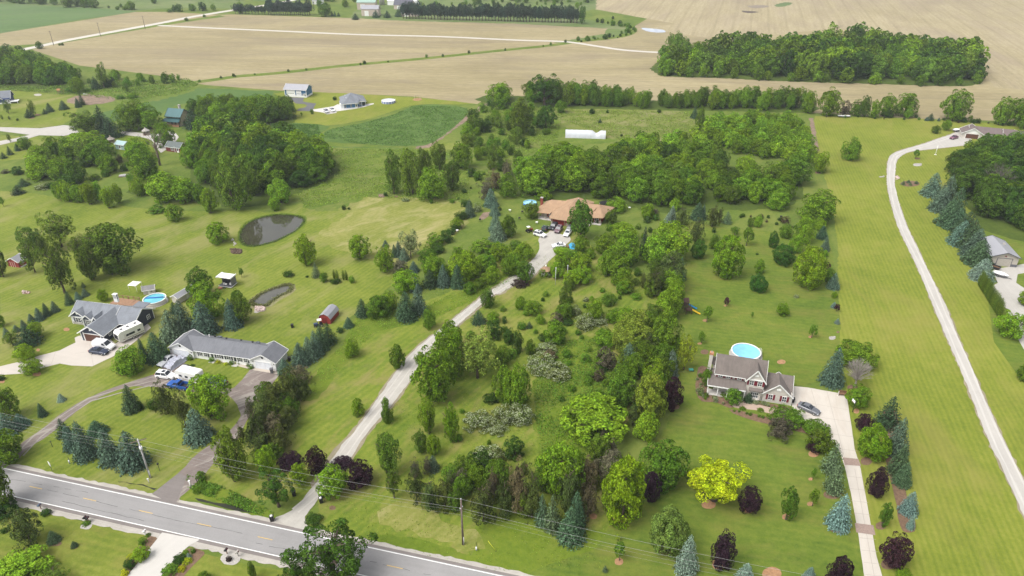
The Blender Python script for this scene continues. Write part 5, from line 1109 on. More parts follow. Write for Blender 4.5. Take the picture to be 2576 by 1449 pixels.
for (z1, z2, dy, sg, nm, rr_) in ((9.7,10.9,.0,.9,'topmost',.016),(8.0,8.6,.15,1.0,'second from the top',.017),(7.6,8.3,-.1,1.2,'third from the top',.009),(6.6,7.2,.0,1.3,'lowest and thinnest',.009)):
    wire(V(P0_,z2,0,dy), V(POLE1,z1,0,dy), sg, nm+' wire, running left from the grey pole', rr_)
    wire(V(POLE1,z1,0,dy), V(POLE2,z2,0,dy), sg, nm+' wire, spanning between the two utility poles', rr_)
    wire(V(POLE2,z2,0,dy), V(P3_,z1,0,dy), sg, nm+' wire, running right from the dark pole', rr_)
for i, (x, yb, yt) in enumerate(((541,458,345),(1013,365,285),(1462,290,195),(1266,305,292))):
    if i == 3: continue
    a = T(0,0,x,yb); r = empty('utility_pole', (a.x,a.y,0), 0, ['leftmost','middle','rightmost'][i]+' thin pole of three beside the far gravel road', 'utility pole', 'poles along the far gravel road')
    MB().cyl(0,0,0,10,.2,.14,6).build('pole', POLEW, r); MB().beam((-1.1,0,9.4),(1.1,0,9.4),.12,.12).build('crossarm', POLEW, r)
def post(name, p, H, r_, m, label, cat, extra=None):
    r = empty(name, (p.x,p.y,0), 0, label, cat); MB().cyl(0,0,0,H,r_,n=8).build('post', m, r)
    if extra: extra(r)
    return r
post('lamp_post', T(2,1,437,1418), 5.4, .06, INS, 'left thin white pole on the grass beside the orchard', 'pole', lambda r: part(r, 'lamp', INS, (-.12,-.12,5.4,.12,.12,5.6)))
post('lamp_post', T(2,1,558,1345), 3.9, .07, INS, 'right short white pole among the orchard trees', 'pole', lambda r: part(r, 'lamp', INS, (-.12,-.12,3.9,.12,.12,4.1)))
post('light_pole', T(0,1,1568,110), 6.5, .08, INS, 'slender pale pole left of the half-dead tree', 'pole', lambda r: part(r, 'lamp', INS, (-.1,-.4,6.4,.1,.1,6.55)))
post('flag_pole', T(3,1,1685,108), 4.0, .10, WHITE, 'white flagpole on the lawn before the brown ranch house', 'flagpole', lambda r: part(r, 'base', WHITE, (-.4,-.4,0,.4,.4,.15)))
def signboard(r): part(r, 'sign_face', WHITE, (-.45,-.05,1.55,.45,.0,2.35)); part(r, 'sign_back', CHROME, (-.44,.01,1.56,.44,.03,2.34))
s_ = post('road_sign', T(0,3,528,395), 2.3, .04, BLACK, 'white square road sign on a thin post beside the main road', 'road sign', signboard); s_.rotation_euler.z = R(-40)
post('lawn_stake', T(0,3,530,150), 1.4, .05, BLACK, 'black marker post on the grass left of the blue spruces', 'marker post', lambda r: part(r, 'cap', BLACK, (-.1,-.1,1.4,.1,.1,1.5)))
post('utility_box', T(0,3,703,318), .9, .12, INS, 'pale utility pedestal below the blue spruces', 'utility box', lambda r: part(r, 'marker', BLACK, (-.04,.1,.6,.04,.16,1.6)))
post('lamp_stake', T(0,3,1608,388), 1.7, .05, BLACK, 'black lantern post right of the grey utility pole', 'lantern', lambda r: part(r, 'lantern', BLACK, (-.14,-.14,1.6,.14,.14,1.95)))
post('marker_post', T(0,3,1500,510), 1.0, .08, INS, 'small white marker post at the foot of the grey utility pole', 'marker post', lambda r: part(r, 'cap', INS, (-.15,-.1,.9,.15,.1,1.1)))
post('fence_post', T(0,3,1920,555), 1.6, .11, WHITE, 'white post at the corner of the asphalt driveway entrance', 'post', lambda r: part(r, 'cap', WHITE, (-.16,-.16,1.6,.16,.16,1.68)))
post('guy_marker', T(0,3,1990,525), 1.6, .05, BLACK, 'thin dark post under the round bush by the driveway entrance', 'post', lambda r: part(r, 'cap', BLACK, (-.08,-.08,1.6,.08,.08,1.68)))
post('utility_box', T(1,3,2218,1190), .8, .13, INS, 'white utility pedestal in the grass right of the dark pole', 'utility box', lambda r: part(r, 'marker', BLACK, (-.04,.1,.6,.04,.16,1.8)))
gy = empty('guy_guard', T(1,3,2415,1200), 0, 'bright yellow guy wire guard in the roadside grass', 'guy guard'); MB().tube([(0,0,0),(-1.35,.5,2.0)], .035, 6).build('sleeve', paint('yellow_plastic',(0.6,0.6,0.05)), gy); MB().cyl(0,0,0,.12,.08,n=6).build('anchor', BLACK, gy)
def mailbox(p, label, m, n=1, rz=0, pm=WOOD):
    r = empty('mailbox', (p.x,p.y,0), rz, label, 'mailbox')
    for i in range(n):
        x = i*.55; MB().box(x-.06,-.06,0,x+.06,.06,1.0).build('post', pm, r); b = MB(); k = 7
        vs = [(x+.2*math.cos(PI*j/(k-1)), yy, 1.12+.2*math.sin(PI*j/(k-1))) for yy in (-.42,.28) for j in range(k)] + [(x-.2,-.42,1.0),(x+.2,-.42,1.0),(x-.2,.28,1.0),(x+.2,.28,1.0)]
        b.add(vs, [(j,j+1,j+1+k,j+k) for j in range(k-1)]+[tuple(range(k)),tuple(range(k,2*k)),(0,k,17,15),(6,13,16,14),(14,15,17,16),(0,15,14,6),(7,17,16,13)]); b.build('box', m, r); part(r, 'flag', RED, (x+.2,-.1,1.15,x+.23,.1,1.4))
mailbox(T(0,3,870,900), 'pair of dark mailboxes in the small stone-edged bed by the road', BLACK, 2, ROT)
mailbox(T(0,3,1468,1040), 'white mailbox at the left side of the bottom driveway', WHITE, 1, ROT, WHITE)
mailbox(T(0,3,2287,1225), 'black mailbox beside the stone bed at the bottom edge', BLACK, 1, ROT)
mailbox(T(0,3,2400,1250), 'grey stone mailbox pillar right of the black mailbox', STONE, 1, ROT, STONE)
mailbox(T(0,3,415,775), 'blue-grey newspaper box on a post by the left roadside', paint('box_blue',(0.10,0.14,0.20)), 1, ROT)
mailbox(T(1,3,165,860), 'dark mailbox beside the bin at the gravel driveway mouth', BLACK, 1, ROT) if False else None
def bin_(p, label, m=BLACK, rz=0, bag=None, s=1.0):
    r = empty('trash_bin', (p.x,p.y,.05), rz, label, 'trash bin'); b = MB(); w = .3*s; h_ = 1.0*s
    b.add([(-w*.8,-w*.8,0),(w*.8,-w*.8,0),(w*.8,w*.8,0),(-w*.8,w*.8,0),(-w,-w,h_),(w,-w,h_),(w,w,h_),(-w,w,h_)], [(3,2,1,0),(4,5,6,7),(0,1,5,4),(1,2,6,5),(2,3,7,6),(3,0,4,7)]); b.build('body', m, r)
    part(r, 'lid', m, (-w*1.1,-w*1.15,h_,w*1.1,w*1.1,h_+.07)); MB().tube([(-w,w*.95,.1),(w,w*.95,.1)], .1, 8).build('wheel', RUBBER, r)
    if bag: MB().tube([(0,0,h_+.05),(0,0,h_+.22),(0,0,h_+.34)], [.26,.24,.08], 9).build('bag', WHITE, r)
    return r
bin_(T(1,3,165,895), 'black bin with a bag on top at the gravel driveway mouth', BLACK, .2, True, 1.15)
bin_(T(1,3,655,665), 'black bin, upper of two right of the gravel driveway', BLACK, .1, True, 1.1)
bin_(T(1,3,658,712), 'black bin, lower of two right of the gravel driveway', BLACK, .4, True, 1.1)
bin_(T(1,3,385,640), 'dark bin half hidden behind the round tree left of the gravel driveway', BLACK, .4, False, 1.2)
bin_(T(1,2,162,855), 'dark bin in front of the right garage door of the duplex', GR, .2, False, 1.2)
bin_(T(1,2,340,735), 'black bin against the side wall of the duplex', BLACK, .2, False, 1.1)
bin_(T(3,2,248,1150), 'black bin at the garage corner of the two-storey house', BLACK, -.3, False, 1.1)
bin_(T(1,2,368,400), 'black drum standing alone on the lawn left of the gambrel shed', BLACK, 0, False, 1.0)
# odd things in the yards
def rocks(name, c, r, x, y, n, w, h, label, m=STONE, s=.35, cat='rocks'):
    rn = random.Random(int(x+y)); b = MB()
    for i in range(n):
        p = T(c, r, x+rn.uniform(-w,w)/2, y+rn.uniform(-h,h)/2); q = rn.uniform(.5,1)*s; k = 6; vs = [(p.x,p.y,q)]; 
        for zz, rr_ in ((q*.75,q*.7),(.02,q)): vs += [(p.x+rr_*math.cos(2*PI*j/k+i)*rn.uniform(.75,1.15), p.y+rr_*math.sin(2*PI*j/k+i)*rn.uniform(.75,1.15), zz+.06) for j in range(k)]
        b.add(vs, [(0,1+j,1+(j+1) % k) for j in range(k)]+[(1+j,7+j,7+(j+1) % k,1+(j+1) % k) for j in range(k)])
    tag(b.build(name, m), label, cat)
PKST = paint('pink_stone', (0.46,0.36,0.33), .9, .2)
rocks('rock_pile', 1,2, 40,215, 46, 95,45, 'low pile of pinkish boulders at the tip of the grey pond', PKST, .5)
rocks('rock_ring', 0,2, 265,45, 14, 80,30, 'ring of brown stones around a fire pit on the left lawn', PKST, .35, 'fire pit')
rocks('brush_pile', 0,1, 2375,1082, 60, 110,45, 'low heap of brown brush near the pond shore', paint('brush',(0.09,0.06,0.04)), .5, 'brush pile')
rocks('brush_pile', 1,1, 1270,525, 26, 55,22, 'small heap of reddish soil above the dry grass plot', DIRT, .6, 'brush pile')
rocks('pond_stones', 0,1, 2355,990, 7, 45,80, 'few pale boulders on the left shore of the pond', STONE, .5)
rocks('drive_stones', 3,1, 1300,345, 9, 35,40, 'pale flat stones at the inside bend of the limestone drive', PKST, .55)
rocks('drive_stones', 3,1, 1150,332, 6, 60,12, 'pale culvert stones left of the limestone drive', STONE, .5)
rocks('rock_ring', 3,1, 1505,210, 16, 80,20, 'oval stone ring on the lawn inside the drive bend', STONE, .4)
rocks('rock_ring', 3,2, 645,505, 12, 60,30, 'pale stones on the lawn left of the big dark round tree', STONE, .3)
rocks('rock_pile', 2,1, 100,1430, 40, 160,50, 'dark brush heap beside the gravel driveway', paint('brush2',(0.07,0.055,0.045)), .9, 'brush pile') if False else None
p = T(3,2,745,1080); r = empty('garden_bench', (p.x,p.y,.07), R(-15), 'dark wooden storage bench at the corner of the concrete drive', 'bench'); part(r, 'seat', WOOD, (-.8,-.35,.35,.8,.35,.5)); part(r, 'backrest', WOOD, (-.8,.3,.5,.8,.38,1.1)); part(r, 'leg', WOOD, (-.8,-.35,0,-.7,.35,.35)); part(r, 'leg', WOOD, (.7,-.35,0,.8,.35,.35)); part(r, 'post', WHITE, (-.95,-.4,0,-.85,-.3,1.2))
p = T(3,2,850,1250); r = empty('basketball_hoop', (p.x,p.y,.05), R(-80), 'basketball hoop with white board at the edge of the concrete drive', 'basketball hoop'); MB().cyl(0,0,0,3.0,.06,n=8).build('pole', BLACK, r); part(r, 'backboard', WHITE, (-.5,-.5,2.8,.5,-.45,3.45)); MB().tube([(.22*math.cos(2*PI*i/10),-.75+.22*math.sin(2*PI*i/10),2.95) for i in range(11)], .02, 4, cap=False).build('rim', RED, r)
def tractor(p, label, col, rz):
    r = empty('tractor', (p.x,p.y,0), rz, label, 'tractor'); m = carpaint(*col); part(r, 'hood', m, (.2,-.3,.6,1.3,.3,1.1)); part(r, 'seat', BLACK, (-.6,-.25,.8,-.2,.25,1.2)); part(r, 'canopy', WHITE, (-.8,-.55,1.9,.3,.55,1.98)); part(r, 'frame', BLACK, (-.8,-.35,.4,1.2,.35,.6))
    for x, y in ((-.75,-.5),(-.75,.5),(.25,-.5),(.25,.5)): part(r, 'roof_post', BLACK, (x-.03,y-.03,.6,x+.03,y+.03,1.9))
    wheels(r, (-.6,), .65, .42); wheels(r, (1.0,), .5, .28)
tractor(T(1,2,635,385), 'small tractor with white canopy in front of the gambrel shed', ('tractor_blue',(.03,.05,.12)), R(200))
tractor(T(2,1,172,885), 'small red garden tractor on the lawn left of the white car', ('tractor_red',(.25,.03,.02)), R(30))
p = T(0,2,1880,800); r = empty('utility_cart', (p.x,p.y,0), R(25), 'black lawn mower with rolled hose on the duplex lawn', 'lawn mower'); part(r, 'deck', BLACK, (-.9,-.5,.15,.5,.5,.5)); part(r, 'engine', GR, (-.5,-.3,.5,.1,.3,.9)); part(r, 'seat', BLACK, (-.8,-.2,.5,-.5,.2,1.0)); wheels(r, (-.7,.4), .5, .22)
tarp = T(2,1,608,1040); r = empty('tarpaulin_heap', (tarp.x,tarp.y,0), 0, 'heap of bright blue tarpaulin beside the gravel turnaround', 'tarpaulin')
b = MB(); rn = random.Random(2); k = 9; vs = [(0,0,1.7)]
for zz, rr_ in ((1.5,.5),(1.0,.9),(.4,1.2),(.02,1.6)): vs += [(rr_*math.cos(2*PI*j/k)*rn.uniform(.7,1.2), rr_*math.sin(2*PI*j/k)*rn.uniform(.7,1.2), zz*rn.uniform(.85,1.1)) for j in range(k)]
b.add(vs, [(0,1+j,1+(j+1) % k) for j in range(k)]+[(1+i*k+j,1+(i+1)*k+j,1+(i+1)*k+(j+1) % k,1+i*k+(j+1) % k) for i in range(3) for j in range(k)]); b.build('tarp', paint('tarp_blue',(0.05,0.30,0.52),.45,.3,2), r)
part(r, 'crate', WOOD, (-1.9,-.8,0,-1.0,.4,.6))
p = T(0,1,1255,325); r = empty('scrap_boat', (p.x,p.y,0), R(15), 'grey upturned boat lying in rough grass by the left thicket', 'boat'); loft(MB(), [(-1.9,.5,.0,.7,.2),(0,.8,.0,.85,.3),(1.5,.55,.0,.7,.2),(2.1,.08,.1,.5,.02)]).build('hull', POLEG, r); part(r, 'plank', WOOD, (-2.4,-.9,.05,-.6,-.6,.2))
p = T(0,0,855,950); r = empty('soil_screen', (p.x,p.y,0), R(-25), 'white pallet boards leaning at the edge of the dirt patch', 'boards'); part(r, 'board', WHITE, (-1.6,-.3,.1,1.2,.3,.25)); part(r, 'board', STONE, (-1.0,.3,.1,1.8,.7,.35))
for (c_, r_, x, y, lab) in ((1,1,2555,680,'white garden table on the lawn left of the ranch house'),(2,1,250,803,'pale round garden table on the ranch lawn'),(2,1,1182,655,'pale garden bench behind the ranch house trees'),(1,1,2025,885,'small white garden stool beside the long shrub row')):
    p = T(c_, r_, x, y); r = empty('garden_table', (p.x,p.y,0), 0, lab, 'garden furniture'); MB().cyl(0,0,.65,.72,.45,n=12).build('table_top', WHITE, r)
    for i in range(4): t = PI/2*i+.7; MB().cyl((.3)*math.cos(t),(.3)*math.sin(t),0,.65,.04,n=5).build('leg', WHITE, r)
for (c_, r_, x, y, lab) in ((2,1,75,765,'black barbecue grill on the lawn left of the ranch house'),(2,1,105,700,'small black cooker left of the ranch house porch'),(1,1,2255,780,'black crate beside the bare soil bed'),(3,1,130,750,'dark grill by the two-tone shrubs near the hedge line')):
    p = T(c_, r_, x, y); r = empty('barbecue', (p.x,p.y,0), 0, lab, 'barbecue'); MB().tube([(-.35,0,.85),(.35,0,.85)],[.28,.28],10).build('hood', BLACK, r)
    for sx in (-.3,.3): MB().box(sx-.03,-.2,0,sx+.03,.2,.7).build('leg', BLACK, r)
p = T(0,2,1690,600); 
p = T(2,2,1800,840); r = empty('lawn_ornament', (p.x,p.y,0), 0, 'small green wheelbarrow under the golden tree', 'wheelbarrow'); part(r, 'tray', paint('barrow_green',(0.05,0.25,0.20)), (-.5,-.35,.4,.5,.35,.7)); MB().tube([(.6,-.05,.2),(.6,.05,.2)],[.2,.2],10).build('wheel', RUBBER, r); MB().beam((-.5,-.3,.45),(-1.2,-.3,.6),.05,.05).build('handle', WOOD, r); MB().beam((-.5,.3,.45),(-1.2,.3,.6),.05,.05).build('handle', WOOD, r)
for x, y, w_ in ((1990,905,1),(2110,915,1)):
    pass
for i, (x, y) in enumerate(((1960,715),(2040,722))):
    p = T(0,2,x+35,y-15); r = empty('garden_chair', (p.x,p.y,0), R(-13), ['left','right'][i]+' of two yellow chairs on the duplex patio', 'chair', 'chairs on the duplex patio'); ym = paint('chair_yellow',(0.55,0.45,0.2)); part(r, 'seat', ym, (-.25,-.25,.4,.25,.25,.45)); part(r, 'backrest', ym, (-.25,.22,.45,.25,.27,.95))
    for sx in (-.22,.22): part(r, 'leg', ym, (sx-.03,-.25,0,sx+.03,.25,.4))
# ---------------------------------------------------------------- plants: meshes
LEAF = leafmat('foliage'); NEEDLE = leafmat('needles', 1.6, .15); BLOSSOM = leafmat('foliage_blossom', 1.5, .25, (0.36,0.40,0.25)); MASS = leafmat('foliage_mass', 1.5, .3, attr=True)
def leaves_mesh(name, C, Nn, size, mat, asp=.62, seed=0):
    rg = np.random.default_rng(seed); n = len(C)
    r = rg.normal(size=(n,3)); t = np.cross(Nn, r); t /= np.linalg.norm(t, axis=1)[:,None]+1e-9; b = np.cross(Nn, t); b /= np.linalg.norm(b, axis=1)[:,None]+1e-9
    s = (size*rg.uniform(.65,1.35,n))[:,None] if np.isscalar(size) else (size*rg.uniform(.7,1.3,n))[:,None]
    V4 = np.stack([C-t*s, C-b*s*asp, C+t*s, C+b*s*asp], 1).reshape(-1,3)
    me = bpy.data.meshes.new(name); me.vertices.add(4*n); me.vertices.foreach_set('co', V4.astype(np.float32).ravel())
    me.loops.add(4*n); me.loops.foreach_set('vertex_index', np.arange(4*n, dtype=np.int32)); me.polygons.add(n)
    me.polygons.foreach_set('loop_start', np.arange(0,4*n,4,dtype=np.int32)); me.polygons.foreach_set('loop_total', np.full(n,4,dtype=np.int32))
    me.materials.append(mat); me.update(); me.validate(); return me
def unit(v): return v/(np.linalg.norm(v, axis=-1, keepdims=True)+1e-9)
def crown(name, seed, a=.2, nc=60, npl=100, lump=.15, leaf=.024, egg=0.0, hollow=.55, flat=0.0, rag=.12, mat=None, up=.25, droop=0.0, arms=0):
    """whole plant one unit high and one unit wide; crown from height a to 1, built from leaf clumps on an uneven shell"""
    rg = np.random.default_rng(seed); zc = (1+a)/2; hz = (1-a)/2
    cs = []
    lob = [(rg.uniform(0,6.28), rg.uniform(-.6,.9), rg.uniform(-.22,.16)) for _ in range(7)]
    for i in range(nc):
        k = (i+.5)/nc; zz = 1-2*k; th = i*2.39996 + rg.uniform(-.5,.5); rr_ = math.sqrt(max(0,1-zz*zz))
        f = rg.uniform(hollow, .98) if rg.random() > .25 else rg.uniform(.2,.6)
        for (lt, lz, la) in lob: f *= 1 + la*math.exp(-((math.cos(th-lt)*rr_-1)**2 + (zz-lz)**2)/.35)
        f = min(f, 1.02) - lump*.9 + rg.normal()*rag*.4
        e = 1 - egg*(zz if zz > 0 else zz*.3)
        z = zc + zz*f*hz*(1-flat*(rr_**2)*.4) - droop*rr_*.1
        cs.append((math.cos(th)*rr_*f*.5*e, math.sin(th)*rr_*f*.5*e, z))
    cs = np.array(cs); n = nc*npl; ci = np.repeat(np.arange(nc), npl)
    d = unit(rg.normal(size=(n,3)) + np.array([0,0,up])); 
    out = cs - np.array([0,0,zc]); out = unit(out/np.array([.5,.5,hz])); d = unit(d + out[ci]*.55)
    R_ = (lump*rg.uniform(.6,1.25,nc))[ci]*rg.uniform(.55,1.0,n)**.5
    C = cs[ci] + d*R_[:,None]*np.array([1,1,.8 if a < .5 else .6])
    rad = np.percentile(np.hypot(C[:,0], C[:,1]), 97); C[:,:2] *= .48/rad
    if a >= 0: lo = np.percentile(C[:,2], 2); hi = np.percentile(C[:,2], 99.3); C[:,2] = a+(C[:,2]-lo)/(hi-lo)*(1-a)
    else: C[:,2] /= np.percentile(C[:,2], 99.3)
    C = C[C[:,2] > -.02]; d = d[:len(C)] if len(C) == len(d) else unit(C*np.array([2,2,1.2])-np.array([0,0,.2]))
    C[:,2] = np.maximum(C[:,2], .012); n = len(C)
    Nn = unit(d + rg.normal(size=(n,3))*.45)
    return leaves_mesh(name, C, Nn, leaf, mat or LEAF, seed=seed+1)
def conifer(name, seed, lev=24, br=15, leaf=.03, pw=.8, gap=.0, base=.03, droop=.28, wob=.12, dens=9, jag=.25, tight=1.0):
    rg = np.random.default_rng(seed); C = []; Nn = []; S = []
    for i in range(lev):
        f = i/(lev-1); z0 = base+(1-base)*f*.985; Rz = .5*(1-f)**pw*(1-.25*max(0,.12-f)/.12)+.012; nb = max(4, int(br*(.35+.65*(1-f))))
        for k in range(nb):
            th = 2*PI*(k+rg.uniform(-.35,.35))/nb + i*.7; Lb = Rz*rg.uniform(1-jag,1.05)
            if rg.random() < gap: continue
            m = max(3, int(dens*(.3+Lb*1.6)))
            for j in range(m):
                t = (j+rg.uniform(.2,.9))/m; r_ = Lb*(t**.7); sp = .16*Lb+.012
                z = z0 + .05*t*(1-f) - droop*Lb*t*t*1.2 + rg.normal()*.006
                dth = rg.normal()*.5*tight*sp/(r_+.03)
                C.append((r_*math.cos(th+dth), r_*math.sin(th+dth), max(z,.01))); Nn.append((math.cos(th)*(.5+rg.normal()*.5)+rg.normal()*.35, math.sin(th)*(.5+rg.normal()*.5)+rg.normal()*.35, .7+rg.normal()*.35)); S.append(leaf*(.7+.5*(1-f)))
    C = np.array(C); C[:,:2] *= .47/np.percentile(np.hypot(C[:,0], C[:,1]), 98)
    return leaves_mesh(name, C, unit(np.array(Nn)), np.array(S), NEEDLE, asp=.6, seed=seed)
def trunkmesh(name, seed, fork=.35, top=.75, r0=.035, n=5, spread=.28, bend=.03, multi=1, sub=2):
    rn = random.Random(seed); b = MB()
    for mm in range(multi):
        ox = (rn.uniform(-.06,.06) if multi > 1 else 0); oy = (rn.uniform(-.06,.06) if multi > 1 else 0); lean = (ox*3, oy*3)
        pts = [(ox+lean[0]*t+rn.uniform(-bend,bend)*t, oy+lean[1]*t+rn.uniform(-bend,bend)*t, -.01+t*top) for t in (0,.15,.35,.6,.85,1)]
        b.tube(pts, [r0*1.35,r0,r0*.85,r0*.6,r0*.35,r0*.12], 7)
        for i in range(n):
            t = fork+(.95-fork)*i/max(1,n); z = t*top; th = rn.uniform(0,6.28) if i == 0 else th+2.4; l = spread*rn.uniform(.7,1.2)*(1-.4*i/n)
            x0, y0 = ox+lean[0]*t, oy+lean[1]*t; p1 = (x0+math.cos(th)*l*.5, y0+math.sin(th)*l*.5, z+l*.45); p2 = (x0+math.cos(th)*l*1.25, y0+math.sin(th)*l*1.25, min(.93, z+l*.95))
            b.tube([(x0,y0,z),p1,p2], [r0*.5,r0*.34,r0*.08], 5)
            for s in range(sub):
                th2 = th+rn.uniform(-1,1); b.tube([p1,(p1[0]+math.cos(th2)*l*.5,p1[1]+math.sin(th2)*l*.5,min(.95,p1[2]+l*.5))], [r0*.24,r0*.06], 4)
    return b.mesh(name)
def bare(name, seed, n=46, top=.98, r0=.03, a=.15, sub=5):
    """leafless crown: many ascending branches with twigs"""
    rn = random.Random(seed); b = MB(); b.tube([(0,0,-.01),(.01,0,a),(0,.01,a*1.8),(.01,0,.55)], [r0*1.3,r0,r0*.7,r0*.2], 7)
    for i in range(n):
        th = i*2.39996; el = rn.uniform(.15,1.0); R_ = .5*math.cos(el*1.35)**.8 if el*1.35 < PI/2 else .05; e = (R_*math.cos(th), R_*math.sin(th), a+(top-a)*(.3+.7*math.sin(el*1.45))*rn.uniform(.85,1)); s = (0,0,a+(e[2]-a)*.18)
        m1 = (e[0]*.4+rn.uniform(-.02,.02), e[1]*.4+rn.uniform(-.02,.02), s[2]+(e[2]-s[2])*.5); b.tube([s,m1,e], [r0*.32,r0*.2,r0*.05], 4, cap=False)
        for k in range(sub):
            t = rn.uniform(.3,.9); p = tuple(m1[j]+(e[j]-m1[j])*t for j in range(3)); b.tube([p,(p[0]+rn.uniform(-.09,.09),p[1]+rn.uniform(-.09,.09),p[2]+rn.uniform(.02,.11))], [r0*.09,r0*.03], 3, cap=False)
    return b.mesh(name)
CR = {}
CR['round'] = [crown('crown_round%d' % i, 10+i, .07, 84, 95, .125, .022, hollow=.66, egg=.12) for i in range(5)]
CR['oval'] = [crown('crown_oval%d' % i, 20+i, .05, 130, 90, .10, .020, egg=.22, hollow=.82, rag=.05) for i in range(2)]
CR['loose'] = [crown('crown_loose%d' % i, 30+i, .15, 50, 85, .125, .021, hollow=.5, rag=.3) for i in range(3)]
CR['feather'] = [crown('crown_feather%d' % i, 35+i, .10, 110, 75, .11, .021, hollow=.66, rag=.18, egg=.05) for i in range(3)]
CR['spread'] = [crown('crown_spread%d' % i, 40+i, .34, 110, 150, .115, .017, hollow=.55, flat=.4, rag=.3, droop=.5) for i in range(2)]
CR['oak'] = [crown('crown_oak%d' % i, 45+i, .24, 52, 170, .105, .015, hollow=.62, rag=.35) for i in range(2)]
CR['bush'] = [crown('crown_bush%d' % i, 50+i, -.25, 60, 80, .14, .028, hollow=.7, flat=0, rag=.1) for i in range(3)]
CR['mound'] = [crown('crown_mound%d' % i, 55+i, -.7, 80, 70, .12, .026, hollow=.75, rag=.15) for i in range(2)]
CR['flower'] = [crown('crown_flower%d' % i, 58+i, -.6, 80, 80, .12, .024, hollow=.75, rag=.2, mat=BLOSSOM) for i in range(2)]
CR['poplar'] = [crown('crown_poplar%d' % i, 62+i, .12, 60, 80, .13, .026, hollow=.55, rag=.15) for i in range(2)]
CR['pine'] = [crown('crown_pine%d' % i, 66+i, .06, 84, 85, .105, .018, egg=.4, hollow=.45, rag=.45, mat=NEEDLE, up=.6) for i in range(3)]
CR['highpine'] = [crown('crown_highpine%d' % i, 70+i, .28, 40, 80, .15, .026, hollow=.5, rag=.3, mat=NEEDLE) for i in range(2)]
CR['spruce'] = [conifer('crown_spruce%d' % i, 80+i, 28, 17, .031, .60, droop=.36, dens=14, jag=.28, tight=.7) for i in range(3)]
CR['fir'] = [conifer('crown_fir%d' % i, 85+i, 24, 16, .034, .68, gap=.06, droop=.15, jag=.35, dens=10) for i in range(2)]
CR['column'] = [conifer('crown_column%d' % i, 90+i, 30, 14, .03, .36, droop=-.5, dens=12, jag=.12) for i in range(2)]
CR['sapling'] = [crown('crown_sapling%d' % i, 94+i, .32, 22, 60, .16, .04, hollow=.5, rag=.2) for i in range(2)]
TR = {'round': trunkmesh('trunk_round', 1, .3, .75, .03, 6), 'oval': trunkmesh('trunk_oval', 2, .3, .8, .028, 5, .2), 'loose': trunkmesh('trunk_loose', 3, .22, .85, .026, 7), 'feather': trunkmesh('trunk_feather', 4, .2, .85, .024, 6, multi=2),
      'spread': trunkmesh('trunk_spread', 5, .3, .8, .045, 7, .27), 'oak': trunkmesh('trunk_oak', 6, .2, .85, .035, 9, .27, .04, sub=3), 'bush': trunkmesh('stem_bush', 7, .1, .6, .02, 4, .25, multi=3), 'mound': trunkmesh('stem_mound', 8, .1, .5, .02, 4, .25, multi=3), 'flower': None,
      'poplar': trunkmesh('trunk_poplar', 9, .2, .9, .045, 5, .2), 'pine': trunkmesh('trunk_pine', 10, .2, .9, .026, 8, .26, .02), 'highpine': trunkmesh('trunk_highpine', 11, .4, .9, .035, 5, .25), 'spruce': trunkmesh('trunk_spruce', 12, .9, .95, .03, 1, .02, .004, sub=0), 'fir': None, 'column': None, 'sapling': trunkmesh('trunk_sapling', 13, .35, .8, .035, 3, .2, .01)}
TR['flower'] = TR['mound']; TR['fir'] = TR['spruce']; TR['column'] = TR['spruce']
for k_, me_ in TR.items():
    if len(me_.materials) == 0: me_.materials.append(BARK)
AB = {'round':.07,'oval':.05,'loose':.15,'feather':.10,'spread':.34,'oak':.24,'bush':-.25,'mound':-.7,'flower':-.6,'poplar':.12,'pine':.06,'highpine':.28,'sapling':.32}
# kind letter: mesh family, crown colour, object name, category
GRN_ = (.070,.135,.018); 
K = {'D':('round',(.096,.162,.017),'broadleaf_tree','tree'), 'E':('round',(.066,.118,.017),'broadleaf_tree','tree'), 'K':('round',(.040,.078,.018),'dark_tree','tree'), 'Y':('round',(.105,.178,.020),'bright_tree','tree'),
 'F':('feather',(.115,.185,.017),'feathery_tree','tree'), 'f':('feather',(.076,.122,.022),'feathery_tree','tree'), 'V':('oval',(.105,.17,.014),'oval_tree','tree'), 'v':('oval',(.035,.085,.018),'oval_tree','tree'), 'P':('round',(.027,.014,.019),'purple_tree','tree'), 'L':('spread',(.28,.36,.022),'golden_tree','tree'),
 'l':('loose',(.20,.26,.018),'golden_tree','tree'), 'W':('loose',(.085,.135,.030),'broadleaf_tree','tree'), 'w':('loose',(.080,.125,.028),'broadleaf_tree','tree'), 'O':('oak',(.045,.09,.018),'oak_tree','tree'), 'B':('bush',(.065,.13,.017),'shrub','shrub'), 'b':('bush',(.03,.062,.016),'shrub','shrub'),
 'M':('mound',(.07,.13,.02),'shrub','shrub'), 'm':('mound',(.07,.06,.035),'shrub','shrub'), 'H':('flower',(.085,.12,.03),'flowering_shrub','shrub'), 'g':('mound',(.24,.27,.02),'golden_shrub','shrub'), 'T':('poplar',(.055,.11,.020),'poplar_tree','tree'), 'N':('pine',(.046,.062,.024),'pine_tree','tree'), 'n':('pine',(.075,.068,.038),'pine_tree','tree'),
 'Q':('highpine',(.026,.044,.026),'pine_tree','tree'), 'S':('spruce',(.062,.098,.066),'blue_spruce','tree'), 's':('spruce',(.105,.155,.125),'blue_spruce','tree'), 'G':('spruce',(.040,.072,.036),'spruce_tree','tree'), 'J':('fir',(.028,.052,.026),'fir_tree','tree'), 'j':('fir',(.06,.09,.045),'fir_tree','tree'),
 'A':('column',(.055,.085,.014),'arborvitae','tree'), 't':('sapling',(.08,.14,.02),'sapling','tree'), 'R':('sapling',(.045,.018,.025),'sapling','tree')}
RT = random.Random(77)
CRMAX = {}
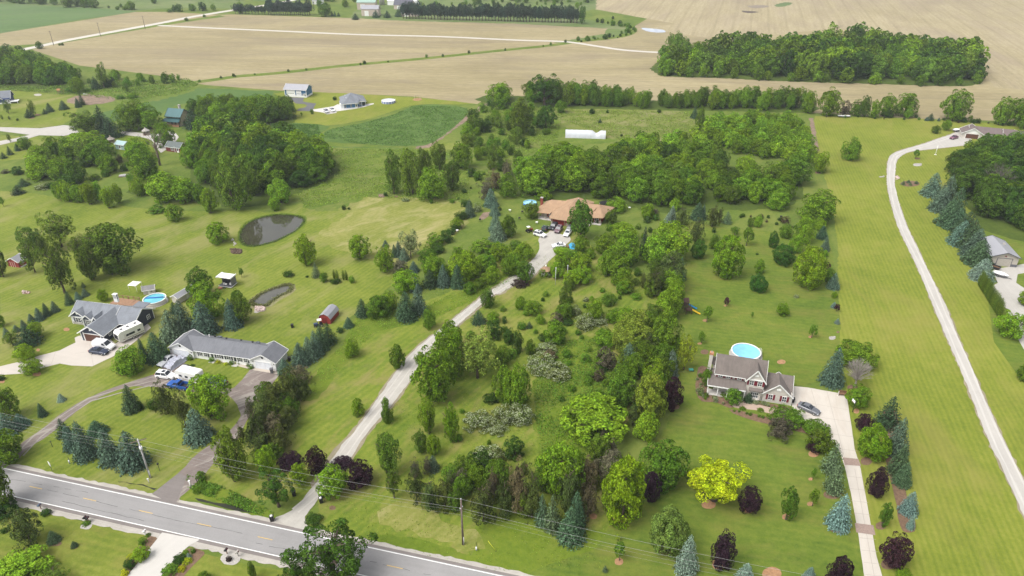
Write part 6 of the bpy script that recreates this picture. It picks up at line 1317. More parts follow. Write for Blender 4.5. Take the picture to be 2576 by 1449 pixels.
def plant(kind, X, Y, w, h, label, group=None, vi=None, tint=None, parts=True):
    fam, col, nm, cat = K[kind]
    r = empty(nm, (X, Y, 0), RT.uniform(0, 6.28), label, cat, group)
    me = CR[fam][RT.randrange(len(CR[fam])) if vi is None else vi]
    c = bpy.data.objects.new('crown' if cat == 'tree' else 'foliage', me); COL.objects.link(c); c.parent = r; c.scale = (w, w, h)
    k = RT.uniform(.80, 1.25); hj = RT.uniform(-.10,.10); col = tint or col
    c.color = (col[0]*k*(1+hj), col[1]*k, col[2]*k*(1-hj)*(.62 if col[1] > col[2]*2.2 else 1), 1)
    if parts:
        t = bpy.data.objects.new('trunk' if cat == 'tree' else 'stem', TR[fam]); COL.objects.link(t); t.parent = r; t.scale = (w, w, h) if fam not in ('round','oval','loose','feather') else (max(w, h*.6),)*2 + (h,)
    return r
def fit(fam, x, yt, yb, w):
    """turn a plant's outline in the photo (centre x, top, bottom, width) into ground position, width and height"""
    yt, yb = float(yt), float(yb); y = yb; h = 1.0
    for it in range(6):
        s = pxm(y); th = PITCH + math.atan((y-CY)/FPX); D = (yb-yt)/s; W = w/s; r = W/2; c_, s_ = math.cos(th), math.sin(th)
        if fam in AB:
            a = AB[fam]; a2 = max(a, -.95)
            lo, hi = .05, 60.0
            for _ in range(40):
                h = (lo+hi)/2; zc = (1+a2)*h/2; b = (1-a2)*h/2; E = math.hypot(b*c_, r*s_); low = E - zc*c_
                if a2 < 0: low = r*s_
                t_ = E + zc*c_ + max(0.0, low)
                if t_ > D: hi = h
                else: lo = h
            h = max(h, .35*W); zc = (1+a2)*h/2; b = (1-a2)*h/2; E = math.hypot(b*c_, r*s_); low = r*s_ if a2 < 0 else E - zc*c_
            y = yb - max(0.0, low)*s
        else:
            k = .75 if fam != 'column' else .8; h = max((D - k*r*s_)/c_, .5*W); y = yb - k*r*s_*s
    p = at(x, y); return p.x, p.y, W, h
def put(kind, c, r, x, yt, yb, w, label, group=None):
    fam = K[kind][0]
    if group and 'long row' in group: w *= 1.15
    X, Y, W, H = fit(fam, c*643.9+x/4, r*362.3+yt/4, r*362.3+yb/4, w/4)
    return plant(kind, X, Y, W*{'spruce':1.18,'fir':1.18,'feather':1.0,'spread':1.0}.get(fam, 1.12), H, label, group, parts=True)
def lowcrown(seed):
    rg = np.random.default_rng(seed); o = crown('tmp_low', seed, .06, 40, 42, .14, .040, hollow=.68, egg=.1, rag=.15); n = len(o.vertices); v = np.empty(n*3, np.float32); o.vertices.foreach_get('co', v); bpy.data.meshes.remove(o); return v.reshape(-1,3)
LOW = [lowcrown(200+i) for i in range(4)]
def mass(name, spots):
    """a far wood that reads as one mass: one object, many crowns"""
    VS, CS = [], []
    for (k, px, py, w, h) in spots:
        v = LOW[RT.randrange(4)]; a = RT.uniform(0, 6.28); c, s = math.cos(a), math.sin(a); q = v*np.array([w, w, h], np.float32)
        VS.append(np.stack([q[:,0]*c-q[:,1]*s+px, q[:,0]*s+q[:,1]*c+py, q[:,2]], 1)); col = K[k][1]; f = RT.uniform(.7, 1.45); g = RT.uniform(-.12, .12)
        CS.append(np.tile(np.array([col[0]*f*(1+g), col[1]*f, col[2]*f*(1-g)*.62, 1], np.float32), (len(v)//4, 1)))
    V4 = np.concatenate(VS).astype(np.float32); n = len(V4)//4; me = bpy.data.meshes.new(name); me.vertices.add(4*n); me.vertices.foreach_set('co', V4.ravel())
    me.loops.add(4*n); me.loops.foreach_set('vertex_index', np.arange(4*n, dtype=np.int32)); me.polygons.add(n); me.polygons.foreach_set('loop_start', np.arange(0,4*n,4,dtype=np.int32)); me.polygons.foreach_set('loop_total', np.full(n,4,dtype=np.int32))
    at_ = me.attributes.new('tint', 'FLOAT_COLOR', 'FACE'); at_.data.foreach_set('color', np.concatenate(CS).ravel()); me.materials.append(MASS); me.update()
    o = bpy.data.objects.new(name, me); COL.objects.link(o); o['kind'] = 'stuff'; return o
def wood(poly, kinds, sp, hr, label, group, seed=1, wr=(.75,1.1), edge=None, lim=400, tile=None, one=None):
    spots = []
    P = [at(*p) if not tile else T(tile[0], tile[1], *p) for p in poly]; rn = random.Random(seed)
    x0, x1 = min(p.x for p in P), max(p.x for p in P); y0, y1 = min(p.y for p in P), max(p.y for p in P); n = 0; y = y0; row = 0
    def inside(px, py):
        c = False
        for i in range(len(P)):
            a, b = P[i-1], P[i]
            if (a.y > py) != (b.y > py) and px < (b.x-a.x)*(py-a.y)/(b.y-a.y)+a.x: c = not c
        return c
    while y <= y1:
        x = x0 + (sp/2 if row % 2 else 0)
        while x <= x1:
            px, py = x+rn.uniform(-.35,.35)*sp, y+rn.uniform(-.35,.35)*sp
            if inside(px, py) and n < lim:
                k = rn.choice(kinds); h = rn.uniform(*hr)*(.9+.25*math.sin(px*.06)*math.sin(py*.05+1)); fam = K[k][0]; w = h*rn.uniform(*wr)*(.55 if fam in ('poplar','pine') else (.45 if fam in ('spruce','fir') else 1))
                if one: spots.append((k, px, py, w, h))
                else: plant(k, px, py, w, h, label, group)
                n += 1
            x += sp
        y += sp*.87; row += 1
    if one: mass(one, spots)
    print('WOOD', n, label)
    return n
def bush_row(line, kinds, sp, hr, label, group, jit=.8, seed=3, wr=(.9,1.4), one=None):
    sp_ = []; rn = random.Random(seed); P = [at(*p) for p in line]
    for a, b in zip(P, P[1:]):
        d = (b-a).length; n = max(1, int(d/sp))
        for i in range(n):
            q = a.lerp(b, (i+rn.random()*.8)/n); h = rn.uniform(*hr); ar = (rn.choice(kinds), q.x+rn.uniform(-jit,jit), q.y+rn.uniform(-jit,jit), h*rn.uniform(*wr), h)
            if one: sp_.append(ar)
            else: plant(*ar, label, group)
    if one: mass(one, sp_)
# ---------------------------------------------------------------- plants: where each one stands (kind, centre x, top, bottom, width, as read off the enlargements)
TABLE = '''
@0 0
E 403 420 492 70|lone dark bush at the left end of the far gravel road
W 1052 645 890 115|tall slim pale tree standing above the brush left of the tan field
J 970 770 908 105|dark fir in the brushy strip left of the tan field
J 1080 770 885 110|dark fir just right of the tall slim pale tree
D 785 780 940 130|bright bushy tree at the foot of the left wood
Y 1170 700 800 110|pale green bushy tree right of the tall slim one, against the tan field
W 90 1020 1140 75|thin young tree in front of the far-left blue house
w 340 1010 1165 85|loose young tree behind the mulched conifer left
J 300 1095 1190 90|dark conifer on a mulch ring on the far-left lawn
J 455 1092 1152 48|smaller of a pair of conifers on the far-left lawn
G 505 1035 1132 78|taller of a pair of conifers on the far-left lawn
G 645 1010 1108 88|single conifer near the bare dirt patch
G 790 985 1085 62|left conifer of two standing in the dirt patch
J 832 945 1062 65|right, taller conifer of two standing in the dirt patch
A 25 1155 1202 22|left tiny column shrub on the far-left lawn
A 97 1165 1207 22|right tiny column shrub on the far-left lawn
b 178 1192 1217 24|small round dark bush on the far-left lawn
J 1040 1070 1330 170|tall dark conifer left of the curved drive
J 1130 1185 1400 210|broad dark conifer just below the tall dark one
W 870 1110 1340 380|wide pale yellow-green tree covering the road bend at left
E 1310 1040 1315 250|dark tree left of the green-roofed house
D 1400 1015 1250 190|broadleaf tree left of the green-roofed house, in the back
D 1520 1045 1290 230|broad tree touching the left side of the green-roofed house
J 1950 1105 1310 180|dark conifer hiding the right side of the green-roofed house
D 1680 1245 1470 220|tree in front of the green-roofed house
G 1475 1270 1340 50|small blue-green conifer behind the stone gazebo
Y 860 1320 1560 430|broad bright tree below the wide pale tree at left
D 1390 1390 1580 250|bushy tree below the small garden pavilion
w 105 1345 1432 42|thin sapling between the two left drives
D 265 1372 1500 125|round tree beside the left footpath
D 540 1385 1560 160|bright tree above the row of small conifers at left
W 1280 835 925 72|pale shrub in the brushy strip below the tan field
B 720 880 940 110|dark low bush left of the bare dirt patch
B 880 890 935 60|low bush between the left wood and the dirt patch
B 1340 940 1000 110|round bush above the green crop strip
B 1215 955 1005 80|bush at the right tip of the dirt patch
E 1185 62 97 40|small round tree beside the top-left green field
E 1325 18 98 100|taller tree at the tip of the top-left green field
E 1258 62 98 60|bush just left of the taller tree by the top-left field
E 1555 -20 35 60|tree at the top edge above the far gravel road
E 2425 20 135 70|dark tree at the left end of the upper pine row
E 1710 92 124 60|low bush in the far meadow above the gravel road
E 1875 180 210 40|small bush on the near side of the far gravel road
E 2055 148 172 35|tiny bush touching the far gravel road at right
E 632 430 458 30|tiny bush right of the far road end
E 603 438 460 24|tiniest bush beside the far road end
@0 1
J 240 345 432 112|upper dark conifer mound on the left lawn
J 185 415 518 122|lower dark conifer mound on the left lawn
H 440 388 472 155|pale flowering shrub beside the dark mounds at left
b 520 385 455 110|dark bush right of the pale flowering shrub at left
b 185 225 322 110|dark round bush in the thicket at the left edge
m 60 255 305 90|brown low shrub at the far-left thicket
m 380 300 372 160|brown spreading shrub left of the dark tree clump
Y 430 15 175 205|bright tree next to the row of small conifers at left
Y 400 110 350 255|large bright green tree in the left clump
Y 640 120 360 250|second bright tree in the left clump, right of the large one
E 765 150 385 200|broad green tree in the middle of the left clump
K 750 255 395 230|dark tree at the lower right of the left clump
E 560 -20 120 115|dark tree behind the left clump
E 700 -60 150 190|broad tree below the pale wide one at left
b 865 140 245 120|very dark bush in the middle of the left thicket
W 880 -60 190 240|loose willow-like tree in the left thicket
E 1020 -40 210 290|broad tree in front of the aqua-roofed outbuilding
D 1110 90 280 190|olive green tree below the aqua-roofed outbuilding
Y 1390 -10 180 220|bright tree left of the half-dead tree
D 1470 55 335 260|rounded tree left of the half-dead tree's trunk
E 1540 150 340 150|dark bush at the foot of the half-dead tree
D 1420 330 515 165|tree left end of the lower left thicket
Y 1680 275 560 370|broad bright shrub-like tree in the lower left thicket
D 1880 335 580 260|wide low tree right of the broad bright one
E 2020 400 590 160|low dark tree joining the left wood to the lawn
f 2395 120 650 370|very large feathery grey-green tree near the pond
F 2118 450 692 172|small leaning tree between the left wood and the pond
Y 2195 780 988 222|round bright tree on the lawn left of the pond
M 1580 612 718 172|dark oval bush on the left lawn
Y 1775 605 768 165|bright spiky bush right of the dark oval bush
w 625 690 1035 345|grey-green rounded tree, top one of the big lawn group
f 1165 785 1275 545|largest spreading tree of the lawn group
f 935 1030 1365 225|slim tree left of the largest spreading lawn tree
f 1130 1120 1310 180|thin tree directly below the largest lawn tree
W 800 920 1130 180|pale loose tree in the middle of the lawn group
w 655 970 1500 345|tall loose tree at the bottom of the lawn group
w 360 820 1110 260|dark tree behind the small red shed
w 355 960 1292 190|tree right of the small red shed
f 450 930 1112 120|dark tree between the shed and the lawn group
f 25 980 1335 160|tree cut by the left edge beside the red shed
E 2035 1245 1530 255|dark rounded tree left of the black trailer
t 2435 1243 1342 48|thin sapling right of the black trailer
t 38 535 628 50|small sapling on the lawn at the far left
j 842 1385 1450 40|small conifer at the foot of the tall loose lawn tree
Y 625 370 560 150|first bright birch-like tree of the clump on the left lawn
F 700 375 578 150|second bright tree of the clump on the left lawn
Y 800 395 585 140|third bright tree of the clump on the left lawn
F 915 385 606 170|fourth and tallest bright tree of the clump on the left lawn
Y 1010 380 565 110|last tree at the right end of the left-lawn clump
F 1105 435 645 145|left of two bright trees standing right of the left-lawn clump
F 1200 400 592 120|right of two bright trees standing right of the left-lawn clump
#small dark conifers in a diagonal line at the left edge
J 40 80 152 66|lowest small conifer of the diagonal line at the left edge
J 105 20 116 60|second small conifer of the diagonal line at the left edge
J 180 -8 76 60|third small conifer of the diagonal line at the left edge
J 245 -48 40 64|topmost small conifer of the diagonal line at the left edge
#
b 420 130 210 60|dark bush in the scrub behind the left-lawn clump
M 620 330 400 120|low bush behind the left-lawn clump
M 960 300 380 110|low weeds-covered bush in the rough grass at left
@1 1
K 120 -60 240 330|dark tree deep in the left wood above the bright dome
E 430 40 330 330|large rounded tree at the right end of the left wood
D 640 20 300 300|light rounded tree at the outer right edge of the left wood
E 620 190 370 260|lower tree at the right edge of the left wood
K 450 260 420 230|dark low tree along the bottom of the left wood
Y 255 350 588 250|bright round tree just above the pond
F 192 540 672 132|small delicate tree on the pond's upper bank
f 1400 90 500 190|tall narrow tree at the left of the centre clump
f 1560 60 500 230|tallest grey-green tree of the centre clump
f 1700 60 420 170|tall tree at the back of the centre clump
Y 1765 245 545 310|bright spreading tree at the front of the centre clump
f 1850 -10 260 180|thin tall tree behind the bright spreading one
f 1975 175 465 185|loose slim tree right of the bright spreading one
D 2070 -5 240 210|dense tree right of the centre clump
w 2390 -15 230 145|tall pale poplar-like tree in the shrubby meadow
D 2235 20 160 100|smaller tree between the dense one and the pale one
b 2178 245 342 105|dark bush in the meadow left of the brown pines
B 2232 270 375 95|green bush touching the dark meadow bush
n 2525 160 320 110|brown pine at the top of the brown pine group
n 2410 255 450 150|brown pine in the middle of the group by the blue spruce
n 2320 345 570 170|brown pine left of the top blue spruce
Y 2535 300 530 180|bright tree right of the brown pines
b 2095 450 502 52|small dark bush in the lawn gap left of the brown pines
B 1975 550 602 55|small bush at the top edge of the dry plot, right
B 1765 550 603 36|tiny bush at the top edge of the dry plot, middle
H 1505 540 588 78|whitish flowering bush at the top edge of the dry plot
b 1305 480 532 42|small dark bush above the dry plot
b 885 613 667 42|left small bush at the left edge of the dry plot
b 937 635 664 28|right tiny bush at the left edge of the dry plot
S 2365 445 645 145|top blue spruce of the column left of the ranch house
S 2405 590 730 105|second blue spruce from the top of the column by the ranch house
S 2412 690 890 135|third blue spruce of the column, right of the bare soil bed
S 2432 778 985 170|lowest and widest blue spruce of the column by the ranch house
S 2150 555 742 108|blue spruce standing in the long shrub row
b 2105 555 645 80|dark shrub left of the spruce in the shrub row
H 2230 590 695 90|pale shrub right of the spruce in the shrub row
b 2070 680 775 135|upper shrub of the diagonal shrub row
D 2025 735 845 120|second shrub down the diagonal shrub row
b 2010 800 880 105|third shrub down the diagonal shrub row
b 1960 845 925 95|fourth shrub down the diagonal shrub row
b 1912 868 1012 135|round dark shrub in the lower diagonal row
M 1800 895 1060 180|spiky green shrub low in the diagonal row
b 1820 1005 1120 150|last shrub at the lower end of the diagonal row
S 1305 965 1042 66|small blue spruce peeking above the bright tree
S 1440 975 1145 95|blue spruce left of the pale silvery tree
G 1395 1008 1145 65|dark spruce beside the small blue spruces
S 1492 1038 1185 105|lower blue spruce near the pale silvery tree
W 1560 868 1140 195|pale silvery seedy tree above the dark spruces|(.14,.17,.07)
F 1310 1030 1290 205|bright tree with bare lower trunk left of the blue spruces
F 520 915 1220 245|yellow-green tree on the lawn below the pond
F 1040 912 1152 235|light airy tree alone in the middle lawn
j 610 1190 1355 88|small conifer with bare trunk on the lawn
D 685 1285 1388 86|small round tree right of the bare-trunk conifer
A 792 1265 1368 32|first of four narrow columns on the lawn
A 822 1270 1374 32|second of four narrow columns on the lawn
A 884 1268 1376 32|third of four narrow columns on the lawn
A 914 1275 1378 32|fourth of four narrow columns on the lawn
b 800 1362 1422 108|low juniper below the narrow columns
D 965 1322 1398 62|small leaning tree right of the narrow columns
b 328 1270 1352 112|sprawling bush right above the grey pond
b 515 1322 1350 32|tiny bush left of the bare-trunk conifer
Y 1790 1105 1335 230|bright tree over the dark spruce thicket, left
F 2090 1085 1360 330|large bright tree over the dark spruce thicket, right
M 2270 950 1120 230|dark spreading shrub below the column of blue spruces
M 2440 990 1160 240|rounded shrub mass below the ranch lawn
D 2550 1110 1320 170|round tree left of the gravel driveway
Y 2310 1110 1260 220|bright shrub in the mass above the driveway
F 1500 1250 1480 300|bright tree at the lower left of the spruce thicket
S 1590 1178 1300 105|blue spruce top in the middle of the thicket
S 1612 1335 1500 110|blue spruce low in the thicket
S 1890 1208 1450 140|blue spruce left of the darker one above the driveway
G 2030 1215 1460 150|dark green spruce above the driveway bend
J 1755 1265 1460 170|dark spruce hiding behind the blue ones in the thicket
D 2340 1288 1402 150|low tree at the right end of the spruce thicket
E 2160 1380 1500 140|round low tree at the driveway edge below the thicket
E 2250 1350 1450 110|small round tree between the thicket and the driveway
n 1455 1150 1290 170|brown leafless-looking shrub in front of the blue spruces
E 2540 715 930 160|round dark tree left of the ranch house lawn
@2 1
f 190 588 745 175|dark olive tree at the left corner of the ranch house
Y 320 468 560 150|yellow-green low tree behind the ranch chimney
M 250 275 560 340|broad weeping tree behind the ranch house, left
D 1055 530 675 200|bright tree at the right end of the ranch house
T 690 575 960 235|tall cottonwood hiding the middle of the ranch house
D 690 915 1085 155|young tree right of the gravel turnaround
f 1000 660 800 135|olive tree at the right corner of the ranch house
D 1370 600 740 150|round tree on the lawn behind the ranch
n 1440 645 712 85|small brown shrub right of the round tree behind the ranch
Y 1630 548 660 130|bright tree above the blue spruces right of the ranch
s 1607 618 785 95|taller blue spruce right of the ranch house
s 1568 690 805 85|smaller blue spruce right of the ranch house
N 1705 615 815 145|dark pine right of the pair of blue spruces
G 1868 588 775 150|dark spruce centre of the conifers behind the oval maple
S 1920 608 760 62|narrow blue spruce peeking right of the dark spruce
N 2010 600 832 135|pine with bare trunk in the conifer group
j 2160 675 812 92|light conifer at the right of the conifer group
N 2085 640 785 60|slim pine between two conifers at the group's right
N 1850 738 985 155|pine with a visible bare trunk below the dark spruce
J 1320 828 1140 100|dark spruce rising between two bright trees
D 1110 775 960 270|tree behind the bright trees right of the ranch drive
D 1150 880 1205 310|large green tree right of the ranch drive
D 930 900 1085 220|left tree of the clump right of the ranch drive
Y 1590 795 1160 410|largest bright tree right of the dark spruce
Y 1440 880 1200 280|bright tree touching the dark spruce's right side
Y 965 1058 1312 225|bright tree at the lower left of the clump
Y 1090 1158 1405 215|yellow-green tree at the lower middle of the clump
Y 1130 1340 1490 165|round bright bush at the bottom of the clump
N 1590 1070 1460 290|big dark pine of the central belt
G 1685 1138 1385 115|blue-green spruce on the right side of the central belt
Y 1592 1268 1510 220|bright tree in the central belt under the big pine
N 1430 1250 1530 190|dark pine at the left of the central belt
E 2030 910 1055 112|round dark tree left above the oval maple
v 1872 968 1148 145|dark round tree left of the oval maple
t 2240 828 912 90|small bare-stemmed tree above the lawn path
t 2358 838 1022 115|round-headed small tree on a thin trunk
V 2140 930 1338 290|large egg-shaped maple with dense crown, left of two
D 2490 1160 1300 102|small tree between the two egg-shaped maples
v 2462 1308 1480 178|dark round tree low between the egg-shaped maples
Y 2470 710 832 92|bright little tree near the long lawn edge
m 2503 702 742 52|tiny brown shrub near the long lawn edge
f 2390 740 830 70|small bare-looking tree near the long lawn edge
b 2030 840 900 42|dark little juniper on the lawn
F 490 1030 1125 190|shrubby tree by the white car at the drive end
f 30 960 1060 150|dark shrub at the left of the gravel driveway
D 120 985 1150 190|shrubby tree left of the gravel driveway's curve
Y 20 1090 1300 180|bright tree left of the gravel driveway
E 140 1175 1390 165|round dark tree at the left side of the driveway near the gazebo
M 330 1250 1360 130|ivy mound at the foot of the gazebo
F 520 1080 1250 190|orchard tree nearest the gravel driveway
F 700 1090 1290 240|orchard tree at the upper right
F 450 1185 1345 170|orchard tree right of the gazebo
F 705 1230 1400 240|orchard tree at the lower right
F 600 1270 1420 200|orchard tree at the lower middle
E 580 1345 1465 115|small round tree below the orchard
D 790 1050 1150 120|small tree at the right of the orchard
f 1240 1345 1420 90|dark low bush below the yellow-green tree clump
m 95 1385 1465 190|dark brown brush heap beside the gravel driveway|(.035,.026,.022)
b 2465 1095 1120 32|tiny dark shrub on the lawn right of the egg-shaped maple
@3 1
D 825 -60 157 190|open round tree standing alone on the big right lawn
F 510 82 290 195|multi-stemmed tree with reddish trunks on mulch
E 232 140 400 325|big rounded tree at the edge of the right thicket
D 340 -20 190 200|tree at the upper right of the right thicket
D 90 448 652 225|round tree at the right end of the middle forest
D 480 458 785 345|large tree at the edge of the big right lawn
Y 350 738 995 185|bright tree below the large lawn-edge tree
D 510 742 855 135|low bright tree touching the lawn edge
D 270 918 1092 135|tree left below the bright tree
E 172 800 942 135|tree left of the bright tree, by the shrub line
m 172 728 812 95|reddish small tree by the shrub line
v 42 880 1042 100|small round-headed tree left of the dark round tree
v 140 1010 1205 220|dark dense round tree beside the right egg-shaped maple
V 395 1050 1430 290|large egg-shaped maple with dense crown, right of two
G 540 820 965 112|dark blue spruce at the lawn edge, upper
S 570 935 1085 90|blue spruce at the lawn edge, lower
Y 572 1065 1132 70|small yellow-green tree under the blue spruce
R 592 1188 1258 58|small purple tree right of the egg-shaped maple
E 605 1248 1385 140|round tree low at the lawn edge
S 650 1298 1470 122|blue spruce at the bottom of the lawn edge row
t 1480 58 150 62|young tree on mulch near the limestone bend
j 1358 368 417 42|first of four tiny conifers in the lawn bed
j 1412 358 398 42|second of four tiny conifers in the lawn bed
j 1432 385 422 36|third of four tiny conifers in the lawn bed
j 1492 368 406 42|last of four tiny conifers in the lawn bed
#blue spruces in the long row at the dark wood's edge
S 1640 290 545 175|topmost spruce of the long row, at the wood's corner
S 1770 320 660 190|second spruce of the long row, silvery and broad
S 1725 440 700 180|third spruce of the long row, in front of the silvery one
G 1862 440 790 170|fourth spruce of the long row, tall and green
G 1800 560 850 190|fifth spruce of the long row from its top
G 1890 640 890 190|sixth spruce of the long row from its top
G 1965 680 980 200|seventh spruce of the long row from its top
S 1920 770 1040 190|eighth spruce of the long row from its top
G 2010 760 1080 210|ninth spruce of the long row from its top
S 2060 850 1170 210|tenth spruce of the long row, beside the grey roof
G 2100 960 1250 220|eleventh spruce of the long row, at the pole building corner
s 2140 1150 1390 195|lowest blue spruce of the row, beside the utility trailer
#
@3 0
D 400 928 1138 130|first field-edge tree, thin trunk, right of the bright thicket
D 605 898 1165 212|tall full tree at the field edge, second from left
m 770 1015 1160 120|greyish bushy tree at the field edge
E 882 1010 1165 120|dark bushy tree at the field edge beside the flatbed trailer
E 955 978 1175 110|tall dark tree in the field-edge clump
D 1060 1018 1185 130|round tree in the middle of the field-edge clump
D 1185 955 1165 160|broken-crowned tree at the field edge
b 1200 1105 1195 135|dark shrub under the broken-crowned tree
D 1375 948 1170 220|twin-trunk wide tree at the field edge
Y 1400 1078 1188 92|small bright tree in front of the twin-trunk one
D 1855 925 1215 265|handsome rounded tree alone at the field edge
J 1632 1140 1218 72|dark little conifer left of the handsome rounded tree
S 1593 1175 1218 40|tiny blue spruce left of the dark little conifer
S 1716 1183 1222 28|tiny blue spruce right of the dark little conifer
b 1490 1155 1190 38|little dark bush right of the twin-trunk tree
b 1768 1186 1215 30|little bush left of the handsome tree's trunk
t 1895 1143 1220 62|sapling right of the handsome tree's trunk
b 1968 1178 1238 66|round dark shrub at the field edge above the brown ranch
b 2063 1195 1247 62|left of two dark shrubs above the brown ranch
b 2110 1193 1247 52|right of two dark shrubs above the brown ranch
t 2030 1160 1228 42|thin sapling between the field-edge shrubs
D 2318 995 1256 168|leaning tree at the field edge right of the brown ranch
E 2470 1010 1262 200|dark tree right of the leaning field-edge tree
D 2570 1025 1300 150|tree cut by the right edge above the brown ranch
E 1685 1262 1342 82|small dark tree left of the brown ranch
F 1790 1205 1312 102|light little tree left of the brown ranch
@2 0
O 325 750 1060 320|biggest dark tree of the long hedgerow
D 490 1005 1135 110|bright small tree below the hedgerow's biggest one
f 90 1010 1340 260|dark spreading tree left of the birch
T 340 1070 1290 190|birch-like tree with pale stem beside the weedy field
G 1835 1082 1197 78|dark conifer at the corner of the weedy field
E 1885 1078 1312 92|tall dark bush below the corner conifer
b 805 1093 1152 62|dark bush at the top of the weedy field
b 960 1103 1142 28|tiny bush at the top of the weedy field
b 1480 1100 1140 42|small bush at the right top of the weedy field
b 1102 1348 1376 28|tiny dark bush right of the hoop greenhouse
J 885 1195 1240 40|tiny conifer in the middle of the weedy field
D 1330 1345 1520 255|rounded tree just below the weedy field
T 595 82 225 58|left tall poplar at the right end of the far pine row
T 705 75 243 62|right tall poplar beyond the far pine row
E 1140 233 262 36|tiny bush on the curved ditch bank
w 1590 340 470 100|greyish half-bare tree at the corner of the oval wood
E 1660 330 520 130|tall tree at the left tip of the oval wood
E 1730 385 570 140|tree at the left end of the oval wood
l 1870 415 560 170|pale yellowish tree in front of the oval wood|(.12,.15,.03)
E 1540 450 620 170|dark tree at the leftmost edge of the oval wood
Y 1550 540 745 180|bright tree at the lower left corner of the oval wood
E 2090 395 560 200|domed tree behind the left part of the oval wood
@1 0
E 702 38 166 135|big round farm tree at the edge of the tan field
J 795 113 167 28|left little conifer beside the round farm tree
J 832 122 167 34|right little conifer beside the round farm tree
J 768 108 165 30|conifer tucked under the round farm tree
E 640 -10 70 60|tree between the farm buildings
E 900 5 70 70|tree right of the far farm sheds
f 130 970 1235 260|dark tree above the blue bungalow's lower lawn
f 290 968 1185 235|rounded dark tree left of the asphalt loop
E 20 1000 1240 200|tree left of the rounded dark pair by the asphalt loop
b 793 970 1012 40|dark round bush behind the blue bungalow
D 565 1098 1148 36|little round bush where asphalt meets concrete
t 462 1132 1178 22|tiny sapling on the lower lawn of the blue bungalow
D 2450 850 1045 250|rounded tree at the left end of the long hedgerow
D 2500 835 1000 150|tree behind the left end of the long hedgerow
b 2178 1100 1225 95|dark shrub at the right tip of the soybean plot
b 2350 1010 1072 55|dark bush at the hedgerow's left foot
E 75 680 0 0|
@0 2
#small spruces in the diagonal row on the left lawn
S 75 395 500 72|lowest of the small spruces in the diagonal row
S 168 372 450 70|second small spruce from the bottom of the diagonal row
S 250 318 425 72|third small spruce from the bottom of the diagonal row
S 322 258 352 70|fourth small spruce from the bottom of the diagonal row
S 405 198 338 95|fifth small spruce of the diagonal row, the broadest
G 478 148 292 76|sixth small spruce, left behind the navy house
S 560 128 252 82|seventh small spruce, left behind the navy house
G 705 28 177 84|eighth small spruce, above the navy house roof
S 790 35 127 70|ninth small spruce, above the navy house roof
S 862 0 92 75|last small spruce, at the upper end of the diagonal row
#
J 300 388 615 235|very dark fir left of the navy house drive
D 370 340 500 150|green tree behind the very dark fir
W 130 430 575 165|pale loose tree left of the very dark fir
Y 270 550 730 205|bright young tree above the concrete drive
F 340 700 870 235|airy yellow-green tree on an orange mulch ring
D 12 230 385 95|tree cut by the left edge above the spruces
F 1045 8 128 120|tree behind the navy house chimney
S 1745 220 565 235|left big spruce of three behind the duplex
S 1870 130 510 235|middle big spruce of three behind the duplex
S 2070 138 505 265|right big spruce of three behind the duplex
J 1760 138 270 100|dark fir tip above the big spruces
Y 2095 -60 310 330|round olive-bright tree behind the three big spruces
S 2350 108 425 172|spruce alone right of the round olive tree
f 2450 60 340 235|leaning tree between the lone spruce and the grey pond
E 2400 10 180 130|dark fir-like tree above the lone spruce
Y 1330 588 862 275|rounded bright tree between the two houses
G 1600 448 765 235|dark spruce touching the duplex garage corner
b 1265 778 892 165|low dark bush under the rounded bright tree
G 1462 508 765 105|narrow dark spruce behind the rounded bright tree
s 622 1062 1153 76|tiny pale spruce on the lower left lawn
G 435 1158 1305 86|small dark spruce on the lower left lawn
f 115 1000 1295 245|dark tree group at the left edge
S 75 1268 1510 235|blue spruce at the left edge above the road
S 218 1268 1425 155|smaller blue spruce right of the left-edge one
b 22 870 942 62|little dark bush at the left edge by the concrete drive
G 1338 980 1265 175|spruce alone inside the asphalt loop
b 1412 1140 1245 62|small bush at the foot of the loop spruce
N 1690 945 1265 215|olive pine inside the asphalt loop, left
N 1875 1035 1405 175|olive pine inside the asphalt loop, centre
b 1560 1105 1255 150|bushy shrub between the loop spruce and olive pine
F 2140 850 1310 440|large feathery tree in front of the motorhome
S 2010 1218 1585 275|broad blue spruce at the bottom of the asphalt loop
M 1915 668 738 70|clipped round bush at the left garage of the duplex
M 2135 688 757 82|clipped round bush below the duplex's middle windows
g 2195 718 770 55|golden bush between the clipped bushes
M 2335 722 783 78|clipped round bush near the duplex's right door
M 2527 765 827 58|clipped round bush at the right garage of the duplex
g 2275 745 785 50|yellow-green low bush at the duplex walk
b 1935 775 800 50|dark low bush on the duplex lawn
#
@0 3
#blue spruces in the group beside the grey utility pole
J 655 -130 70 140|darkest spruce at the left back of the roadside group
S 735 -60 205 155|first blue spruce from the left in the roadside group
S 880 -95 305 225|second blue spruce from the left in the roadside group
G 985 -110 60 190|dark spruce at the back of the roadside group
S 1130 -20 355 225|third blue spruce from the left in the roadside group
S 1355 5 405 290|rightmost blue spruce, beside the grey utility pole
#
E 70 -20 340 400|large dark tree at the left edge above the road
E 10 250 760 330|large tree at the left edge covering the road's end
b 50 670 920 260|dark hedge bush at the left edge below the road
N 315 740 1135 330|big round dark pine on the front lawn
b 468 768 860 95|low bush right of the big round pine by the road
G 548 1000 1135 128|small conifer on mulch on the front lawn
G 752 1103 1172 70|tiny conifer on mulch on the front lawn
b 50 965 1032 88|low bush at the left edge of the front lawn
Y 200 1230 1600 580|bright wide tree at the bottom left corner
W 580 1340 1560 250|pale feathery shrub at the bottom left
E 2030 385 485 100|round bush at the asphalt driveway entrance
M 2000 560 640 120|left weedy bush beside the asphalt driveway entrance
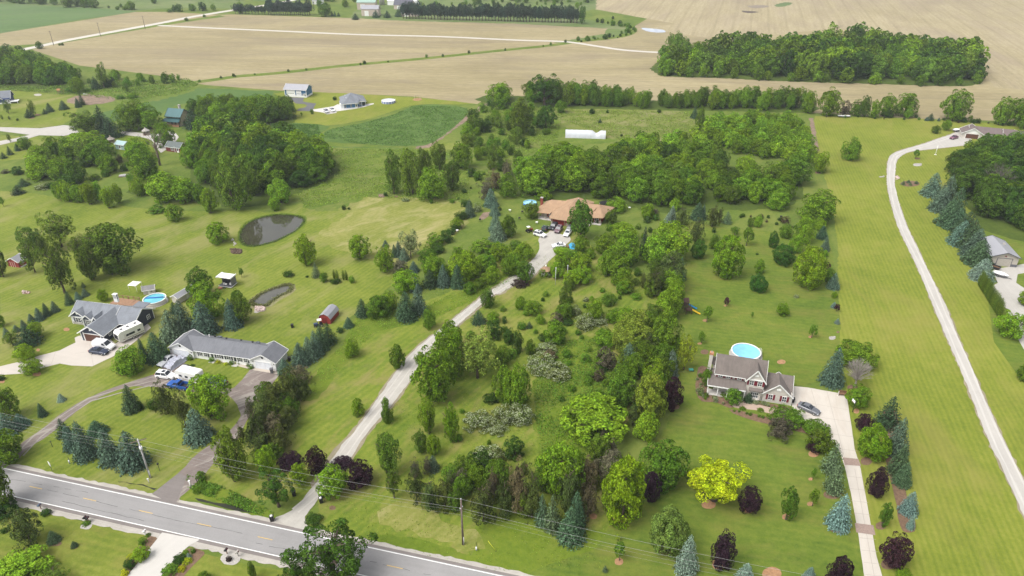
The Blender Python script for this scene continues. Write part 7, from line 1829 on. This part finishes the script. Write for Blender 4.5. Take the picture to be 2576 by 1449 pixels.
M 2110 565 650 110|right weedy bush beside the asphalt driveway entrance
f 2380 -20 480 340|dark pine-like tree right of the asphalt driveway
M 1440 1060 1160 90|bright low bush at the top of the left flower bed
Y 1430 1145 1295 165|round bright bush in the left flower bed
g 1328 1215 1295 92|golden bush in the left flower bed
b 1308 1285 1402 112|dark bush at the bottom of the left flower bed
g 1260 1385 1470 80|golden bush cut by the frame below the left flower bed
M 1870 1185 1245 70|low green bush at the top of the right flower bed
M 1945 1170 1230 60|small bush at the upper right of the right flower bed
s 1905 1218 1278 52|round blue-grey bush in the right flower bed
b 1805 1245 1345 130|green bush in the middle of the right flower bed
g 1885 1268 1345 105|golden bush in the right flower bed
M 1720 1330 1470 180|wide bush at the bottom of the right flower bed
g 1830 1340 1420 90|yellow-green bush at the bottom of the right flower bed
b 2305 1250 1315 60|small purple-brown bush in the stone bed|(.035,.025,.02)
M 870 895 960 90|low green planting in the small stone-edged bed
E 2555 1310 1480 80|round bush at the bottom edge left of the oak
E 2055 1395 1520 130|small bush at the bottom edge of the front lawn
M 1490 1015 1065 60|small bush at the foot of the white mailbox
@1 3
N 60 -60 210 260|dark pine above the yellow-green tree by the road
F 120 150 440 225|yellow-green feathery tree left of the purple ones
P 352 188 375 245|left purple tree, left of the gravel driveway
P 622 150 405 215|right purple tree, left of the gravel driveway
f 200 95 270 190|green tree behind the left purple tree
F 445 310 525 195|small yellow-green tree between the left purple trees
O 232 392 750 345|dark glossy oak by the roadside left of the gravel driveway
P 862 255 380 195|upper purple tree right of the gravel driveway
Y 790 335 660 310|bright maple right of the gravel driveway mouth
P 1060 290 560 290|large purple tree right of the gravel driveway
f 1340 15 435 265|dark loose pine on the lawn above the roadside
w 1392 368 665 165|thin grey-green pine left of the dark belt
f 1660 -10 205 150|slim tree on the central lawn, left
D 1800 32 230 140|round bright tree on the central lawn
F 1975 -260 95 175|slender yellow tree on the central lawn
O 800 915 1600 780|large oak in the foreground covering the road
O 440 1260 1600 340|lower oak branch crown at the bottom edge
#pines and small trees of the dark belt above the roadside
n 1610 270 470 120|thin dying pine at the upper left of the belt
N 1620 400 710 200|leftmost dark pine of the roadside belt
S 1785 238 410 125|pale blue spruce among the belt's upper pines
N 1760 450 770 210|second dark pine of the roadside belt
N 1905 470 780 230|third dark pine of the roadside belt
f 2085 238 490 210|green tree at the top of the roadside belt
E 2190 300 550 240|dark round tree in the upper belt
H 2335 160 390 330|white flowering shrub above the roadside belt
N 2290 500 905 270|broad low pine above the dark utility pole
n 2400 378 660 130|dying brown pine in the belt
N 2505 490 850 220|pine at the right of the dying brown one
f 2000 560 800 190|dark tree in the middle of the belt
b 1790 640 800 170|bushy undergrowth at the front of the belt
n 2060 380 600 170|dull brown pine between green belt trees
#
b 590 850 960 170|weedy shrub at the gravel driveway mouth
@2 3
#pines and small trees of the dark belt above the roadside
Y 470 105 640 440|large bright maple in the middle of the belt
n 60 280 820 230|tall grey-brown pine, first right of the utility pole
N 200 380 860 230|tall dark pine, second right of the utility pole
N 560 340 860 260|dark pine below the large bright maple
n 780 250 570 250|olive-brown pine right of the large bright maple
n 960 160 510 300|broad brown pine at the top right of the belt
n 760 500 850 200|short brown pine with a mulched trunk
b 20 55 310 200|dark bushy tree at the upper left of the belt's middle
f 120 620 860 170|dark undergrowth tree in front of the tall pines
#
j 300 640 970 150|left of two slim conifers at the front of the belt
j 402 655 1030 170|right of two slim conifers at the front of the belt
G 640 620 1010 200|dark spruce behind the front blue-green one
G 590 775 1148 265|broad blue-green spruce standing foremost in the belt
V 1112 288 895 415|large egg-shaped yellow-green maple near the road
E 1515 78 565 470|large dark green dome tree beside the golden tree
P 1390 400 680 190|dark purple tree under the large dark dome tree
L 2030 258 745 630|brilliant golden-yellow spreading tree
P 2385 565 820 225|purple tree right of the golden tree
t 1066 1030 1095 52|tiny yellow-green sapling on the lower lawn|(.2,.26,.03)
t 1080 1120 1292 108|young tree in a round mulch ring
V 1545 780 1225 385|pyramidal light-green tree on the lower lawn|(.10,.15,.03)
s 1748 1068 1460 220|pale blue spruce at the bottom, left of the purple one
P 2097 1018 1375 222|cone-shaped purple tree on the lower lawn
s 2338 1335 1560 180|pale blue spruce tip at the bottom edge
j 937 1345 1418 52|tiny seedling conifer in the roadside grass
@3 3
f 505 -50 200 300|wide olive bush with purple one beneath, by the paver band
P 470 60 200 170|dark purple shrub under the wide olive bush
j 630 130 455 205|upper silver-green spruce left of the concrete drive
j 650 340 645 200|second silver-green spruce left of the concrete drive
s 697 643 1005 225|broad blue spruce left of the lower concrete drive
T 180 578 880 165|dark little oak on a mulch ring on the lower lawn
t 447 370 482 45|upper tiny sapling on the lower right lawn
t 445 575 745 95|lower sapling with an orange mulch ring
V 1020 -70 262 300|bright lollipop maple right of the concrete drive
P 1075 362 632 190|purple tree right of the concrete drive, middle one
T 1148 730 945 118|young green tree with a mulch ring right of the drive
P 1238 1055 1375 275|large purple tree right of the concrete drive, lower one
P 675 1262 1600 250|purple tree at the bottom edge left of the drive
s 410 1368 1520 125|pale blue spruce at the bottom edge
Y 1350 1370 1520 165|bright tree tip at the bottom edge right of the drive
#blue spruces along the mulch bed right of the concrete drive
S 1270 -130 260 215|top blue spruce of the mulch bed row
G 1300 140 455 195|second spruce of the mulch bed row, dark green
G 1342 310 565 172|third spruce of the mulch bed row, dark green
s 1402 610 852 165|fourth spruce of the mulch bed row, silvery
s 1425 835 988 76|smallest spruce at the tip of the mulch bed
#
@3 2
E 850 510 800 400|big dark dome tree behind the bare tree
S 635 608 1005 225|tall blue spruce left of the bare tree
Y 890 985 1205 230|bright round tree at the concrete drive's corner
J 1190 1100 1435 235|dark pyramid spruce right of the concrete drive
P 950 1262 1435 170|upper purple tree right of the concrete drive
F 145 150 275 142|open little tree on the yard lawn
H 285 60 108 52|tiny pale shrub on the yard lawn
s 660 138 208 58|tiny blue spruce at the lawn boundary, upper
R 688 158 235 62|tiny purple tree at the lawn boundary
s 695 305 368 55|tiny blue spruce at the lawn boundary, lower
t 440 365 500 86|young lollipop tree on the yard lawn
Y 665 33 97 62|small yellow-green shrub at the lawn boundary
F 2420 242 500 312|bright spreading tree at the end of the arborvitae hedge
E 2570 768 935 150|dark shrub cut by the right edge
F 2590 20 180 190|tree cut by the right edge beside the pale drive
E 190 1178 1410 335|broad green bush at the footpath of the two-storey house
n 110 1260 1520 250|dull purple bush below the footpath|(.05,.045,.03)
E 480 1368 1520 290|round bush left of the concrete drive
@2 2
V 90 82 205 120|bright bush left end of the shrubby central lawn
Y 215 120 262 172|round bright bush beside it on the central lawn
f 530 -10 220 150|slender tree left centre of the central lawn
E 540 145 305 190|dark bushy tree on the central lawn
H 640 175 292 120|whitish shrub right of the dark bushy tree
b 310 93 140 42|tiny dark bush on the central lawn
H 745 88 147 66|small grey-white shrub on the upper central lawn
D 840 108 302 185|round green tree on the central lawn
b 745 155 212 62|small bush at the round green tree's left
H 735 258 445 200|tall pale shrub in the central lawn
H 882 290 395 155|low pale shrub right of the tall pale one
b 1085 75 118 40|tiny green bush right of the central lawn
B 1250 50 130 110|grey-green bush at the right of the central lawn
Y 278 258 355 80|small yellow-green shrub on the central lawn
m 455 248 385 140|reddish brown shrub on the central lawn
b 560 310 390 110|dark bush beside the reddish shrub
J 175 335 412 66|small dark conifer shape on the central lawn
Y 440 318 555 225|bright tree in the middle of the central lawn
b 330 460 555 135|dark shrub left of the bright middle tree
E 182 520 675 105|narrow dark tree on the central lawn
H 350 555 690 220|olive flowering shrub right of the narrow dark tree
m 375 620 755 155|rusty red shrub on the white-flowered mound
H 290 660 905 320|largest white-flowering mound, upper left part
H 455 780 965 290|largest white-flowering mound, lower right part
D 60 775 1205 270|large tree at the left of the white-flowered mounds
H 85 1158 1415 280|rounded pale shrub mound below the large tree
b 60 440 680 110|slender dark tree at the left of the central lawn
Y 1555 0 310 270|bright tree in the tree belt beside the play set
D 1630 -80 255 180|tree behind the bright one in the belt
V 1215 218 630 410|large yellow-tinged tree of the belt|(.12,.16,.02)
D 925 408 585 240|green tree left of the yellow-tinged one
E 1510 238 665 330|big dark tree of the belt
N 1335 460 760 230|dark pine under the big dark tree
m 945 600 860 220|rusty brown bush in the belt
S 1160 555 880 210|soft blue-green layered spruce in the belt|(.06,.10,.06)
N 1310 600 830 200|brownish pine right of the layered spruce
Y 1430 708 985 245|round bright tree left of the silver-blue spruce
l 1728 498 825 195|golden drooping birch beside the silver-blue spruce|(.17,.21,.015)
s 1590 618 905 148|striking silver-blue spruce at the belt's edge
E 1065 868 1185 245|dark bushy tree at the left of the belt
V 1368 878 1335 310|egg-shaped tree with orange-tinted top|(.125,.165,.018)
P 1590 895 1210 212|dark purple tree at the belt's right edge
m 870 818 960 130|pinkish shrub left of the belt
b 925 760 855 95|small green bush left of the belt
E 1950 805 985 110|dark shrub at the left side of the two-storey house
E 2225 1005 1165 165|round dark bush before the front porch
J 2372 1045 1165 92|dark cone bush by the bay window
Y 1335 1255 1520 245|round olive tree below the egg-shaped one
Y 860 1075 1560 670|very large bright tree in the lower belt
b 1240 1180 1340 150|dark bush between the large bright tree and the egg-shaped one
t 1960 188 345 92|young tree on an orange mulch ring near the slides
t 1905 440 558 72|young green tree left of the pool
R 2157 94 185 58|tiny purple tree right of the play set
t 2415 238 300 30|thin sapling on the yard lawn
H 1900 980 1090 70|pale hosta clump in the curved front bed
M 1950 1050 1110 60|dark little shrub in the curved front bed
H 2040 1080 1125 60|low pale planting below the porch, left
M 2130 1060 1110 80|low green planting below the porch
H 2450 1130 1180 80|pale planting left of the garage wall
H 2540 1150 1190 70|pale planting under the garage windows
M 2500 1215 1255 70|clipped little bush beyond the footpath
M 2320 1195 1240 70|little bush beside the footpath's start
@1 2
#spruces in the row between the duplex and the red gambrel shed
S 455 550 808 185|nearest spruce of the row beside the duplex
S 545 490 755 155|second spruce of the row from the duplex
S 610 430 705 150|third spruce of the row from the duplex
G 668 370 645 145|fourth spruce of the row from the duplex
J 738 350 585 155|farthest, darkest spruce of the row at the gambrel shed
#
S 290 710 880 140|small blue spruce at the duplex's right wall
G 1075 108 305 135|dark spruce standing alone left of the shrubby bank
E 1240 60 285 250|dark shrub mass on the bank above the rough strip
Y 1345 20 210 170|bright shrub above the tall spruce pair
G 1520 35 350 205|left tall spruce of a pair near the gravel driveway
S 1640 -40 275 160|right tall blue spruce of a pair near the gravel driveway
G 935 290 408 98|small spruce right of the red gambrel shed
b 850 395 463 75|low bush below the small spruce by the gambrel shed
Y 965 512 685 155|bright round bush in the rough strip
E 1742 213 405 138|round tree left of the gravel driveway, upper
E 2335 8 188 142|dark tree beside the driveway's right bend
E 1438 568 795 168|dark round tree left of the gravel driveway, middle
J 2240 220 380 145|dark conifer-like bush right of the driveway
b 2400 320 550 150|tall bush at the upper central lawn
D 2390 235 350 140|loose bush behind the conifer-like one
b 2500 282 368 50|tiny dark bush on the upper central lawn
F 1950 320 640 310|dense tree overhanging the driveway, upper
D 1960 440 880 320|large tree touching the driveway
W 2230 435 905 420|large pale olive tree right of the driveway|(.13,.18,.03)
E 2475 575 770 180|dark bush right of the large pale tree
Y 1800 628 1140 400|tallest bright tree beside the driveway
D 1655 640 750 115|small tree at the edge of the driveway
E 1325 1175 1350 125|small round tree beside the lower driveway
D 1310 1098 1210 80|little tree overlapping the lower driveway edge
D 1030 1105 1280 125|round little tree left of the lower driveway
F 1745 1130 1460 190|slim bright tree below the tallest bright one
Y 2510 785 1150 240|bright tree at the right edge of the central lawn
b 2370 1055 1185 160|dark low bush on the central lawn
H 2230 1268 1460 300|grey-white rounded shrub mound, left of pair
H 2490 1178 1410 230|olive rounded shrub mound right of the grey-white one
H 2420 1400 1500 200|low pale shrub under the grey-white mounds
b 2550 410 590 130|dark slim bush at the upper central lawn
#dark pines of the belt right of the duplex drive
N 335 800 1160 270|tall dark pine at the top of the driveside belt
n 455 750 960 210|brown pine at the top right of the driveside belt
N 190 920 1260 310|wide dark pine on the left of the driveside belt
N 470 880 1110 200|dark pine on the right of the driveside belt
N 110 1060 1470 280|dark pine at the lower left of the driveside belt
N 330 1170 1420 240|dark pine in the lower middle of the driveside belt
n 190 1270 1560 230|brownish pine low in the driveside belt
N 40 1200 1600 220|dark pine beside the lower asphalt drive
N 250 1380 1640 230|lowest pine of the driveside belt
#
'''
cur = (0, 0); grp = None
for line in TABLE.strip().split('\n'):
    if line.startswith('@'): cur = tuple(int(v) for v in line[1:].split()); grp = None; continue
    if line.startswith('#'): grp = line[1:] or None; continue
    f = line.split('|'); k, x, yt, yb, w = f[0].split()
    if float(w) == 0: continue
    o = put(k, cur[0], cur[1], float(x), float(yt), float(yb), float(w), f[1], grp)
    if len(f) > 2: 
        tc = eval(f[2]); [setattr(c_, 'color', (*tc, 1)) for c_ in o.children if c_.name.startswith(('crown','foliage'))]
# leafless trees
def baretree(c, r, x, yt, yb, w, seed, m, label, n=46, a=.15, sub=5):
    X, Y, W, H = fit('round', c*643.9+x/4, r*362.3+yt/4, r*362.3+yb/4, w/4)
    ro = empty('bare_tree', (X, Y, 0), 0, label, 'tree'); me = bare('branches_bare', seed, n, a=a, sub=sub); me.materials.append(m); o = bpy.data.objects.new('branches', me); COL.objects.link(o); o.parent = ro; o.scale = (W, W, H); return ro
baretree(3,2,870,700,1005,290,3,GREYBARK,'leafless grey round tree between the blue spruce and the lawn', 110, .18, 9)
r_ = baretree(0,1,1610,-200,215,330,5,paint('dead_wood',(0.16,0.12,0.10),.9),'half-dead tree with bare forked branches before the dark red garage', 12, .3, 3)
for dx, dy, z_, s_ in ((-2.6,0,.72,1.7),(1.2,.6,.86,2.3),(2.3,-.3,.6,1.4)):
    c_ = bpy.data.objects.new('crown', CR['loose'][0]); COL.objects.link(c_); c_.parent = r_; c_.location = (dx, dy, z_*13-s_*.5); c_.scale = (s_,s_,s_); c_.color = (.07,.13,.02,1)
baretree(3,0,690,240,330,110,7,BARK,'dead bare snag sticking out behind the oval wood', 14, .3, 2)
baretree(3,1,2250,190,560,330,9,paint('dead_twigs',(0.12,0.10,0.09),.9),'dead twiggy tree inside the dark right wood', 50, .3, 5)
# arborvitae hedge beside the pale drive: each column a tree of its own
A0, A1 = at(2462,719), at(2512,800)
for i in range(22):
    q = A0.lerp(A1, i/21.0)
    plant('A', q.x, q.y, 1.5, 4.9+RT.uniform(-.35,.35), 'arborvitae column in the tight hedge beside the pale drive', 'arborvitae hedge beside the pale drive')
# woods whose trees cannot be told apart
wood([(-60,150),(60,152),(120,165),(185,195),(198,212),(90,218),(0,214),(-60,216)], 'EEKDf', 6.5, (8,12), 'leafy tree within the wood at the upper left corner', 'trees of the upper left wood', 2, one='woodland')
wood([(95,190),(200,205),(330,203),(455,200),(470,212),(330,220),(200,222),(120,222)], 'DEBb', 7.0, (3.5,7), 'bushy tree in the brushy strip between the left wood and the ditch', 'trees of the brushy strip', 3, one='thicket')
wood([(1672,178),(1700,158),(1850,133),(1900,120),(2200,126),(2330,136),(2420,160),(2458,190),(2455,205),(2380,209),(2200,204),(2000,199),(1800,190),(1668,184)], 'KEEDf', 9.2, (12.5,17), 'tree within the oval wood standing in the tan field', 'trees of the oval wood', 4, (.8,1.15), one='woodland')
bush_row([(1662,189),(1800,196),(2000,205),(2200,210),(2380,216),(2466,211)], 'DEDEY', 8, (5,9.5), 'tree on the near edge of the oval wood', 'edge trees of the oval wood', 2.0, 5, (.8,1.1), one='woodland_edge')
wood([(1330,248),(1600,255),(1850,262),(2040,266),(2040,280),(1850,277),(1640,273),(1400,267),(1330,262)], 'DEEDf', 5.6, (8,11), 'tree in the long hedgerow below the tan field', 'trees of the long hedgerow', 6, (.65,.88))
wood([(1775,330),(1850,305),(1990,300),(2030,330),(2040,400),(2005,432),(1950,405),(1860,390),(1790,365)], 'YYYD', 4.8, (5.5,8), 'bright low tree of the dense yellow-green thicket', 'trees of the yellow-green thicket', 7, (.9,1.2), one='thicket')
wood([(1310,450),(1400,422),(1545,420),(1570,395),(1700,405),(1860,430),(2010,470),(1980,515),(1800,520),(1650,528),(1560,500),(1420,490),(1320,488)], 'DEDKfYDYE', 7.4, (9,12), 'tree within the forest behind the ranch house', 'trees of the middle forest', 8, (.9,1.2))
wood([(1550,388),(1600,362),(1760,352),(1790,385),(1860,410),(1700,402),(1560,395)], 'EDDY', 6.5, (6,9), 'tree at the back of the forest below the weedy field', 'trees at the back of the middle forest', 9, (.8,1.1), one='woodland')
wood([(1180,300),(1230,268),(1330,268),(1400,330),(1350,352),(1300,420),(1240,440),(1170,380)], 'DBbfWB', 7.2, (2.5,6.5), 'shrubby tree in the scrub right of the soybean plot', 'shrubs of the scrub', 10, (.9,1.3))
wood([(470,290),(500,275),(560,262),(640,268),(745,280),(745,303),(620,312),(500,315)], 'EEfDY', 6.0, (7,9.5), 'tree in the wood between the green-roofed house and the blue bungalow', 'trees of the upper left-centre wood', 11, (.8,1.1))
wood([(470,400),(540,380),(700,378),(790,400),(830,430),(740,465),(640,490),(560,500),(490,450)], 'EEKDEDf', 6.6, (9,12), 'tree within the dark wood left of the long meadow', 'trees of the lower left-centre wood', 12, (.8,1.1))
wood([(484,392),(510,352),(600,342),(700,350),(770,372),(820,400),(740,395),(600,384),(490,405)], 'EEDYf', 6.2, (9,11.5), 'tree at the back of the dark wood below the green-roofed house', 'trees behind the lower left-centre wood', 13, (.85,1.15), one='woodland')
wood([(2395,430),(2450,398),(2560,400),(2640,430),(2640,600),(2520,580),(2450,540),(2410,490)], 'KKEK', 6.8, (11,15), 'tree within the dark wood at the right edge', 'trees of the dark right wood', 14, (.85,1.15))
wood([(2430,378),(2470,368),(2600,372),(2640,420),(2560,398),(2450,396)], 'EED', 6.5, (5,8), 'tree at the back of the dark wood, before the brown ranch house', 'back trees of the dark right wood', 15, (.9,1.2), one='woodland')
wood([(1075,640),(1180,640),(1320,640),(1320,690),(1250,700),(1150,720),(1080,715)], 'FYDBE', 6.0, (3.2,5.5), 'shrubby tree in the thicket between the lawn and the gravel driveway', 'shrubs of the driveway thicket', 16, (1,1.4))
wood([(1405,650),(1440,640),(1490,650),(1500,690),(1430,705),(1410,690)], 'FFB', 6.0, (3,4.5), 'low orchard tree between gazebo and ranch drive', 'low orchard trees', 17, (1.1,1.5))
wood([(260,400),(330,395),(420,440),(400,470),(300,470),(240,440)], 'bBmB', 6.5, (2,3.5), 'low shrub in the rough ground of the left thicket', 'low shrubs of the left thicket', 18, (1,1.5))
wood([(1430,1100),(1560,1120),(1600,1200),(1540,1240),(1430,1210)], 'NEfn', 5.2, (5,7.5), 'pine or bush filling the roadside belt', 'filling trees of the roadside belt', 19, (.7,1))
wood([(1030,1190),(1160,1180),(1430,1190),(1540,1230),(1500,1270),(1300,1280),(1160,1262),(1050,1250)], 'NNEbn', 4.8, (4.5,7), 'dull pine in the lower part of the roadside belt', 'lower pines of the roadside belt', 20, (.8,1.1))
wood([(1600,700),(1665,690),(1665,760),(1680,900),(1660,1000),(1640,1100),(1560,1080),(1560,980),(1600,850),(1630,770)], 'NEEf', 5.6, (5,7.5), 'dark tree in the narrow belt left of the two-storey house', 'filling trees of the central belt', 21, (.75,1))
wood([(650,1010),(720,950),(770,960),(740,1080),(640,1190),(570,1200),(590,1120)], 'NNnE', 5.2, (4.5,6.5), 'dark pine filling the belt right of the asphalt drive', 'filling pines of the driveside belt', 22, (.8,1.1))
wood([(1400,850),(1520,840),(1560,930),(1480,1080),(1400,1120),(1360,1000)], 'MBBM', 5.5, (1.0,2.2), 'low shrub in the tall grass of the central hollow', 'low shrubs of the central hollow', 23, (1.2,1.8))
wood([(1150,830),(1300,720),(1420,740),(1560,700),(1600,760),(1500,880),(1380,850),(1300,900),(1200,960)], 'MBBYYHMB', 7.2, (.8,2.6), 'low scattered shrub on the upper central lawn', 'scattered shrubs of the central lawn', 51, (1.0,1.5))
wood([(1090,1000),(1250,960),(1340,980),(1350,1120),(1200,1160),(1060,1120)], 'MBB', 9.5, (.7,2.0), 'low scattered shrub on the lower central lawn', 'scattered shrubs of the lower central lawn', 52, (1.0,1.4))
wood([(1500,700),(1610,650),(1625,760),(1560,860),(1530,820)], 'DBYE', 6.5, (3,5), 'bushy young tree filling the belt above the play set', 'bushy trees filling the belt', 53, (1.0,1.3))
wood([(1120,430),(1290,440),(1290,560),(1180,560)], 'MbB', 9, (.8,1.8), 'low shrub around the column of blue spruces', 'low shrubs by the spruce column', 54, (1.0,1.5))
wood([(1420,560),(1700,540),(1700,600),(1480,620)], 'MBbD', 7.5, (1.5,3.5), 'shrub in the yard right of the ranch house', 'shrubs right of the ranch house', 55, (1.0,1.4))
# far countryside
def pinerow(xa, ya, xb, yb, n, h, label, group, jit=1.5):
    a, b = at(xa, ya), at(xb, yb)
    for i in range(n):
        q = a.lerp(b, (i+.5)/n); hh = h*RT.uniform(.82,1.12); plant('Q', q.x, q.y+RT.uniform(-jit,jit), hh*.68, hh, label, group)
pinerow(1035-24, 46.5, 1250, 53, 30, 12.5, 'dark pine in the left half of the long pine row across the top', 'pines of the long far row')
pinerow(1250, 53, 1455, 58, 26, 13, 'dark pine in the right half of the long pine row across the top', 'pines of the long far row, right half')
pinerow(672, 37.5, 782, 39, 20, 12, 'dark pine in the row left of the farm buildings', 'pines of the row by the farm')
pinerow(590, 35, 672, 36.5, 10, 8, 'small dark conifer in the clipped row at the left of the farm pines', 'small conifers by the far road')
bush_row([(902,48),(1005,42),(1012,30)], 'J', 9, (5,7), 'small dark conifer near the far farm sheds', 'conifers around the farm', 3, 31)
bush_row(DITCH1[::3], 'bBb', 14, (1.0,2.2), 'low bush on the ditch bank crossing the tan field', 'bushes on the ditch bank', 2.5, 32)
bush_row([(1450,104),(1520,97),(1565,90),(1590,78),(1570,66),(1500,55)], 'bBE', 4.0, (1.6,3.8), 'low bush on the curved bank beside the far tan field', 'bushes on the curved bank', 3, 33)
bush_row([(1525,48),(1560,50)], 'b', 9, (2,3), 'dark little bush beyond the far poplars', 'bushes beyond the far poplars', 1, 34)
bush_row([(0,3),(60,8),(140,12)], 'EEf', 6, (6,9), 'tree in the hedge along the top-left green field', 'trees of the top-left hedge', 3, 35, one='thicket')
bush_row([(165,16),(250,20)], 'Ef', 6, (6,10), 'tree in the dark clump above the top-left green field', 'trees of the dark top-left clump', 5, 36, one='thicket')
bush_row([(255,20),(320,20)], 'bB', 9, (2,4), 'low bush in the far meadow above the green field', 'bushes of the far meadow', 4, 37)
bush_row([(440,29),(550,26)], 'EEb', 5, (4,8), 'tree in the clump above the far gravel road', 'trees of the clump by the far road', 3, 38, one='thicket')
bush_row([(600,2),(700,0),(860,4),(890,10)], 'EbE', 12, (5,9), 'tree behind the farm buildings at the top edge', 'trees behind the farmstead', 6, 39, one='woodland')
wood([(1010,30),(1060,15),(1200,8),(1480,4),(1500,20),(1430,36),(1250,40),(1040,42)], 'BbBEW', 16, (3,6.5), 'scattered bush in the far green meadow beyond the pine row', 'bushes of the far meadow beyond the pines', 40, one='scrub')
wood([(1180,2),(1300,-4),(1490,-4),(1490,8),(1300,10),(1190,10)], 'EBE', 13, (5,9), 'tree of the far thicket at the top edge', 'trees of the far top thicket', 41, one='scrub')
bush_row([(2060,293),(2180,297),(2300,303),(2420,309),(2560,316)], 'bmB', 7, (.8,1.8), 'low weed bush along the field edge above the right lawn', 'low bushes of the field edge', 1.5, 42)
bush_row([(555,905-5),(600,915),(690,930)], 'MgH', 1.7, (.6,1.0), 'low flowering plant in the bed along the duplex front', 'bed plants along the duplex', .3, 43)
bush_row([(1843,1034),(1900,1046),(1960,1060),(2005,1070)], 'MM', 1.1, (.6,.8), 'clipped edging shrub beyond the footpath of the two-storey house', 'edging shrubs of the footpath', .15, 44)
bush_row([(1760,940),(1754,985),(1775,1003),(1830,1020)], 'HM', 1.3, (.6,1.1), 'leafy bed plant in the curved front bed of the two-storey house', 'bed plants of the curved front bed', .5, 45)
bush_row([(1920,1018),(1985,1032)], 'HM', 1.2, (.6,.9), 'low bed plant below the garage windows of the two-storey house', 'bed plants below the garage windows', .2, 46)
bush_row([(1985,555),(1900,548),(1860,545),(2110-80,580),(1990,575)], 'bm', 2.5, (.6,1.3), 'low shrub in the thin hedge line behind the egg-shaped maples', 'shrubs of the thin hedge line', .8, 47)
# ---------------------------------------------------------------- weeds and tall grass (nobody could count it)
def weeds(name, polys, n, h, cols, seed, tile=None, clump=.12, mat=None):
    rg = np.random.default_rng(seed); C = []
    for poly in polys:
        P = [at(*p) for p in poly]; x0, x1 = min(p.x for p in P), max(p.x for p in P); y0, y1 = min(p.y for p in P), max(p.y for p in P); m = int(n/len(polys)*3)
        X = rg.uniform(x0, x1, m); Y = rg.uniform(y0, y1, m); ins = np.zeros(m, bool)
        for i in range(len(P)):
            a, b = P[i-1], P[i]; c = ((a.y > Y) != (b.y > Y)) & (X < (b.x-a.x)*(Y-a.y)/(b.y-a.y+1e-12)+a.x); ins ^= c
        dens = np.sin(X*.35+np.sin(Y*.21)*2)*np.sin(Y*.31+np.sin(X*.17)*2) + .35*np.sin(X*1.3)*np.sin(Y*1.1); ins &= dens > rg.uniform(-1.1,.9,m)
        X, Y = X[ins][:int(n/len(polys))], Y[ins][:int(n/len(polys))]; C.append(np.stack([X, Y, rg.uniform(.08, h, len(X))], 1))
    C = np.concatenate(C); Nn = unit(rg.normal(size=C.shape)*.6 + np.array([0,0,.8])); me = leaves_mesh(name, C, Nn, clump, mat or LEAF, seed=seed)
    o = link(name, me); o.color = (*cols, 1); return tag(o, kind='stuff')
weeds('meadow_weeds', [[(700,372),(1000,376),(1180,380),(1180,500),(1100,512),(925,495),(770,525),(740,480),(850,420)],[(1230,262),(1420,272),(1400,365),(1250,430),(1180,370)],[(1405,275),(1745,283),(1755,345),(1560,352),(1400,300)]], 42000, .35, (.12,.18,.025), 1, clump=.20)
weeds('ditch_weeds', [[(905,790),(960,770),(1040,780),(1240,700),(1300,690),(1280,710),(1120,790),(1010,820),(940,840),(860,920),(780,1010),(800,930),(860,870)]], 22000, .4, (.10,.18,.02), 2, clump=.11)
weeds('tall_grass', [[(1340,960),(1420,860),(1520,850),(1560,950),(1560,1100),(1430,1150),(1370,1180),(1350,1080)],[(470,1196),(560,1225),(690,1290),(680,1308),(560,1265),(465,1225)]], 22000, .4, (.075,.145,.018), 3, clump=.15)
weeds('lawn_tufts', [[(1010,770),(1300,640),(1500,650),(1640,720),(1560,1000),(1500,1150),(1530,1430),(1200,1440),(940,1360),(800,1260),(860,1200),(1000,1010),(1130,830)]], 15000, .2, (.10,.15,.02), 4, clump=.10)
weeds('soybean_leaves', [[(808,345),(830,326),(930,306),(1000,285),(1040,267),(1150,268),(1178,276),(1165,300),(1090,358),(1020,368),(900,362)],[(680,312),(800,314),(805,335),(790,368),(700,345)]], 30000, .4, (.08,.145,.034), 5, clump=.22)
weeds('brush_strip', [[(-60,215),(60,220),(200,214),(330,203),(470,198),(500,213),(470,232),(330,255),(180,240),(0,226)]], 14000, .8, (.10,.16,.028), 6, clump=.28)
def rim(name, pts, n, jit, h, col, seed, clump=.16):
    rg = np.random.default_rng(seed); P = smooth_poly([at(*p) for p in pts], 4); C = []
    for i in range(n):
        k = rg.integers(len(P)); a, b = P[k-1], P[k]; q = a.lerp(b, rg.random()); C.append((q.x+rg.normal()*jit, q.y+rg.normal()*jit, .05+rg.random()*h*(.4+.6*abs(math.sin(k*1.7)))))
    C = np.array(C); o = link(name, leaves_mesh(name, C, unit(rg.normal(size=C.shape)+np.array([0,0,.3])), clump, LEAF, seed=seed)); o.color = (*col, 1); return tag(o, kind='stuff')
PD1 = [(603,593),(618,566),(650,550),(695,541),(740,543),(765,552),(752,575),(718,596),(685,610),(640,620),(612,615)]; PD2 = [(634,760),(655,741),(692,725),(722,717),(734,721),(728,734),(695,750),(672,768),(650,771),(638,767)]
rim('pond_reeds', PD1, 2600, .30, .45, (.075,.115,.025), 61); rim('pond_reeds', PD2, 3000, .35, .6, (.13,.14,.05), 62)
# ---------------------------------------------------------------- haze
def haze_box():
    b = MB().box(-1500,-200,-1.0,1500,2200,125); o = b.build('haze', None); o.name = 'haze'; m = bpy.data.materials.new('haze_air'); m.use_nodes = True; t = m.node_tree; t.nodes.clear()
    out = t.nodes.new('ShaderNodeOutputMaterial'); v = t.nodes.new('ShaderNodeVolumePrincipled'); v.inputs['Color'].default_value = (.86,.91,1,1); v.inputs['Density'].default_value = HAZE; v.inputs['Anisotropy'].default_value = .2
    t.links.new(v.outputs[0], out.inputs['Volume']); o.data.materials.append(m); o['kind'] = 'stuff'; return o
HAZE = 0.00015
haze_box()
# the setting carries no category; everything else top-level already does
